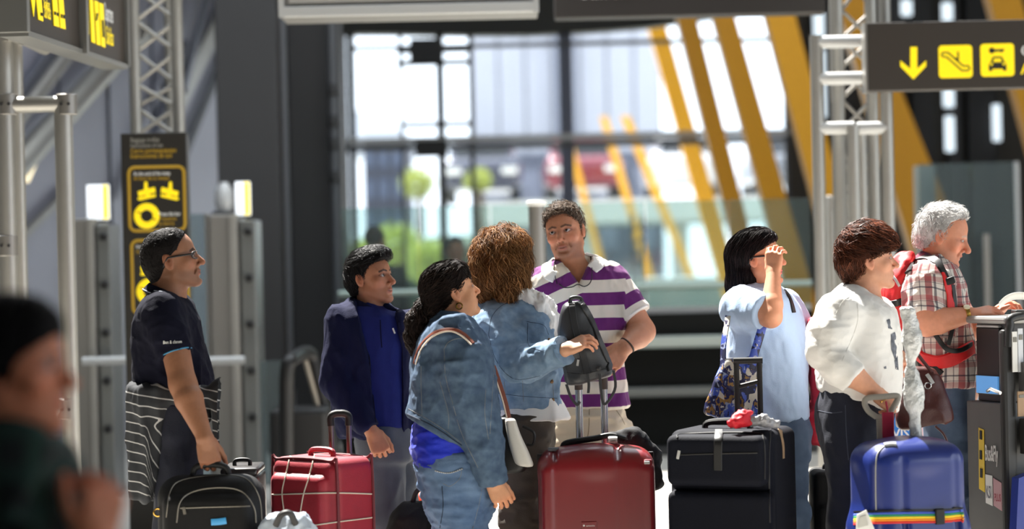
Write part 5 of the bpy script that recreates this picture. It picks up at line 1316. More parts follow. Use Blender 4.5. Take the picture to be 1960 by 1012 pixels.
f.loft([E.row(488, 1088, 1122, .06, .04), E.row(498, 1066, 1146, .085, .02), E.row(510, 1040, 1176, .115), E.row(528, 1020, 1192, .13), E.row(565, 1012, 1196, .14), E.row(620, 1030, 1192, .142), E.row(700, 1050, 1191, .145), E.row(778, 1058, 1203, .145)], p=2.5)
xv, zv = E.p(1108, 548)[0], E.p(1108, 550)[2]
cutfn(f, lambda X, Y, Z: np.minimum((Z-zv)*.62-np.abs(X-xv+(Z-zv)*.10), E.d-.02-Y), .006)
sh, sc_ = E.p(1168, 545, .0), E.p(1213, 606, -.04); sdir = (sc_-sh)/np.linalg.norm(sc_-sh)
sleeve(f, [sh, sc_], [.082, .074], k=.035); sleeve(f, [E.p(1042, 552), E.p(1010, 620, -.02)], [.08, .07], k=.035)
def e_attr(V):
    x, y, z = V.T; z0 = E.p(1180, 534)[2]; xs = E.p(1112, 560)[0]; w = np.clip((xs-x), 0, .3)*sm(z, E.p(1100, 690)[2], E.p(1100, 600)[2])
    s = z-z0+.42*w; xa = E.p(1194, 560)[0]; t = (V-sh)@sdir; arm = (x > xa+.0)*(z > E.p(1200, 640)[2]); s2 = -(t-.035)*1.0
    return {'u': np.where(arm > 0, s2, s)}
po, pb, _, _ = garment(E.e, 'polo_shirt', f, m_str, (.008, 6, (1.3, 1, .6)), 31, e_attr, wr2=(.003, 16, (1, 1, .6)))
MB().tube(ring(sc_, sdir, .0745), .004, 6, closed=True).build('sleeve_hem', m_cream, po, True)
collar(po, E.p(1098, 503, .0), V3([-.2, -1, -.75]), V3([.1, -.42, 1]), .088, .085, 46, .026, .005, m_cream, .03, lean=.7)
for px in ([(1058, 492), (1046, 508), (1050, 524), (1062, 530)], [(1122, 482), (1140, 490), (1146, 503), (1134, 514)]): strap(po, pb, px, .026, .006, m_cream, 'collar_flap', 16, .006, E.d)
gl = [on(pb, x, y, .012, E.d) for x, y in bez2([(1070, 543), (1080, 550), (1095, 549), (1106, 544), (1118, 548), (1128, 543), (1133, 533)], 24)]
hg = MB().tube(gl, .0022, 6); hg.tube([on(pb, x, y, .01, E.d) for x, y in bez2([(1066, 543), (1062, 525), (1060, 505), (1066, 495)], 12)], .0018, 6); hg.tube([on(pb, x, y, .01, E.d) for x, y in bez2([(1133, 533), (1133, 515), (1130, 490)], 12)], .0018, 6)
hg.build('hanging_glasses', m_black, E.e, True)
E.add(hand_arm(E.p(1196, 664, -.20), E.p(1230, 634, -.04), (-.62, -.25, -.72), (.45, -.85, .1), -1, (20, 25, 15), (.052, .033), (E.p(1205, 590, -.03), .058), skin=skE, sc=1.02, thumb=(25, 10, 5)))
MB().tube(ring(E.p(1201, 660, -.19), V3([.7, .3, .6]), .036), .004, 6, closed=True).build('bracelet', mat('dark_leather', srgb(60, 44, 34), .6), E.e, True)
legE = [[(E.p(1095, 830, 0), .08), (lz(E, 1092, .0, .5), .06), (lz(E, 1090, .02, .08), .045)], [(E.p(1160, 830, 0), .08), (lz(E, 1164, .0, .5), .06), (lz(E, 1168, .02, .08), .045)]]
E.core([(E.p(1104, 545), .09), (E.p(1115, 640), .11), (E.p(1125, 770), .12)], skE, legE)
f = Field(*bbox([E.p(1020, 765, -.24), lz(E, 1240, .24, .03)], 0), .009); f.loft([E.row(768, 1062, 1198, .135), E.row(800, 1056, 1197, .14), E.row(850, 1048, 1196, .14)], p=2.5)
for l in legE: f.chain([l[0][0], l[1][0], l[2][0]+[0, 0, -.02]], [.112, .095, .085], k=.02)
tr, tb_, _, _ = garment(E.e, 'trousers', f, mat('beige_trousers', srgb(206, 192, 168), .85, var=.08, vscale=10, bump=.15, bscale=220), (.010, 9, (.5, 1, 1.8)), 33)
seam(tr, tb_, [(1128, 780), (1127, 820), (1122, 850)], .002, mat('beige_dark_seam', srgb(150, 136, 112), .9), 'fly_seam', 12, 0, E.d); seam(tr, tb_, [(1180, 785), (1190, 800), (1196, 812)], .0015, MATS['beige_dark_seam'], 'pocket_seam', 8, 0, E.d)  # seams in a darker beige than the cloth
E.shoes([l[2][0] for l in legE], -90); E.body()

# =================================================================== F: woman in pale blue, hand at her glasses
Fw = Per('woman with long black hair in a pale blue blouse adjusting her glasses', 10.2, 1478)
skF = srgb(214, 150, 118)
hfF = Frame(Fw.p(1450, 498), -14, 7, 0, .96)
Fw.add(head_mesh(hfF, [(Fw.p(1456, 548), .050), (Fw.p(1458, 590), .075)], dict(skin=skF, fem=1, nose=.9, neck=.05, lips=srgb(214, 96, 100))))
eyes(Fw.e, hfF)
f = Field((-.13, -.20, -.24), (.13, .14, .17), .0045)
f.ell((0, -.014, .046), (.085, .106, .095)); f.ell((0, .03, .075), (.074, .064, .058), k=.03)
f.cone((0, -.055, .02), (0, -.085, -.12), .082, .06, k=.03); f.cone((0, -.085, -.10), (0, -.10, -.19), .062, .035, k=.03); f.cone((.05, -.04, -.06), (.055, -.055, -.17), .035, .022, k=.03); f.cone((-.06, .0, -.04), (-.062, .02, -.14), .028, .02, k=.03)
hairline(f, [(-.24, .04), (-.16, .035), (-.06, -.02), (-.03, -.03), (-.025, -.028), (.03, -.0), (.045, .035), (.065, .072), (.085, .098), (.11, .104), (.15, .10)])
hair(Fw.e, hfF, f, (.006, .004, .005), lambda p: V3([p[0]*2, -.5 if p[2] > .03 else -.12, -.5 if p[2] > .06 else -1]), 1400, .09, .0012, disp=.003, dscale=(60, 60, 12), hi=(.05, .028, .028), lift=.002, spread=.12)
glasses(Fw.e, hfF, m_black)
m_sky = mat('sky_blue_cotton', srgb(176, 200, 232), .8, var=.04, vscale=12, bump=.1, bscale=200, sheen=.1)
f = Field(*bbox([Fw.p(1370, 535, -.40), Fw.p(1575, 815, .27)], 0), .0066)
f.loft([Fw.row(543, 1428, 1470, .07), Fw.row(555, 1408, 1500, .125), Fw.row(575, 1397, 1524, .165), Fw.row(620, 1391, 1538, .18), Fw.row(680, 1392, 1543, .18), Fw.row(740, 1402, 1547, .18), Fw.row(802, 1420, 1549, .175)], p=2.3)
sh, cu = Fw.p(1420, 588, -.13), Fw.p(1470, 600, -.27)
sleeve(f, [sh, cu], [.088, .076], k=.035); sleeve(f, [Fw.p(1500, 585, .16), Fw.p(1535, 640, .18)], [.075, .06], k=.035)
po, pb, _, _ = garment(Fw.e, 'blouse', f, m_sky, (.006, 6, (1.3, 1, .6)), 41, wr2=(.0022, 16, (1.3, 1, .7)))
Fw.add(hand_arm(Fw.p(1480, 524, -.20), Fw.p(1476, 606, -.29), (.10, .12, 1), (-.55, -.85, .0), 1, (32, 45, 30), (.042, .027), (Fw.p(1462, 600, -.26), .052), skin=skF, sc=.90, thumb=(20, 10, 5)))
legF = [[(Fw.p(1495, 830, -.07), .09), (lz(Fw, 1505, -.08, .46), .06), (lz(Fw, 1510, -.07, .08), .045)], [(Fw.p(1500, 830, .09), .09), (lz(Fw, 1500, .1, .46), .06), (lz(Fw, 1500, .1, .08), .045)]]
Fw.core([(Fw.p(1458, 590), .07), (Fw.p(1466, 680), .13), (Fw.p(1488, 800), .12)], skF, legF)
f = Field(*bbox([Fw.p(1410, 785, -.28), lz(Fw, 1580, .3, .03)], 0), .009); f.loft([Fw.row(788, 1424, 1548, .165), Fw.row(830, 1440, 1551, .17), Fw.row(880, 1452, 1548, .165)])
for l in legF: f.chain([l[0][0], l[1][0], l[2][0]+[0, 0, -.02]], [.10, .08, .07], k=.03)
garment(Fw.e, 'jeans', f, mat('faded_jeans', srgb(92, 112, 138), .85, col2=srgb(64, 82, 108), vscale=6, bump=.2, bscale=400), (.008, 8, (.8, 1, 1)), 43)
Fw.shoes([l[2][0] for l in legF], 0); Fw.body()

# =================================================================== G: woman in the white top
G = Per('woman with short auburn hair in a white long sleeved top gripping a trolley handle', 9.7, 1640)
skG = srgb(218, 160, 130)
hfG = Frame(G.p(1662, 501), 2, 5, 0, .97)
G.add(head_mesh(hfG, [(G.p(1650, 550), .055), (G.p(1656, 588), .080)], dict(skin=skG, fem=1, fat=1.03, nose=1.0, neck=.052, lid=.0044, lips=srgb(200, 116, 104))))
eyes(G.e, hfG)
f = Field((-.125, -.15, -.09), (.125, .15, .19), .0042)
f.ell((0, -.014, .050), (.089, .112, .104)); f.ell((0, .01, .09), (.082, .092, .070), k=.03); f.cone((.05, .06, .08), (.055, .085, .06), .036, .022, k=.03); f.cone((-.055, .06, .07), (-.065, .085, .05), .04, .026, k=.03); f.cone((.078, .015, .02), (.072, .03, -.02), .012, .006, k=.01); f.ell((0, .075, .07), (.06, .045, .04), k=.03); f.cone((0, -.06, .0), (0, -.055, -.045), .066, .048, k=.03)
hairline(f, [(-.09, -.2), (-.06, -.045), (-.03, -.03), (-.02, -.030), (.010, -.026), (.024, .020), (.034, .050), (.046, .100), (.06, .118), (.10, .125)])
f.ell((.095, .03, -.012), (.03, .022, .03), k=.01, op='s') if False else None
hair(G.e, hfG, f, (.060, .019, .010), lambda p: V3([p[0]*2.5, .75, -.45]) if p[2] > .02 else V3([0, -.1, -1]), 1700, .055, .0013, disp=.006, dscale=(50, 26, 40), hi=(.36, .11, .05), lift=.006, spread=.3)
f = Field(*bbox([G.p(1530, 530, -.38), G.p(1745, 800, .27)], 0), .0066)
f.loft([G.row(543, 1612, 1638, .07), G.row(556, 1598, 1656, .12), G.row(576, 1584, 1686, .165), G.row(605, 1570, 1713, .19), G.row(650, 1563, 1722, .197), G.row(700, 1563, 1724, .197), G.row(745, 1567, 1722, .192), G.row(795, 1575, 1716, .187)], p=2.3)
f.half(G.p(1570, 747), V3([-.30, 0, -1])/1.044, .008)
sh, el, cu = G.p(1606, 602, -.15), G.p(1580, 672, -.21), G.p(1634, 726, -.25)
sleeve(f, [sh, G.p(1588, 640, -.19), el, G.p(1606, 702, -.235), cu], [.088, .084, .070, .066, .060], k=.035); sleeve(f, [G.p(1680, 605, .15), G.p(1700, 690, .17)], [.075, .06], k=.035)
po, pb, _, _ = garment(G.e, 'white_top', f, m_whitec, (.0045, 7, (1.2, 1, .6)), 51, wr2=(.0018, 20, (.7, 1, 1.6)))
m_print = mat('grey_print_ink', srgb(128, 132, 142), .85, col2=srgb(70, 74, 84), vscale=40)
for poly in ([(1697, 612), (1703, 610), (1708, 630), (1700, 628)], [(1705, 640), (1713, 635), (1720, 660), (1714, 690), (1706, 668)], [(1712, 690), (1718, 680), (1720, 708), (1714, 706)], [(1692, 702), (1696, 700), (1697, 705), (1693, 706)]):
    pts = [on(pb, x, y, .002, G.d-.15) for x, y in poly]; c_ = on(pb, sum(p[0] for p in poly)/len(poly), sum(p[1] for p in poly)/len(poly), .003, G.d-.15)
    mkobj('printed_motif', np.array(pts+[c_]), [(i, (i+1) % len(poly), len(poly)) for i in range(len(poly))], m_print, po, smooth=False)
for px in ([(1600, 600), (1612, 578), (1630, 565)], [(1640, 572), (1640, 620), (1612, 690)]): seam(po, pb, px, .0011, mat('white_seam', srgb(200, 198, 192), .9), 'seam', 16, 0, G.d)
G.add(hand_arm(G.p(1672, 748, -.23), G.p(1614, 704, -.235), (.66, -.12, -.55), (.35, -.72, .6), 1, (55, 70, 45), (.046, .029), None, skin=skG, sc=.95, thumb=(20, 20, 10), thumbin=.9))
MB().tube(ring(G.p(1690, 767, -.275), V3([.5, -.1, -.8]), .0105), .002, 6, closed=True).build('finger_ring', m_gold, G.e, True)
G.add(hand_arm(G.p(1712, 668, .12), G.p(1700, 640, .16), (.45, -.6, -.65), (.3, -.3, .8), -1, (35, 50, 30), (.036, .027), None, skin=skG, sc=.9))
legG = [[(G.p(1632, 840, -.08), .09), (lz(G, 1625, -.09, .46), .06), (lz(G, 1622, -.08, .08), .045)], [(G.p(1650, 840, .09), .09), (lz(G, 1660, .1, .46), .06), (lz(G, 1662, .1, .08), .045)]]
G.core([(G.p(1646, 595), .08), (G.p(1644, 690), .14), (G.p(1642, 790), .12)], skG, legG)
f = Field(*bbox([G.p(1535, 730, -.28), lz(G, 1745, .3, .03)], 0), .009); f.loft([G.row(738, 1572, 1714, .18), G.row(780, 1564, 1712, .19), G.row(830, 1567, 1700, .185), G.row(880, 1580, 1690, .175)])
for l in legG: f.chain([l[0][0], l[1][0], l[2][0]+[0, 0, -.02]], [.105, .085, .075], k=.03)
jn, nb_, _, _ = garment(G.e, 'jeans', f, m_darkjean, (.007, 8, (1, 1, .8)), 53)
seam(jn, nb_, [(1564, 785), (1590, 790), (1612, 788)], .0014, mat('navy_thread', srgb(70, 76, 92), .8), 'pocket_seam', 12, 0, G.d); seam(jn, nb_, [(1618, 775), (1620, 830), (1624, 880)], .0014, MATS['navy_thread'], 'side_seam', 16, 0, G.d)
G.shoes([l[2][0] for l in legG], 10); G.body()

# =================================================================== H: old man in plaid
H = Per('grey haired man in a red plaid shirt leaning on the kiosk with a red backpack', 10.4, 1810)
skH = srgb(220, 152, 122)
hfH = Frame(H.p(1805, 454), -13, -17, 0, 1.0)
H.add(head_mesh(hfH, [(H.p(1796, 500), .062), (H.p(1788, 540), .085)], dict(skin=skH, brow=(.4, .36, .32), browamt=.55, nose=1.15, fat=1.03, open=.004, ruddy=1.5, lid=.0034, lips=srgb(190, 112, 98))))
eyes(H.e, hfH, (0, -15))
f = Field((-.11, -.13, -.09), (.11, .13, .17), .0036)
f.ell((0, -.016, .044), (.0815, .103, .091)); f.ell((0, .02, .085), (.058, .055, .050), k=.03); f.cone((0, -.055, -.01), (0, -.05, -.05), .063, .052, k=.03)
hairline(f, [(-.10, -.2), (-.065, -.045), (-.035, -.03), (-.03, .012), (.0, .014), (.04, .01), (.07, .02), (.09, .045), (.105, .064), (.16, .07)])
cutfn(f, lambda X, Y, Z: -.06-Z+0*X)
hair(H.e, hfH, f, (.66, .65, .64), lambda p: V3([p[0]*2, .8 if p[2] > .08 else .05, .3 if p[2] > .08 else -.8]), 1700, .024, .0010, disp=.003, dscale=(70, 50, 60), hi=(.92, .91, .90), lift=.007, spread=.4, var=.25)
m_plaid = band_mat('red_plaid', srgb(222, 214, 206), [('u', .085, .0, .30, srgb(150, 28, 44), .75), ('u', .085, .62, .10, srgb(40, 40, 62), .75), ('u', .085, .25, .05, srgb(60, 40, 60), .6), ('v', .080, .1, .26, srgb(160, 36, 50), .45), ('v', .080, .55, .08, srgb(40, 42, 64), .7), ('v', .080, .8, .04, srgb(90, 60, 74), .6)], bscale=240)
f = Field(*bbox([H.p(1700, 480, -.36), H.p(1900, 755, .3)], 0), .0066)
f.loft([H.row(487, 1764, 1796, .07), H.row(498, 1750, 1812, .13), H.row(520, 1737, 1832, .18), H.row(560, 1729, 1845, .20), H.row(610, 1730, 1852, .205), H.row(660, 1738, 1862, .205), H.row(700, 1752, 1870, .20), H.row(738, 1770, 1866, .19)], p=2.3)
sh, cu = H.p(1768, 548, -.15), H.p(1768, 606, -.205); sdir = (cu-sh)/np.linalg.norm(cu-sh)
sleeve(f, [sh, cu], [.090, .075], k=.035); sleeve(f, [H.p(1800, 560, .17), H.p(1840, 610, .2)], [.08, .07], k=.035)
def h_attr(V):
    x, y, z = V.T; c0 = H.p(1795, 600); u = np.arctan2(y-c0[1], x-c0[0])*.19; t = (V-sh)@sdir; arm = (y < H.d-.175)*(t > -.02)*(z > H.p(1800, 640)[2])*(np.abs(x-sh[0]) < .12)
    return {'u': np.where(arm > 0, x*.9+.02, u), 'v': np.where(arm > 0, t, z)}
po, pb, _, _ = garment(H.e, 'plaid_shirt', f, m_plaid, (.008, 7, (1.1, 1, .7)), 61, h_attr, wr2=(.004, 16, (1.2, 1, .8)))
co = collar(po, H.p(1794, 506), V3([1, -.05, -.5]), V3([.5, 0, 1]), .085, .088, 40, .024, .006, mat('plaid_collar', srgb(150, 40, 58), .85, col2=srgb(70, 50, 78), vscale=30), .02)
H.add(hand_arm(H.p(1856, 602, -.21), H.p(1772, 618, -.235), (.93, .08, .10), (.05, -.45, .9), 1, (18, 30, 20), (.052, .032), (H.p(1768, 590, -.2), .06), skin=skH, sc=1.0, thumb=(35, 10, 5)))
H.add(hand_arm(H.p(1890, 606, .10), H.p(1842, 640, .2), (.8, -.25, .5), (-.1, .3, .9), -1, (25, 35, 25), (.05, .031), (H.p(1836, 610, .2), .055), skin=skH, sc=1.0, thumb=(35, 15, 5)))
wc, wa = H.p(1849, 601, -.212), H.p(1856, 602, -.21)-H.p(1772, 618, -.235)
wt = MB().tube(ring(wc, wa, .036), 0, 8, flat=(np.array([(q-wc) for q in ring(wc, wa, .036)]), .0025, .009), closed=True).build('watch', m_gold, H.e, True)
MB().lathe(wc+V3([0, -.6, .8])*.036, [(.013, -.003), (.014, 0), (.013, .004), (.004, .005)], 16, [[1, 0, 0], [0, .8, .6], [0, -.6, .8]]).build('dial', mat('watch_dial', srgb(235, 225, 190), .3), wt, True)
legH = [[(H.p(1815, 800, -.08), .09), (lz(H, 1818, -.09, .48), .06), (lz(H, 1815, -.08, .08), .045)], [(H.p(1822, 800, .1), .09), (lz(H, 1826, .1, .48), .06), (lz(H, 1824, .1, .08), .045)]]
H.core([(H.p(1790, 540), .08), (H.p(1796, 640), .14), (H.p(1815, 740), .13)], skH, legH)
f = Field(*bbox([H.p(1755, 725, -.28), lz(H, 1890, .3, .03)], 0), .009); f.loft([H.row(728, 1774, 1862, .18), H.row(780, 1778, 1858, .18), H.row(830, 1785, 1852, .175)])
for l in legH: f.chain([l[0][0], l[1][0], l[2][0]+[0, 0, -.02]], [.10, .085, .075], k=.03)
garment(H.e, 'jeans', f, MATS['faded_jeans'], (.007, 8, (1, 1, .8)), 63)
H.shoes([l[2][0] for l in legH], 0); H.body()

# =================================================================== I: blurred person close to the camera
I = Per('blurred dark haired person in a dark green checked shirt close by', 4.5, 40)
skI = srgb(206, 130, 96)
hfI = Frame(I.p(22, 712), -8, 2, 0, 1.0)
I.add(head_mesh(hfI, [(I.p(0, 830), .058), (I.p(-10, 900), .08)], dict(skin=skI, h=.004, fem=1)))
eyes(I.e, hfI)
f = Field((-.13, -.17, -.17), (.13, .13, .16), .006)
f.ell((0, -.02, .046), (.092, .112, .098)); f.ell((0, .03, .08), (.074, .064, .055), k=.03); f.cone((0, -.06, 0), (0, -.085, -.12), .09, .06, k=.04)
hairline(f, [(-.17, .0), (-.03, .012), (0, .025), (.03, .045), (.055, .085), (.09, .105), (.14, .1)])
hair(I.e, hfI, f, (.006, .005, .005), lambda p: V3([0, -.4, -1]), 300, .08, .0016, disp=.003, lift=.002)
m_gplaid = band_mat('dark_green_check', srgb(18, 24, 24), [('u', .07, 0, .35, srgb(28, 52, 42), .8), ('v', .07, .2, .35, srgb(26, 48, 42), .8)])
f = Field(*bbox([I.p(-180, 800, -.3), I.p(260, 1160, .3)], 0), .010)
f.loft([I.row(818, -50, 40, .08), I.row(840, -90, 95, .15), I.row(880, -110, 138, .19), I.row(960, -120, 165, .2), I.row(1050, -120, 175, .2), I.row(1150, -120, 160, .2)])
el, wr_ = I.p(130, 1130, -.2), I.p(186, 1040, -.16); sleeve(f, [I.p(20, 890, -.16), el, I.p(158, 1086, -.18)], [.08, .062, .05], k=.03)
garment(I.e, 'shirt', f, m_gplaid, (.008, 6, (1, 1, .6)), 71, lambda V: {'u': V[:, 0], 'v': V[:, 2]})
I.add(hand_arm(wr_, el, (.15, .05, 1), (.6, -.8, 0), 1, (50, 60, 40), (.045, .03), None, skin=skI, h=.004))
legI = [[(I.p(20, 1200, s_*.09), .09), (lz(I, 20, s_*.1, .46), .06), (lz(I, 20, s_*.1, .08), .045)] for s_ in (-1, 1)]
I.core([(I.p(-10, 900), .08), (I.p(10, 1050), .14), (I.p(20, 1180), .12)], skI, legI)
f = Field(*bbox([I.p(-130, 1120, -.25), lz(I, 190, .25, .03)], 0), .012); f.loft([I.row(1130, -115, 155, .18), I.row(1220, -110, 150, .18)])
for l in legI: f.chain([l[0][0], l[1][0], l[2][0]], [.1, .085, .075], k=.03)
garment(I.e, 'trousers', f, m_black_cloth, None); I.shoes([l[2][0] for l in legI], 0); I.body()

# =================================================================== two dim figures beyond the glass
def figure(px, py, d, face, label, cloth, hcol):
    X = Per(label, d, px); c = X.p(px, py); sk = srgb(150, 100, 76); x0, z0 = c[0], c[2]
    hf = Frame(c, face, 0, 0, 1.0); X.add(head_mesh(hf, [(c+[0, 0, -.16], .056), (c+[0, 0, -.2], .08)], dict(skin=sk, h=.006)))
    f = Field((-.1, -.13, -.09), (.1, .13, .15), .008); f.ell((0, -.016, .045), (.085, .106, .094)); hairline(f, [(-.1, -.05), (-.03, -.02), (.03, .03), (.08, .09), (.14, .09)])
    V, Q = f.mesh(); mkobj('hair', hf.w(V), Q, m_hair, X.e, attrs={'Col': np.tile(np.array(hcol), (len(V), 1))})
    g = lambda dx, dy, z: V3([x0+dx, d+dy, z]); legs = [[(g(s_*.1, 0, .85), .09), (g(s_*.1, 0, .46), .065), (g(s_*.1, 0, .08), .045)] for s_ in (-1, 1)]
    X.core([(g(0, 0, z0-.2), .07), (g(0, 0, 1.2), .11), (g(0, 0, .9), .12)], sk, legs)
    f = Field((x0-.4, d-.25, .65), (x0+.4, d+.25, z0-.1), .014); f.loft([(z0-.18, x0, d, .07, .07), (z0-.24, x0, d, .19, .11), (z0-.4, x0, d, .21, .13), (1.0, x0, d, .18, .13), (.85, x0, d, .19, .13)])
    for s_ in (-1, 1): sleeve(f, [g(s_*.2, 0, z0-.27), g(s_*.25, 0, 1.05), g(s_*.25, -.08, .82)], [.06, .052, .04])
    garment(X.e, 'jacket', f, cloth, (.008, 6, (1, 1, .6)))
    for s_ in (-1, 1): X.add(hand_arm(g(s_*.25, -.08, .82), g(s_*.25, -.02, 1.0), (0, -.2, -1), (s_, 0, 0), -s_, (25, 30, 20), (.035, .027), None, skin=sk, h=.006))
    f = Field((x0-.3, d-.2, .02), (x0+.3, d+.2, .95), .014); f.loft([(.95, x0, d, .17, .12), (.8, x0, d, .18, .125)])
    for l in legs: f.chain([l[0][0], l[1][0], l[2][0]], [.1, .085, .075], k=.03)
    garment(X.e, 'trousers', f, m_black_cloth, None); X.shoes([l[2][0] for l in legs], face); X.body()
figure(718, 463, 21.5, 60, 'dim figure with dark reddish hair beyond the glass screen behind the boy', m_black_cloth, (.03, .012, .008))
figure(872, 480, 22.5, -80, 'dark figure beyond the glass screen seen past the ponytailed woman', m_black_cloth, (.008, .006, .006))
# ------------------------------------------------------------------ luggage and bags
m_chrome = mat('chrome_tube', srgb(200, 200, 200), .25, .9)
m_rubber = mat('black_rubber', srgb(20, 20, 21), .6)
def rbox(f, c, half, ax, rad, k=.01, op='u'): f.box(c, half, R=ax, rad=rad, k=k, op=op)
def local(c, ax): return lambda x, y, z: np.asarray(c)+ax[0]*x+ax[1]*y+ax[2]*z
def wheels(par, L, w, d, r=.03):
    for sx in (-1, 1):
        for sy in (-1, 1): MB().lathe(L(sx*w, sy*d, r), [(r*.8, -.012), (r, -.006), (r, .006), (r*.8, .012)], 14, [[0, 1, 0], [0, 0, 1], [1, 0, 0]]).build('wheel', m_rubber, par, True)
def sdf_part(name, f, m, par, wr=None, attrs=None, seed=0, rel=1):
    V, Q = f.mesh(); V = relax(V, Q, rel, .4)
    if wr: V = wrinkle(V, Q, wr[0], wr[1], wr[2], seed)
    return mkobj(name, V, Q, m, par, attrs=attrs(V) if attrs else None), bvh_of(V, Q), V, Q
def fbox(c, r, h): c = np.asarray(c); return Field(c-r, c+r, h)

# --- black cabin bag in the polo man's hand
c = P(405, 960, 9.25); ax = yawax(-4); b0 = V3([c[0], c[1], 0]); L = local(b0, ax)
kb = thing('cabin_bag', 'black arched cabin bag with a blue tag in the polo man\'s hand', 'bag', tuple(b0))
zt = P(405, 908, 9.25)[2]
f = Field(b0-[.26, .2, -.02], b0+[.26, .2, zt+.06], .0075)
rbox(f, L(0, .0, (zt+.06)/2), (.198, .10, (zt-.06)/2), ax, .085); rbox(f, L(0, -.085, (zt-.09)/2+.05), (.165, .04, (zt-.13)/2), ax, .04, k=.006)
m_ny = mat('black_nylon', srgb(18, 18, 19), .7, var=.1, bump=.15, bscale=220, spec=.25)
o, bv, _, _ = sdf_part('shell', f, m_ny, kb)
m_zip = mat('zip_metal', srgb(120, 116, 108), .4, .7)
for px, r in (([(338, 1000), (345, 960), (372, 940), (420, 933), (462, 940), (486, 970), (490, 1000)], .0028), ([(318, 990), (326, 940), (350, 918), (420, 909), (470, 915), (496, 950), (502, 1000)], .0022), ([(345, 972), (400, 970), (478, 968)], .003)):
    seam(kb, bv, px, r, m_zip, 'zip', 30, .001, 9.2)
strap(kb, bv, [(351, 970), (354, 984)], .006, .002, m_zip, 'zip_pull', 4, .004, 9.2)
strap(kb, bv, [(404, 999), (420, 998), (433, 996)], .012, .0015, mat('blue_tag', srgb(70, 160, 220), .5), 'tag', 6, .004, 9.2)
hp = [L(-.07, 0, zt-.03), L(-.062, -.005, zt+.020), L(-.03, -.006, zt+.036), L(.03, -.006, zt+.036), L(.062, -.005, zt+.020), L(.07, 0, zt-.03)]
MB().tube(bez(hp, 24), .012, 10).build('handle', m_rubber, kb, True)
p = L(-.19, -.06, zt-.13); MB().tube(ring(p, V3([0, 1, 0]), .014), .0035, 6, closed=True).build('key_ring', m_gold, kb, True)
wheels(kb, L, .15, .07)
# --- dark pilot case behind it
c = P(466, 940, 9.72); b0 = V3([c[0], c[1], 0]); L = local(b0, np.eye(3)); zt = P(466, 897, 9.72)[2]
pc_ = thing('pilot_case', 'dark hard pilot case with a sunlit lid behind the cabin bag', 'case', tuple(b0))
MB().box(L(0, 0, zt/2+.02), (.15, .30, zt-.06), bev=.02, seg=3).build('shell', mat('case_dark', srgb(44, 40, 40), .35, coat=.3), pc_, True)
MB().box(L(0, 0, zt+.0), (.145, .29, .03), bev=.012, seg=3).build('lid', MATS['case_dark'], pc_, True)
MB().tube(bez([L(-.03, -.02, zt+.01), L(-.025, -.02, zt+.035), L(.025, -.02, zt+.035), L(.03, -.02, zt+.01)], 16), .008, 8).build('handle', m_rubber, pc_, True); wheels(pc_, L, .055, .11, .025)

# --- small red soft suitcase tied with string
th = -40; ax = yawax(th); W_, D_ = .355, .235
near = P(640, 920, 9.45); b0 = V3([near[0], near[1], 0])-ax[0]*W_/2+ax[1]*D_/2; L = local(b0, ax); zt = P(640, 880, 9.45)[2]
rc = thing('suitcase', 'small red soft suitcase tied with white string', 'suitcase', tuple(b0))
m_red = mat('red_nylon', srgb(150, 22, 40), .5, var=.08, vscale=25, bump=.15, bscale=240, sheen=.1)
f = Field(b0-[.27, .27, -.03], b0+[.27, .27, zt+.03], .0068)
rbox(f, L(0, 0, (zt+.05)/2), (W_/2, D_/2, (zt-.05)/2), ax, .045); rbox(f, L(-.005, -D_/2, zt*.5+.16), (W_/2-.03, .03, zt*.5-.22), ax, .03, k=.008); rbox(f, L(-.005, -D_/2, .22), (W_/2-.03, .03, .17), ax, .03, k=.008)
o, bv, _, _ = sdf_part('shell', f, m_red, rc)
m_pip = mat('red_piping', srgb(104, 16, 28), .5); m_string = mat('white_string', srgb(212, 200, 182), .8)
for y in (-D_/2+.02, D_/2-.02):
    pts = []
    for x, z in ((-W_/2+.005, .08), (-W_/2+.005, zt-.06), (-W_/2+.045, zt-.008), (W_/2-.045, zt-.008), (W_/2-.005, zt-.06), (W_/2-.005, .08)): pts.append(L(x, y, z))
    MB().tube(bez(pts, 40), .006, 8).build('piping', m_pip, rc, True)
for px in ([(556, 868), (549, 900), (540, 940), (543, 975), (545, 1012)], [(602, 870), (592, 910), (580, 950), (570, 1012)], [(508, 947), (560, 945), (640, 943), (714, 945)], [(600, 1005), (650, 998), (714, 990)]):
    seam(rc, bv, px, .0028, m_string, 'string', 30, .004, 9.6)
for x in (-.065, .085): pass
MB().tube(bez([L(-.06, .0, zt-.01), L(-.05, 0, zt+.022), L(.05, 0, zt+.022), L(.06, 0, zt-.01)], 20), .011, 8).build('carry_handle', m_red, rc, True)
hz = P(650, 800, 9.7)[2]; hx0, hx1 = P(634, 840, 9.72), P(668, 840, 9.72)
hl = thing
MB().tube([V3([hx0[0], hx0[1], zt-.03]), V3([hx0[0], hx0[1], hz])], .011, 10).build('telescopic_tube', mat('bronze_tube', srgb(120, 106, 100), .3, .7), rc, True)
MB().tube([V3([hx1[0], hx1[1], zt-.03]), V3([hx1[0], hx1[1], hz])], .011, 10).build('telescopic_tube', MATS['bronze_tube'], rc, True)
a, b = V3([hx0[0], hx0[1], hz]), V3([hx1[0], hx1[1], hz])
MB().tube(bez([a-[0, 0, .03], a+[0, 0, .005], (a*3+b)/4+[0, 0, .016], (a+b)/2+[0, 0, .017], (a+3*b)/4+[0, 0, .016], b+[0, 0, .005], b-[0, 0, .03]], 24), .015, 10).build('grip', m_rubber, rc, True)
wheels(rc, L, .12, .08)
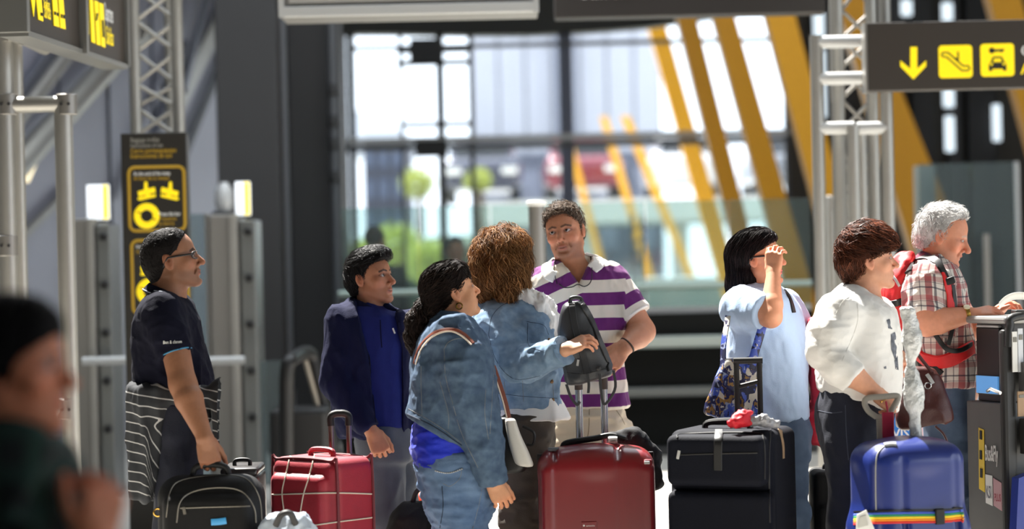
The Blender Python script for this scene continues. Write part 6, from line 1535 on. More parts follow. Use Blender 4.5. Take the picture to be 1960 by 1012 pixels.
# --- plastic-wrapped bundle in front
c = P(552, 1000, 9.12); b0 = V3([c[0], c[1], 0]); zt = P(552, 984, 9.12)[2]
wb = thing('wrapped_bundle', 'pale blue plastic wrapped bundle below the small red suitcase', 'bundle', tuple(b0))
f = Field(b0-[.17, .12, -.0], b0+[.17, .12, zt+.05], .008); f.loft([(.0, b0[0], b0[1], .11, .08), (zt*.6, b0[0], b0[1], .12, .085), (zt-.05, b0[0], b0[1], .10, .07), (zt, b0[0]+.0, b0[1], .06, .05)])
sdf_part('wrapping', f, mat('pale_plastic', srgb(196, 208, 222), .25, var=.1, trans=.2, coat=.4), wb, (.012, 16, (1, 1, 1)))
MB().tube(bez([P(528, 1005, 9.05), P(538, 985, 9.03), P(555, 982, 9.03), P(566, 1003, 9.05)], 20), .012, 8).build('handle', m_dark, wb, True)
# --- black holdall and red kerb on the floor behind
c = P(785, 1000, 9.95); b0 = V3([c[0], c[1]+.28, 0]); zt = P(785, 957, 10.2)[2]
hd = thing('holdall', 'black rounded holdall standing between the boy and ponytailed woman', 'bag', tuple(b0))
f = Field(b0-[.18, .16, 0], b0+[.18, .16, zt+.05], .008); f.loft([(.0, b0[0], b0[1], .13, .10), (zt*.5, b0[0], b0[1], .135, .11), (zt-.07, b0[0]+.01, b0[1], .11, .09), (zt-.01, b0[0]+.015, b0[1], .055, .05)])
sdf_part('body', f, m_ny, hd, (.006, 9, (1, 1, 1))); MB().tube(bez([b0+[-.01, 0, zt-.05], b0+[.02, -.02, zt+.035], b0+[.07, -.02, zt+.035], b0+[.1, 0, zt-.08]], 20), .010, 8).build('handle', m_rubber, hd, True)
a, b = P(783, 957, 15.6), P(850, 957, 15.6)
kr = MB().box(((a[0]+b[0])/2, 15.6, .028), (b[0]-a[0], .14, .056), bev=.015, seg=3).build('kerb_block', mat('orange_red', srgb(225, 72, 36), .6), None, True); tag(kr, 'orange-red low kerb block on the sunlit floor', 'kerb block')

# --- large red hard suitcase
dF = 9.70; sx0, sx1 = P(1031, 950, dF)[0], P(1256, 950, dF)[0]; W_ = sx1-sx0; b0 = V3([(sx0+sx1)/2, dF+.14, 0]); ax = yawax(0); L = local(b0, ax); zt = P(1143, 862, dF)[2]
rh = thing('suitcase', 'large red hard shell suitcase with silver telescopic handle', 'suitcase', tuple(b0))
m_redh = mat('red_shell', srgb(128, 30, 36), .32, var=.05, vscale=8, coat=.25)
f = Field(b0-[.30, .2, -.03], b0+[.30, .2, zt+.06], .0065)
rbox(f, L(0, 0, (zt+.05)/2), (W_/2, .14, (zt-.05)/2), ax, .075); f.ell(L(0, 0, zt-.07), (W_/2-.02, .12, .085), k=.04)
for x in (-.165, .085): f.cone(L(x, -.150, .1), L(x, -.150, zt-.03), .012, k=.012, op='s'); f.cone(L(x, -.150, zt-.04), L(x, -.02, zt+.018), .012, k=.012, op='s')
for x in (-.195, .205): f.cone(L(x, -.125, .1), L(x, -.125, zt-.08), .02, k=.03)
sdf_part('shell', f, m_redh, rh)
MB().box(L(.0, 0, zt/2+.03), (W_+.004, .012, zt-.1), bev=.004).build('zip_band', m_rubber, rh)
lt_ = L(.200, -.128, P(1240, 900, dF)[2]); MB().box(lt_, (.035, .02, .085), bev=.008).build('latch', m_redh, rh, True); MB().box(lt_+[-.004, -.01, .03], (.022, .008, .012), bev=.002).build('latch_key', m_lightmetal, rh)
pq = L(-.035, -.139, P(1125, 1006, dF)[2]); pl = MB().box(pq, (.062, .01, .034), bev=.003).build('plaque', m_redh, rh); text_on('lettering', 'samsonite', pq+V3([-.012, -.0055, -.003]), XU, ZU, .007, m_white, pl, width=.034)
mkobj('emblem', np.array([pq+V3([-.02+.004*math.cos(t), -.0055, .001+.004*math.sin(t)]) for t in np.linspace(0, 6.28, 11)[:-1]]), [tuple(range(10))], m_white, pl, smooth=False)
zb_ = P(1130, 690, dF+.27)[2]
for px in (1109, 1157):
    q = P(px, 800, dF+.27); MB().tube([V3([q[0], dF+.27, zt-.12]), V3([q[0], dF+.27, zb_-.11])], .0145, 12).build('telescopic_tube', m_chrome, rh, True)
    MB().tube([V3([q[0], dF+.27, zb_-.115]), V3([q[0], dF+.27, zb_])], .0165, 12).build('tube_sleeve', mat('handle_brown', srgb(70, 58, 52), .5), rh, True)
qa, qb = P(1109, 690, dF+.27), P(1157, 690, dF+.27); MB().tube([V3([qa[0]-.02, dF+.27, zb_]), V3([qb[0]+.02, dF+.27, zb_])], .018, 12).build('grip', m_rubber, rh, True)
MB().tube(bez([L(-.13, .02, zt-.005), L(-.11, .02, zt+.02), L(0, .02, zt+.035), L(.06, .02, zt+.045), L(.12, .02, zt+.03)], 24), .012, 8).build('carry_handle', m_rubber, rh, True)
MB().tube(ring(L(.07, 0, zt+.028), V3([1, 0, 0]), .014, 18), 0, 6, flat=(V3([0, 0, 1.]), .002, .018), closed=True).build('paper_tag', m_white, rh, True)
MB().box(L(-.165, -.04, zt+.0), (.045, .03, .014), bev=.004).build('lock', mat('lock_grey', srgb(110, 112, 118), .4, .5), rh); wheels(rh, L, .19, .1)
# black jacket lying on the back of the red case
f = Field(L(.0, .0, zt-.3), L(.32, .32, zt+.1), .007); f.chain([L(.08, .19, zt+.01), L(.16, .20, zt+.01), L(.225, .21, zt-.05), L(.245, .20, zt-.16)], [.035, .045, .04, .03], k=.02)
bj, _, _, _ = sdf_part('folded_jacket', f, m_black_cloth, None, (.008, 14, (1, 1, 1))); tag(bj, 'dark folded jacket hanging over the back of the large red suitcase', 'jacket')

# --- grey leather bag on the red case handle
BG = Per.__new__(Per); BG.d = 9.87
gb = thing('backpack', 'dark grey leather backpack resting on the red suitcase handle', 'backpack', tuple(P(1125, 735, 9.87)))
f = Field(*bbox([P(1045, 560, 9.74), P(1200, 755, 10.0)], .0), .0065)
f.loft([BG.row(578, 1082, 1118, .035), BG.row(600, 1072, 1128, .05), BG.row(640, 1068, 1146, .065), BG.row(690, 1076, 1166, .075), BG.row(738, 1084, 1176, .078)], p=3.2, rnd=.02)
f.half(P(1130, 728, 9.87), V3([.26, 0, -1])/1.033, .015)
m_gl = mat('grey_leather', srgb(58, 60, 64), .42, var=.08, vscale=18, bump=.12, bscale=300)
go, gbv, _, _ = sdf_part('body', f, m_gl, gb, (.005, 8, (1, 1, 1)))
m_gl2 = mat('dark_strap_leather', srgb(44, 45, 48), .45)
for px in ([(1094, 574), (1100, 620), (1116, 680), (1124, 715)], [(1110, 574), (1132, 610), (1152, 660), (1174, 708)]): strap(gb, gbv, px, .013, .004, m_gl2, 'shoulder_strap', 24, .006, 9.8)
MB().tube(bez([P(1091, 580, 9.85), P(1093, 571, 9.85), P(1104, 569, 9.85), P(1112, 572, 9.85), P(1116, 584, 9.85)], 20), .008, 8).build('top_loop', m_gl2, gb, True)
for px in ([(1124, 715), (1127, 735), (1126, 752)], [(1174, 708), (1178, 740), (1166, 765), (1155, 772), (1150, 745), (1148, 715)], [(1084, 735), (1092, 758), (1104, 774), (1110, 768)]):
    MB().tube([P(x, y, 9.77) for x, y in bez2(px, 24)], 0, 8, flat=(V3([0, -1., 0]), .002, .0055)).build('loose_strap', m_gl2, gb, True)
seam(gb, gbv, [(1080, 712), (1110, 716), (1150, 708), (1170, 700)], .0018, m_gl2, 'seam', 16, .0, 10.1)
strap(gb, gbv, [(1107, 688), (1105, 700)], .005, .002, m_lightmetal, 'zip_pull', 4, .004, 10.1)
q = on(gbv, 1146, 705, .005); MB().lathe(q, [(.009, -.003), (.010, 0), (.004, .004)], 12, [[1, 0, 0], [0, 0, 1], [0, -1, 0]]).build('stud', m_dark, gb, True)

# --- large navy soft suitcase
th = -24; ax = yawax(th); W_, D_ = .415, .36
near = P(1472, 920, 9.32); b0 = V3([near[0], near[1], 0])-ax[0]*W_/2+ax[1]*D_/2; L = local(b0, ax); zt = P(1472, 826, 9.32)[2]
nv = thing('suitcase', 'large navy soft suitcase with a black telescopic handle', 'suitcase', tuple(b0))
m_nv = mat('navy_nylon', srgb(12, 15, 26), .8, var=.1, vscale=25, bump=.15, bscale=240, spec=.2)
f = Field(b0-[.36, .36, -.03], b0+[.36, .36, zt+.03], .0075)
rbox(f, L(0, .02, (zt+.05)/2), (W_/2, D_/2-.02, (zt-.05)/2), ax, .04)
z1 = P(1380, 938, 9.4)[2]
rbox(f, L(0, -D_/2+.02, (zt+z1)/2), (W_/2-.012, .045, (zt-z1)/2-.015), ax, .03, k=.006); rbox(f, L(.006, -D_/2+.03, (z1+.08)/2), (W_/2+.0, .04, (z1-.09)/2), ax, .03, k=.006)
o, nbv, _, _ = sdf_part('shell', f, m_nv, nv)
for px in ([(1300, 870), (1360, 868), (1450, 866)], [(1296, 838), (1310, 830), (1440, 828), (1462, 845), (1464, 930)], [(1475, 822), (1472, 880), (1474, 1000)]): seam(nv, nbv, px, .0035, m_black, 'piping', 24, .0, 9.35)
strap(nv, nbv, [(1300, 862), (1297, 878)], .006, .003, m_lightmetal, 'zip_pull', 4, .004, 9.35)
strap(nv, nbv, [(1376, 822), (1374, 860), (1374, 900)], .017, .003, m_black, 'strap', 12, .003, 9.35)
strap(nv, nbv, [(1493, 822), (1499, 850), (1500, 877)], .011, .002, mat('tan_strip', srgb(168, 138, 104), .7), 'label_strip', 12, .003, 9.4)
hz = P(1430, 690, 9.62)[2]
q0, q1 = P(1411, 760, 9.62), P(1455, 760, 9.62)
for q in (q0, q1): MB().tube([V3([q[0], 9.62, zt-.05]), V3([q[0], 9.62, hz])], .011, 10).build('telescopic_tube', m_rubber, nv, True)
MB().tube([V3([q0[0]-.012, 9.62, hz]), V3([q1[0]+.012, 9.62, hz])], .013, 10).build('grip', m_rubber, nv, True)
zc = P(1430, 740, 9.62)[2]; MB().tube([V3([q0[0], 9.62, zc]), V3([q1[0], 9.62, zc+.02])], .009, 8).build('cross_brace', m_rubber, nv, True)
MB().tube(bez([L(-.10, -.02, zt-.01), L(-.08, -.02, zt+.022), L(.06, -.02, zt+.026), L(.09, -.02, zt-.01)], 20), .012, 8).build('carry_handle', m_rubber, nv, True); wheels(nv, L, .16, .13)
c = P(1418, 802, 9.42); f = fbox(c, .09, .005); f.chain([c+[-.03, 0, -.012], c+[.005, 0, .01], c+[.04, .0, .02]], [.018, .022, .008], k=.01); f.cone(c+[-.02, -.01, -.01], c+[.03, -.01, -.01], .02, .012, k=.01)
sc1, _, _, _ = sdf_part('red_scarf', f, mat('scarf_red', srgb(220, 30, 48), .6), None, (.006, 30, (1, 1, 1))); tag(sc1, 'small red ribbon cloth tied on the navy suitcase handle', 'cloth')
c = P(1462, 806, 9.42); f = fbox(c, .09, .005); f.chain([c+[-.045, 0, .0], c+[0, 0, .004], c+[.05, .01, -.012]], [.016, .02, .014], k=.01)
sc2, _, _, _ = sdf_part('plastic_wrap', f, mat('grey_plastic', srgb(160, 160, 164), .25, coat=.4), None, (.005, 40, (1, 1, 1))); tag(sc2, 'crumpled grey plastic beside the red ribbon on the navy suitcase', 'plastic wrap')

# --- small black case
c = P(1592, 950, 10.25); b0 = V3([c[0], c[1], 0]); L = local(b0, np.eye(3)); zt = P(1592, 897, 10.25)[2]
bc = thing('suitcase', 'small black soft suitcase behind the navy suitcase', 'suitcase', tuple(b0))
f = Field(b0-[.12, .16, -.03], b0+[.14, .16, zt+.04], .008); rbox(f, L(0, 0, (zt+.05)/2), (.085, .12, (zt-.05)/2), np.eye(3), .03); rbox(f, L(0, -.12, zt*.45), (.07, .025, zt*.33), np.eye(3), .02)
sdf_part('shell', f, m_ny, bc); MB().tube(bez([L(-.03, 0, zt-.01), L(-.02, 0, zt+.02), L(.04, 0, zt+.02), L(.05, 0, zt-.01)], 16), .009, 8).build('carry_handle', m_rubber, bc, True)
MB().box(L(.025, -.02, zt+.008), (.03, .02, .016), bev=.004).build('lock', m_chrome, bc); MB().lathe(L(.03, -.147, P(1607, 957, 10.1)[2]), [(.006, 0), (.006, .004)], 8, [[1, 0, 0], [0, 0, 1], [0, -1, 0]]).build('badge', m_white, bc); wheels(bc, L, .06, .09, .025)

# --- blue hard suitcase with rainbow belt
th = 16; ax = yawax(th); W_, D_ = .40, .29
near = P(1672, 930, 9.08); b0 = V3([near[0], near[1], 0])+ax[0]*W_/2+ax[1]*D_/2; L = local(b0, ax); zt = P(1750, 852, 9.12)[2]
bh = thing('suitcase', 'blue hard shell suitcase strapped with a rainbow luggage belt', 'suitcase', tuple(b0))
m_bl = mat('blue_shell', srgb(30, 46, 116), .34, var=.05, vscale=8, coat=.25)
f = Field(b0-[.32, .32, -.03], b0+[.32, .32, zt+.06], .0065)
rbox(f, L(0, 0, (zt+.05)/2), (W_/2-.012, D_/2, (zt-.05)/2), ax, .07); rbox(f, L(0, 0, .30), (W_/2+.002, D_/2, .25), ax, .07, k=.06); f.ell(L(.0, 0, zt-.06), (W_/2-.03, D_/2-.02, .08), R=ax, k=.05)
for x in (-.08, .13): f.cone(L(x, -D_/2-.004, .1), L(x, -D_/2-.004, zt-.05), .010, k=.012, op='s')
o, bbv, _, _ = sdf_part('shell', f, m_bl, bh)
seam(bh, bbv, [(1697, 851), (1684, 862), (1677, 880), (1676, 930), (1677, 976)], .003, mat('grey_zip', srgb(150, 150, 148), .5), 'zip_band', 30, .001, 9.1)
m_rb = band_mat('rainbow', srgb(200, 40, 40), [], bump=.1)
cols = [srgb(60, 90, 190), srgb(40, 140, 90), srgb(235, 205, 40), srgb(235, 140, 30), srgb(205, 45, 35)]
for i, cc in enumerate(cols):
    pts = [on(bbv, x, y+i*4.4, .004, 9.1) for x, y in bez2([(1634, 985), (1660, 983), (1700, 982), (1760, 981), (1810, 980), (1856, 975)], 36)]
    MB().tube(smooth_pts(pts), 0, 6, flat=(np.array([on_n(bbv, q) for q in pts]), .0018, .0046)).build('belt_stripe', mat('belt_%d' % i, cc, .7), bh, True)
strap(bh, bbv, [(1634, 979), (1700, 977), (1760, 976), (1810, 975), (1856, 971)], .003, .002, m_black, 'belt_edge', 30, .005, 9.1)
q = on(bbv, 1799, 988, .008); MB().box(q, (.036, .014, .058), ax, bev=.004).build('buckle', m_rubber, bh)
strap(bh, bbv, [(1692, 852), (1705, 850), (1715, 850)], .011, .008, mat('top_latch_grey', srgb(140, 142, 144), .4), 'latch', 8, .002, 9.1)
q = on(bbv, 1655, 990, .012); tg = MB().prism([P(1640, 985, 9.0), P(1658, 975, 9.0), P(1674, 1012, 9.0), P(1665, 1045, 9.0), P(1637, 1040, 9.0)], (0, 1, 0), .003).build('paper_tag', m_white, bh)
MB().prism([P(1645, 990, 8.996), P(1657, 985, 8.996), P(1662, 1005, 8.996), P(1643, 1010, 8.996)], (0, 1, 0), .002).build('tag_print', mat('tag_print', srgb(190, 190, 184), .7), tg)
# telescopic handle
dh = 9.42; m_hg = mat('handle_grey', srgb(150, 146, 138), .5)
q = P(1687, 830, dh); zt2 = P(1687, 800, dh)[2]
MB().box(V3([q[0], dh, (zt-.05+zt2)/2]), (.034, .02, zt2-zt+.05+.02), bev=.005).build('telescopic_tube', mat('handle_tube', srgb(176, 172, 162), .4, .4), bh, True)
lp = [P(x, y, dh) for x, y in ((1678, 798), (1662, 786), (1655, 770), (1662, 761), (1690, 759), (1716, 757), (1718, 764), (1708, 782), (1698, 796))]
MB().tube(bez(lp+[lp[0]], 40), .0115, 10).build('grip', m_hg, bh, True); wheels(bh, L, .15, .1)
lt2 = thing('luggage_tag', 'crimson luggage tag hanging from the grey trolley handle', 'luggage tag', tuple(P(1700, 845, 9.38)))
a = P(1700, 815, 9.38); MB().box(a, (.045, .006, .105), bev=.003).build('holder', mat('tag_crimson', srgb(160, 24, 60), .5), lt2); MB().tube([P(1700, 794, 9.38), P(1698, 780, 9.39), P(1696, 768, 9.40)], .004, 6).build('loop', MATS['tag_crimson'], lt2, True)

# --- bubble-wrapped object standing on the blue case
BW = Per.__new__(Per); BW.d = 9.30
zb_ = P(1750, 846, 9.3)[2]
f = Field(*bbox([P(1700, 575, 9.2), P(1790, 858, 9.4)], 0), .005)
f.loft([BW.row(588, 1721, 1752, .026), BW.row(600, 1725, 1752, .024), BW.row(625, 1728, 1759, .03), BW.row(648, 1727, 1764, .035), BW.row(672, 1732, 1760, .03), BW.row(694, 1736, 1752, .018), BW.row(715, 1732, 1760, .026), BW.row(745, 1729, 1767, .036), BW.row(775, 1733, 1768, .036), BW.row(800, 1740, 1760, .022), BW.row(842, 1741, 1764, .026)], p=2.2)
bw, _, _, _ = sdf_part('wrapped_figurine', f, mat('bubble_wrap', srgb(228, 230, 230), .25, col2=srgb(190, 194, 194), vscale=22, bump=.7, bscale=120, coat=.5), None, (.004, 30, (1, 1, .7))); tag(bw, 'tall bubble wrapped figurine standing on the blue suitcase', 'wrapped figurine')

# --- brown leather handbag on her far arm
BB = Per.__new__(Per); BB.d = 9.93
hb_ = thing('handbag', 'dark brown leather handbag on the auburn haired woman\'s far arm', 'handbag', tuple(P(1768, 822, 9.93)))
f = Field(*bbox([P(1695, 690, 9.82), P(1845, 835, 10.04)], 0), .006); f.loft([BB.row(702, 1738, 1786, .022), BB.row(730, 1726, 1802, .045), BB.row(765, 1718, 1816, .06), BB.row(800, 1714, 1825, .068), BB.row(820, 1716, 1826, .066)], p=3, rnd=.015); f.half(P(1770, 815, 9.93), V3([.16, 0, -1])/1.013, .012)
m_br = mat('brown_leather', srgb(70, 30, 26), .4, var=.12, vscale=14, bump=.15, bscale=240); ho, hbv, _, _ = sdf_part('body', f, m_br, hb_, (.005, 9, (1, 1, .7)))
MB().tube([P(x, y, 9.9) for x, y in bez2([(1732, 730), (1728, 700), (1734, 672), (1748, 668), (1764, 688), (1784, 712)], 24)], .007, 8).build('handle', m_br, hb_, True)
for x, y in ((1727, 742), (1776, 738)): q = on(hbv, x, y, .006, 9.88); MB().tube(ring(q, V3([.2, 1, .2]), .012), .003, 6, closed=True).build('ring', m_chrome, hb_, True)
strap(hb_, hbv, [(1774, 716), (1780, 724), (1786, 734)], .008, .003, m_lightmetal, 'clasp', 6, .005, 9.88)
MB().tube([P(x, y, 9.86) for x, y in bez2([(1790, 815), (1806, 830), (1815, 850)], 12)], .005, 6).build('loose_strap', m_br, hb_, True)

# --- red backpack on the old man's back
RB = Per.__new__(Per); RB.d = 10.42
bpk = thing('backpack', 'bright red backpack worn by the man in the plaid shirt', 'backpack', tuple(P(1715, 645, 10.42)))
f = Field(*bbox([P(1670, 470, 10.2), P(1775, 665, 10.65)], 0), .007)
f.loft([RB.row(482, 1728, 1745, .08), RB.row(498, 1710, 1746, .13), RB.row(530, 1694, 1738, .16), RB.row(570, 1687, 1732, .17), RB.row(610, 1692, 1733, .165), RB.row(648, 1708, 1738, .14)], p=2.6)
m_rp = mat('red_pack', srgb(216, 30, 34), .55, var=.06, bump=.12, bscale=200); ro, rbv, _, _ = sdf_part('body', f, m_rp, bpk, (.007, 9, (1, 1, 1)))
strap(bpk, rbv, [(1690, 578), (1705, 582), (1730, 576)], .014, .004, m_black, 'compression_strap', 12, .003, 10.3); strap(bpk, rbv, [(1700, 520), (1712, 532), (1722, 548)], .006, .004, m_lightmetal, 'zip', 10, .003, 10.3)
HV = [o for o in H.e.children if o.name.startswith('plaid_shirt')][0]; hV = np.array([v.co[:] for v in HV.data.vertices])+np.array(H.e.location); hQ = [tuple(p.vertices) for p in HV.data.polygons]; hbv2 = BVHTree.FromPolygons([Vector(v) for v in hV], hQ)
def wrapstrap(px, w, t, m, nm, par, bv, g, n=30, off=.006):
    pts = smooth_pts([on(bv, x, y, off, g) for x, y in bez2(px, n)], 3); nn = np.array([on_n(bv, q) for q in pts])
    for _ in range(4): nn = np.concatenate([nn[:1], (nn[:-2]+nn[1:-1]*2+nn[2:])/4, nn[-1:]])
    return MB().tube(pts, 0, 8, flat=(nn, t, w)).build(nm, m, par, True)
wrapstrap([(1738, 520), (1748, 500), (1768, 492), (1790, 498), (1806, 520), (1814, 545)], .020, .006, m_black, 'shoulder_strap', bpk, hbv2, 10.3)
wrapstrap([(1806, 522), (1814, 545), (1820, 580), (1822, 625)], .018, .005, m_rp, 'strap_panel', bpk, hbv2, 10.3, 24, .010)
wrapstrap([(1824, 545), (1828, 585), (1824, 625), (1815, 660)], .009, .004, m_black, 'strap_webbing', bpk, hbv2, 10.3, 24, .012)
wrapstrap([(1745, 668), (1775, 690), (1815, 690), (1862, 664)], .030, .010, m_rp, 'hip_belt', bpk, hbv2, 10.3, 24, .010)
wrapstrap([(1790, 640), (1812, 668), (1840, 670), (1864, 655)], .010, .005, m_black, 'hip_strap', bpk, hbv2, 10.3, 24, .024)
wrapstrap([(1738, 640), (1752, 690), (1772, 720), (1795, 700)], .035, .012, m_black, 'hip_pad', bpk, hbv2, 10.3, 24, .006)
q = on(hbv2, 1816, 538, .02); MB().box(q, (.05, .02, .03), [[.95, 0, .3], [0, 1, 0], [-.3, 0, .95]], bev=.006).build('buckle', m_rubber, bpk, True)

# --- patterned tote on the blouse woman's shoulder
TT = Per.__new__(Per); TT.d = 9.93
tt = thing('tote_bag', 'navy and gold patterned tote bag on the blouse woman\'s shoulder', 'tote bag', tuple(P(1400, 798, 9.93)))
m_tote = bpy.data.materials.new('tote_pattern'); m_tote.use_nodes = True; nt = m_tote.node_tree; N_ = nt.nodes; L_ = nt.links; bs = N_['Principled BSDF']; bs.inputs['Roughness'].default_value = .45
tc = N_.new('ShaderNodeTexCoord'); mp_ = N_.new('ShaderNodeMapping'); mp_.inputs['Scale'].default_value = (1, 1, .7); vo = N_.new('ShaderNodeTexVoronoi'); vo.inputs['Scale'].default_value = 26; nz_ = N_.new('ShaderNodeTexNoise'); nz_.inputs['Scale'].default_value = 34; nz_.inputs['Detail'].default_value = 5
rp = N_.new('ShaderNodeValToRGB'); el_ = rp.color_ramp.elements; el_[0].color = (*srgb(18, 22, 60), 1); el_[1].color = (*srgb(206, 200, 190), 1); rp.color_ramp.interpolation = 'CONSTANT'
el_[0].position = 0; el_[1].position = .66
for p_, c_ in ((.36, srgb(60, 84, 180)), (.45, srgb(150, 160, 190)), (.50, srgb(24, 30, 84)), (.57, srgb(150, 116, 60)), (.61, srgb(30, 36, 90))): e = el_.new(p_); e.color = (*c_, 1)
mxv = N_.new('ShaderNodeMix'); mxv.data_type = 'FLOAT'; mxv.inputs[0].default_value = .55
L_.new(tc.outputs['Object'], mp_.inputs[0]); L_.new(mp_.outputs[0], vo.inputs['Vector']); L_.new(mp_.outputs[0], nz_.inputs['Vector'])
sp = N_.new('ShaderNodeSeparateColor'); L_.new(vo.outputs['Color'], sp.inputs[0]); L_.new(sp.outputs[0], mxv.inputs[2]); L_.new(nz_.outputs['Fac'], mxv.inputs[3]); L_.new(mxv.outputs[0], rp.inputs[0]); L_.new(rp.outputs[0], bs.inputs['Base Color'])
f = Field(*bbox([P(1325, 670, 9.83), P(1475, 812, 10.03)], 0), .006); f.loft([TT.row(684, 1392, 1452, .02), TT.row(700, 1382, 1456, .032), TT.row(740, 1364, 1457, .045), TT.row(775, 1350, 1456, .05), TT.row(799, 1346, 1453, .048)], p=3.2, rnd=.012)
f.half(P(1400, 797, 9.93), V3([-.10, 0, -1])/1.005, .01)
to_, tbv, _, _ = sdf_part('body', f, m_tote, tt, (.007, 9, (1.5, 1, .7)))
seam(tt, tbv, [(1347, 797), (1400, 801), (1452, 800)], .004, mat('tote_trim', srgb(120, 140, 200), .5), 'hem', 20, 0, 9.88)
FV = [o for o in Fw.e.children if o.name.startswith('blouse')][0]; fV = np.array([v.co[:] for v in FV.data.vertices])+np.array(Fw.e.location); fbv = BVHTree.FromPolygons([Vector(v) for v in fV], [tuple(p.vertices) for p in FV.data.polygons])
MB().tube([P(x, y, d_) for (x, y), d_ in zip(bez2([(1396, 585), (1391, 620), (1385, 660), (1384, 700)], 24), np.linspace(10.03, 9.92, 25))], 0, 8, flat=(V3([-.7, -.7, 0]), .003, .016)).build('strap', m_tote, tt, True)
MB().tube([P(x, y, d_) for (x, y), d_ in zip(bez2([(1462, 615), (1455, 640), (1446, 670), (1436, 705)], 24), np.linspace(9.93, 9.90, 25))], 0, 8, flat=(V3([.2, -1, 0]), .003, .018)).build('strap', m_tote, tt, True)

# --- crimson rucksack between the blouse woman and the woman in white
CR_ = Per.__new__(Per); CR_.d = 10.24
cr = thing('rucksack', 'crimson rucksack hanging in front of the blouse woman', 'rucksack', tuple(P(1560, 850, 10.24)))
f = Field(*bbox([P(1515, 600, 10.1), P(1605, 862, 10.4)], 0), .0068); f.loft([CR_.row(610, 1550, 1580, .06), CR_.row(630, 1546, 1590, .09), CR_.row(670, 1548, 1596, .10), CR_.row(740, 1552, 1598, .10), CR_.row(800, 1554, 1594, .08)], p=2.5); f.chain([P(1562, 800, 10.2), P(1558, 838, 10.18), P(1576, 845, 10.2), P(1572, 810, 10.2)], [.035, .02, .018, .03], k=.02)
m_cr = mat('crimson_cloth', srgb(176, 22, 48), .65, var=.08, bump=.12, bscale=180); co_, cbv, _, _ = sdf_part('body', f, m_cr, cr, (.008, 9, (1, 1, 1)))
strap(cr, cbv, [(1538, 664), (1550, 668), (1562, 668)], .014, .004, m_black, 'strap', 8, .003, 10.2)
wrapstrap([(1504, 556), (1514, 575), (1520, 598)], .011, .004, m_black, 'shoulder_strap', cr, fbv, 10.1, 14, .006)

# --- black and white handbag of the ponytailed woman
HB = Per.__new__(Per); HB.d = 9.80
hw = thing('handbag', 'black and white handbag hanging at the ponytailed woman\'s hip', 'handbag', tuple(P(985, 905, 9.8)))
f = Field(*bbox([P(925, 780, 9.68), P(1040, 918, 9.92)], 0), .006); f.loft([HB.row(798, 950, 982, .03), HB.row(840, 948, 1000, .05), HB.row(880, 946, 1016, .06), HB.row(904, 946, 1004, .06)], p=3, rnd=.012)
bo_, bbv2, _, _ = sdf_part('body', f, mat('black_leather', srgb(24, 23, 24), .4, bump=.1, bscale=240), hw)
f = Field(*bbox([P(945, 780, 9.62), P(1045, 912, 9.88)], 0), .005); f.loft([HB.row(800, 966, 986, .035, -.03), HB.row(830, 970, 996, .05, -.03), HB.row(870, 980, 1014, .06, -.03), HB.row(892, 988, 1023, .062, -.03)], p=3.5, rnd=.01); f.half(P(1005, 893, 9.77), V3([-.35, 0, -1])/1.06, .008)
sdf_part('white_panel', f, mat('ivory_leather', srgb(228, 224, 214), .45, bump=.08, bscale=200), hw)
MB().tube(bez([P(1000, 815, 9.84), P(1022, 828, 9.84), P(1020, 850, 9.84), P(1008, 850, 9.84)], 16), .006, 6).build('flap', MATS['black_leather'], hw, True)
JV = [o for o in C.e.children if o.name.startswith('denim_jacket')][0]; jV2 = np.array([v.co[:] for v in JV.data.vertices])+np.array(C.e.location); jbv = BVHTree.FromPolygons([Vector(v) for v in jV2], [tuple(p.vertices) for p in JV.data.polygons])
m_strp = mat('tan_strap', srgb(120, 62, 44), .5); m_strp2 = mat('cream_strap_edge', srgb(220, 206, 190), .6)
wrapstrap([(792, 695), (800, 668), (818, 645), (842, 632), (868, 630), (890, 640), (906, 656)], .0062, .003, m_strp, 'shoulder_strap', hw, jbv, 9.65, 36, .005)
wrapstrap([(796, 697), (805, 670), (822, 648), (844, 636), (866, 634), (886, 644), (902, 659)], .0028, .003, m_strp2, 'strap_edge', hw, jbv, 9.65, 36, .010)
for w_, m_, dx in ((.010, m_strp, 0), (.003, m_strp2, -4)): MB().tube([P(x+dx, y, 9.70) for x, y in bez2([(944, 700), (956, 735), (967, 770), (974, 800)], 20)], 0, 8, flat=(V3([.2, -1, 0]), .003 if dx == 0 else .005, w_)).build('front_strap', m_, hw, True)

# ------------------------------------------------------------------ kiosk on the right
K0 = P(1924, 760, 9.92)*[1, 1, 0]; lf = V3([-.42, .9075, 0]); ln_ = V3([-.9075, -.42, 0]); rf = V3([.9075, .42, 0])
kt = P(1924, 606, 9.92)[2]
ki = thing('information_kiosk', 'grey bus ticket kiosk with brochure racks and dark curved frame', 'kiosk', tuple(K0+lf*.2+rf*.4))
def KL(px, py, off=0.):
    r = RAY(px, py); p0 = K0+ln_*off; t = ((p0-CAM)@ln_)/(r@ln_); return CAM+t*r
def kbox(a0, a1, b0_, b1, z0, z1, m, nm, par=ki, bev=.005): return MB().box(K0+lf*(a0+a1)/2+rf*(b0_+b1)/2+V3([0, 0, (z0+z1)/2]), (abs(b1-b0_), abs(a1-a0), z1-z0), [rf, lf, ZU], bev=bev).build(nm, m, par)
m_kg = mat('kiosk_grey', srgb(92, 92, 92), .45, .2, var=.04); m_kd = mat('kiosk_dark', srgb(58, 58, 58), .4, .3)
zs = KL(1898, 770)[2]
LL = .265
kbox(.03, LL, .0, .75, 0, zs, m_kg, 'lower_body'); kbox(.03, LL-.04, .03, .75, zs+.001, kt-.02, mat('kiosk_back', srgb(70, 70, 70), .5), 'upper_body')
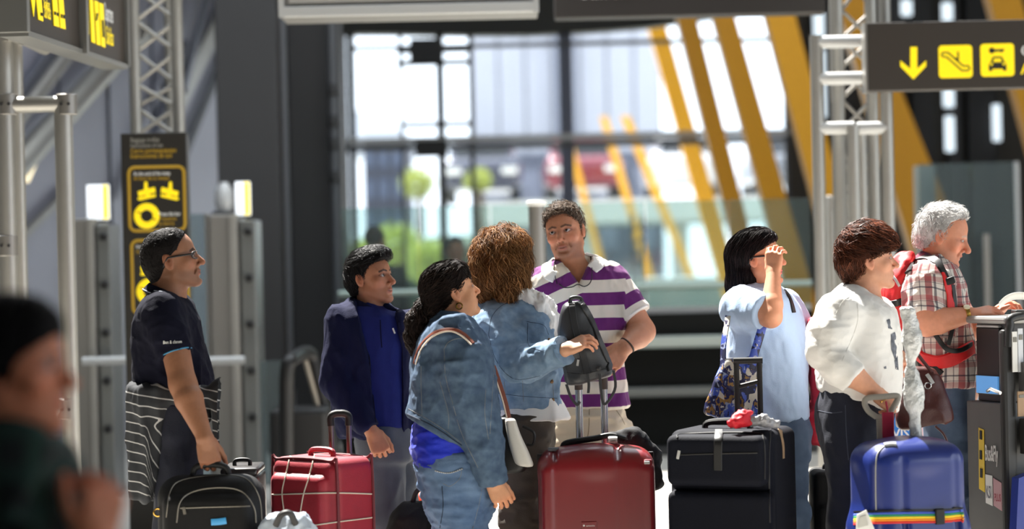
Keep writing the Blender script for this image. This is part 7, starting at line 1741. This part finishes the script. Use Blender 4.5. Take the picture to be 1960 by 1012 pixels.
kbox(-.012, .028, -.012, .05, 0, kt-.05, m_kd, 'corner_post', bev=.015); kbox(-.012, LL, .0, .75, kt-.03, kt, mat('kiosk_top', srgb(150, 150, 148), .4, .3), 'worktop', bev=.012)
pts = [K0+rf*.01+V3([0, 0, kt-.12])-lf*.012, K0+rf*.02+V3([0, 0, kt-.04])-lf*.012, K0+rf*.06+V3([0, 0, kt+.0])-lf*.012, K0+rf*.4+V3([0, 0, kt+.012])-lf*.012]
MB().tube(bez(pts, 20), .018, 10).build('curved_frame', m_kd, ki, True)
# screen on the side
zA, zB = KL(1898, 756)[2], KL(1898, 628)[2]
kbox(.05, LL-.06, .012, .03, zA, zB, m_black, 'screen', bev=.004)
kbox(.055, LL-.065, .004, .0125, zA+.005, zA+.075, mat('screen_glow', srgb(90, 150, 210), .3, emit=.6), 'screen_glow', bev=0); kbox(.05, LL-.06, .010, .03, zB+.002, kt-.035, mat('kiosk_pale', srgb(180, 180, 178), .5), 'header_panel')
pts = [KL(1890, 748, .03), KL(1896, 744, .05), KL(1915, 752, .04)]
MB().tube(pts, .007, 8).build('lock_bar', m_chrome, ki, True)
uu = -lf
def ktext(t, x0, y0, x1, h, m, bold=.0):
    a, b = KL(x0, y0), KL(x1, y0); w = (b-a)@uu; text_on('lettering', t, a+ln_*.004, uu, ZU, h, m, ki, width=w, bold=bold)
def kplate(pts, m, nm='sticker', lift=.002): return MB().prism([KL(x, y)+ln_*.001 for x, y in pts], ln_, lift).build(nm, m, ki)
ktext('Bus&Fly', 1887, 880, 1912, .062, m_white, .02)
kplate([(1874, 818), (1884, 822), (1886, 942), (1875, 935)], mat('sticker_yellow', srgb(228, 196, 70), .6)); kplate([(1887, 907), (1900, 910), (1901, 968), (1888, 962)], m_white); kplate([(1902, 914), (1918, 924), (1919, 978), (1903, 967)], mat('sticker_pink', srgb(190, 150, 156), .6))
for (x, y) in ((1879, 832), (1879, 870), (1880, 905)): kplate([(x-2, y-9), (x+2, y-8), (x+2, y+9), (x-2, y+8)], m_ink, 'sticker_symbol', .005)
ktext('KSI', 1889, 952, 1899, .05, mat('sticker_ink', srgb(110, 110, 120), .6), .01)
ktext('PLUS', 1905, 958, 1917, .03, mat('sticker_wine', srgb(150, 30, 60), .6), .01)
# brochure racks on the front
def KF(px, py, off=0.):
    n = -lf; r = RAY(px, py); p0 = K0+n*off; t = ((p0-CAM)@n)/(r@n); return CAM+t*r
for y0, y1, m_ in ((692, 748, m_kg), (800, 868, mat('rack_dark', srgb(66, 64, 60), .4, .3)), (905, 1000, m_kg)):
    za, zb2 = KF(1945, y1)[2], KF(1945, y0)[2]; kbox(-.06, -.012, .055, .6, za, zb2, m_, 'brochure_rack')
def leaflet(x0, x1, y0, y1, col, label):
    a, b = KF(x0, y1, .03), KF(x1, y0, .03); w = (b-a)@rf
    bz = thing('leaflet', label, 'leaflet', tuple(a), 'leaflets in the kiosk racks')
    MB().box((a+b)/2, (abs(w), .006, b[2]-a[2]), [rf, lf, ZU], bev=.001).build('sheet', mat('leaflet_%d' % len(MATS), col, .6), bz)
    MB().box((a+b)/2-lf*.004+V3([0, 0, (b[2]-a[2])*.3]), (abs(w)*.7, .002, (b[2]-a[2])*.12), [rf, lf, ZU]).build('printed_band', m_grey, bz)
leaflet(1938, 1946, 634, 712, srgb(236, 236, 232), 'narrow white leaflet beside the corner post in the top kiosk rack'); leaflet(1949, 1957, 628, 712, srgb(222, 226, 232), 'taller bluish white leaflet in the top kiosk rack')
leaflet(1948, 1962, 748, 797, srgb(170, 140, 110), 'brown picture leaflet in the middle kiosk rack')
blue_box = MB().prism([KF(1950, 915, .11), KF(1975, 905, .11), KF(1990, 1040, .11), KF(1944, 1040, .11)], lf, .045).build('blue_holder', mat('blue_acrylic', srgb(40, 60, 150), .3), ki)
# papers on the worktop
pa = bez([P(1912, 578, 9.99), P(1925, 566, 9.98), P(1945, 559, 9.97), P(1975, 562, 9.96), P(2000, 576, 9.95)], 16)
V = []; F = []
for i, p in enumerate(pa): V += [p, p+V3([.012, .06, -.030])]
F = [(2*i, 2*i+2, 2*i+3, 2*i+1) for i in range(len(pa)-1)]
sh_ = mkobj('curled_paper', np.array(V), F, mat('paper_white', srgb(240, 240, 236), .7, translucent=.2), None); md = sh_.modifiers.new('thickness', 'SOLIDIFY'); md.thickness = .0015; tag(sh_, 'curled white paper sheet in the plaid man\'s hands above the kiosk', 'paper')
q = P(1955, 598, 9.97); MB_ = MB().box(V3([q[0]+.06, 10.08, kt+.012]), (.14, .1, .02), bev=.004).build('booklet', m_black, None); tag(MB_, 'black booklet lying on the kiosk worktop', 'booklet')
# boxes and bar behind, left of the kiosk
bx_ = thing('ticket_counter', 'pale blue-striped counter behind the kiosk', 'counter', tuple(P(1850, 900, 11.2)*[1, 1, 0]))
x0_, x1_ = P(1838, 900, 11.2)[0], P(1950, 900, 11.2)[0]; z_ = [P(1855, y, 11.2)[2] for y in (1000, 858, 842, 800, 770, 742)]
MB().box(((x0_+x1_)/2, 11.4, z_[1]/2), (x1_-x0_, .4, z_[1]), bev=.01).build('base', mat('counter_white', srgb(228, 228, 224), .5), bx_)
MB().box(((x0_+x1_)/2, 11.36, (z_[2]+z_[3])/2), (x1_-x0_+.02, .34, z_[3]-z_[2]+.03), bev=.01).build('blue_band', mat('counter_blue', srgb(70, 100, 156), .5), bx_)
MB().box(((x0_+x1_)/2, 11.36, (z_[3]+z_[5])/2), (x1_-x0_-.02, .3, z_[5]-z_[3]), bev=.01).build('top_unit', mat('counter_pale', srgb(170, 184, 196), .5), bx_)
tr_ = thing('luggage_trolley', 'trolley push bar with a black end knob beside the kiosk', 'trolley', tuple(P(1835, 900, 10.75)*[1, 1, 0]))
MB().tube(bez([P(1800, 748, 10.75), P(1820, 742, 10.75), P(1862, 743, 10.75)], 12), .008, 8).build('push_bar', m_lightmetal, tr_, True); MB().lathe(P(1868, 745, 10.75), [(.012, -.02), (.018, -.01), (.018, .01), (.012, .02)], 12, [[0, 1, 0], [0, 0, 1], [1, 0, 0]]).build('knob', m_rubber, tr_, True)
for px in (1803, 1860): q = P(px, 746, 10.75); MB().tube([q, V3([q[0], q[1], .04])], .009, 8).build('upright', m_chrome, tr_, True)
q0, q1 = P(1800, 900, 10.75), P(1862, 900, 10.75); MB().box(((q0[0]+q1[0])/2, 10.75, .1), (q1[0]-q0[0], .05, .03)).build('base_frame', m_chrome, tr_)
for q in (q0, q1): MB().lathe((q[0], 10.75, .04), [(.03, -.012), (.04, -.006), (.04, .006), (.03, .012)], 14, [[0, 1, 0], [0, 0, 1], [1, 0, 0]]).build('wheel', m_rubber, tr_, True)
# blue poster panel behind the cases
pz0, pz1 = P(1750, 870, 11.0), P(1750, 790, 11.0); x0_, x1_ = P(1700, 830, 11)[0], P(1797, 830, 11)[0]
bpnl = thing('poster_stand', 'blue poster panel on a foot behind the blue suitcase', 'poster', ((x0_+x1_)/2, 11.0, 0))
MB().box(((x0_+x1_)/2, 11.0, (pz0[2]+pz1[2])/2), (x1_-x0_, .03, pz1[2]-pz0[2]), bev=.004).build('panel', mat('poster_blue', srgb(50, 130, 210), .5), bpnl); MB().box(((x0_+x1_)/2, 11.0, pz0[2]/2), (.05, .04, pz0[2])).build('post', m_dark, bpnl); MB().box(((x0_+x1_)/2, 11.0, .012), (.3, .2, .024), bev=.006).build('foot', m_dark, bpnl)
q = P(1708, 838, 10.98); text_on('lettering', 'VIS', q, XU, ZU, .040, m_white, bpnl, bold=.02)
q = P(1768, 826, 10.975); MB().box(q, (.07, .006, .05), bev=.002).build('printed_patch', mat('poster_pink', srgb(230, 200, 205), .6), bpnl)
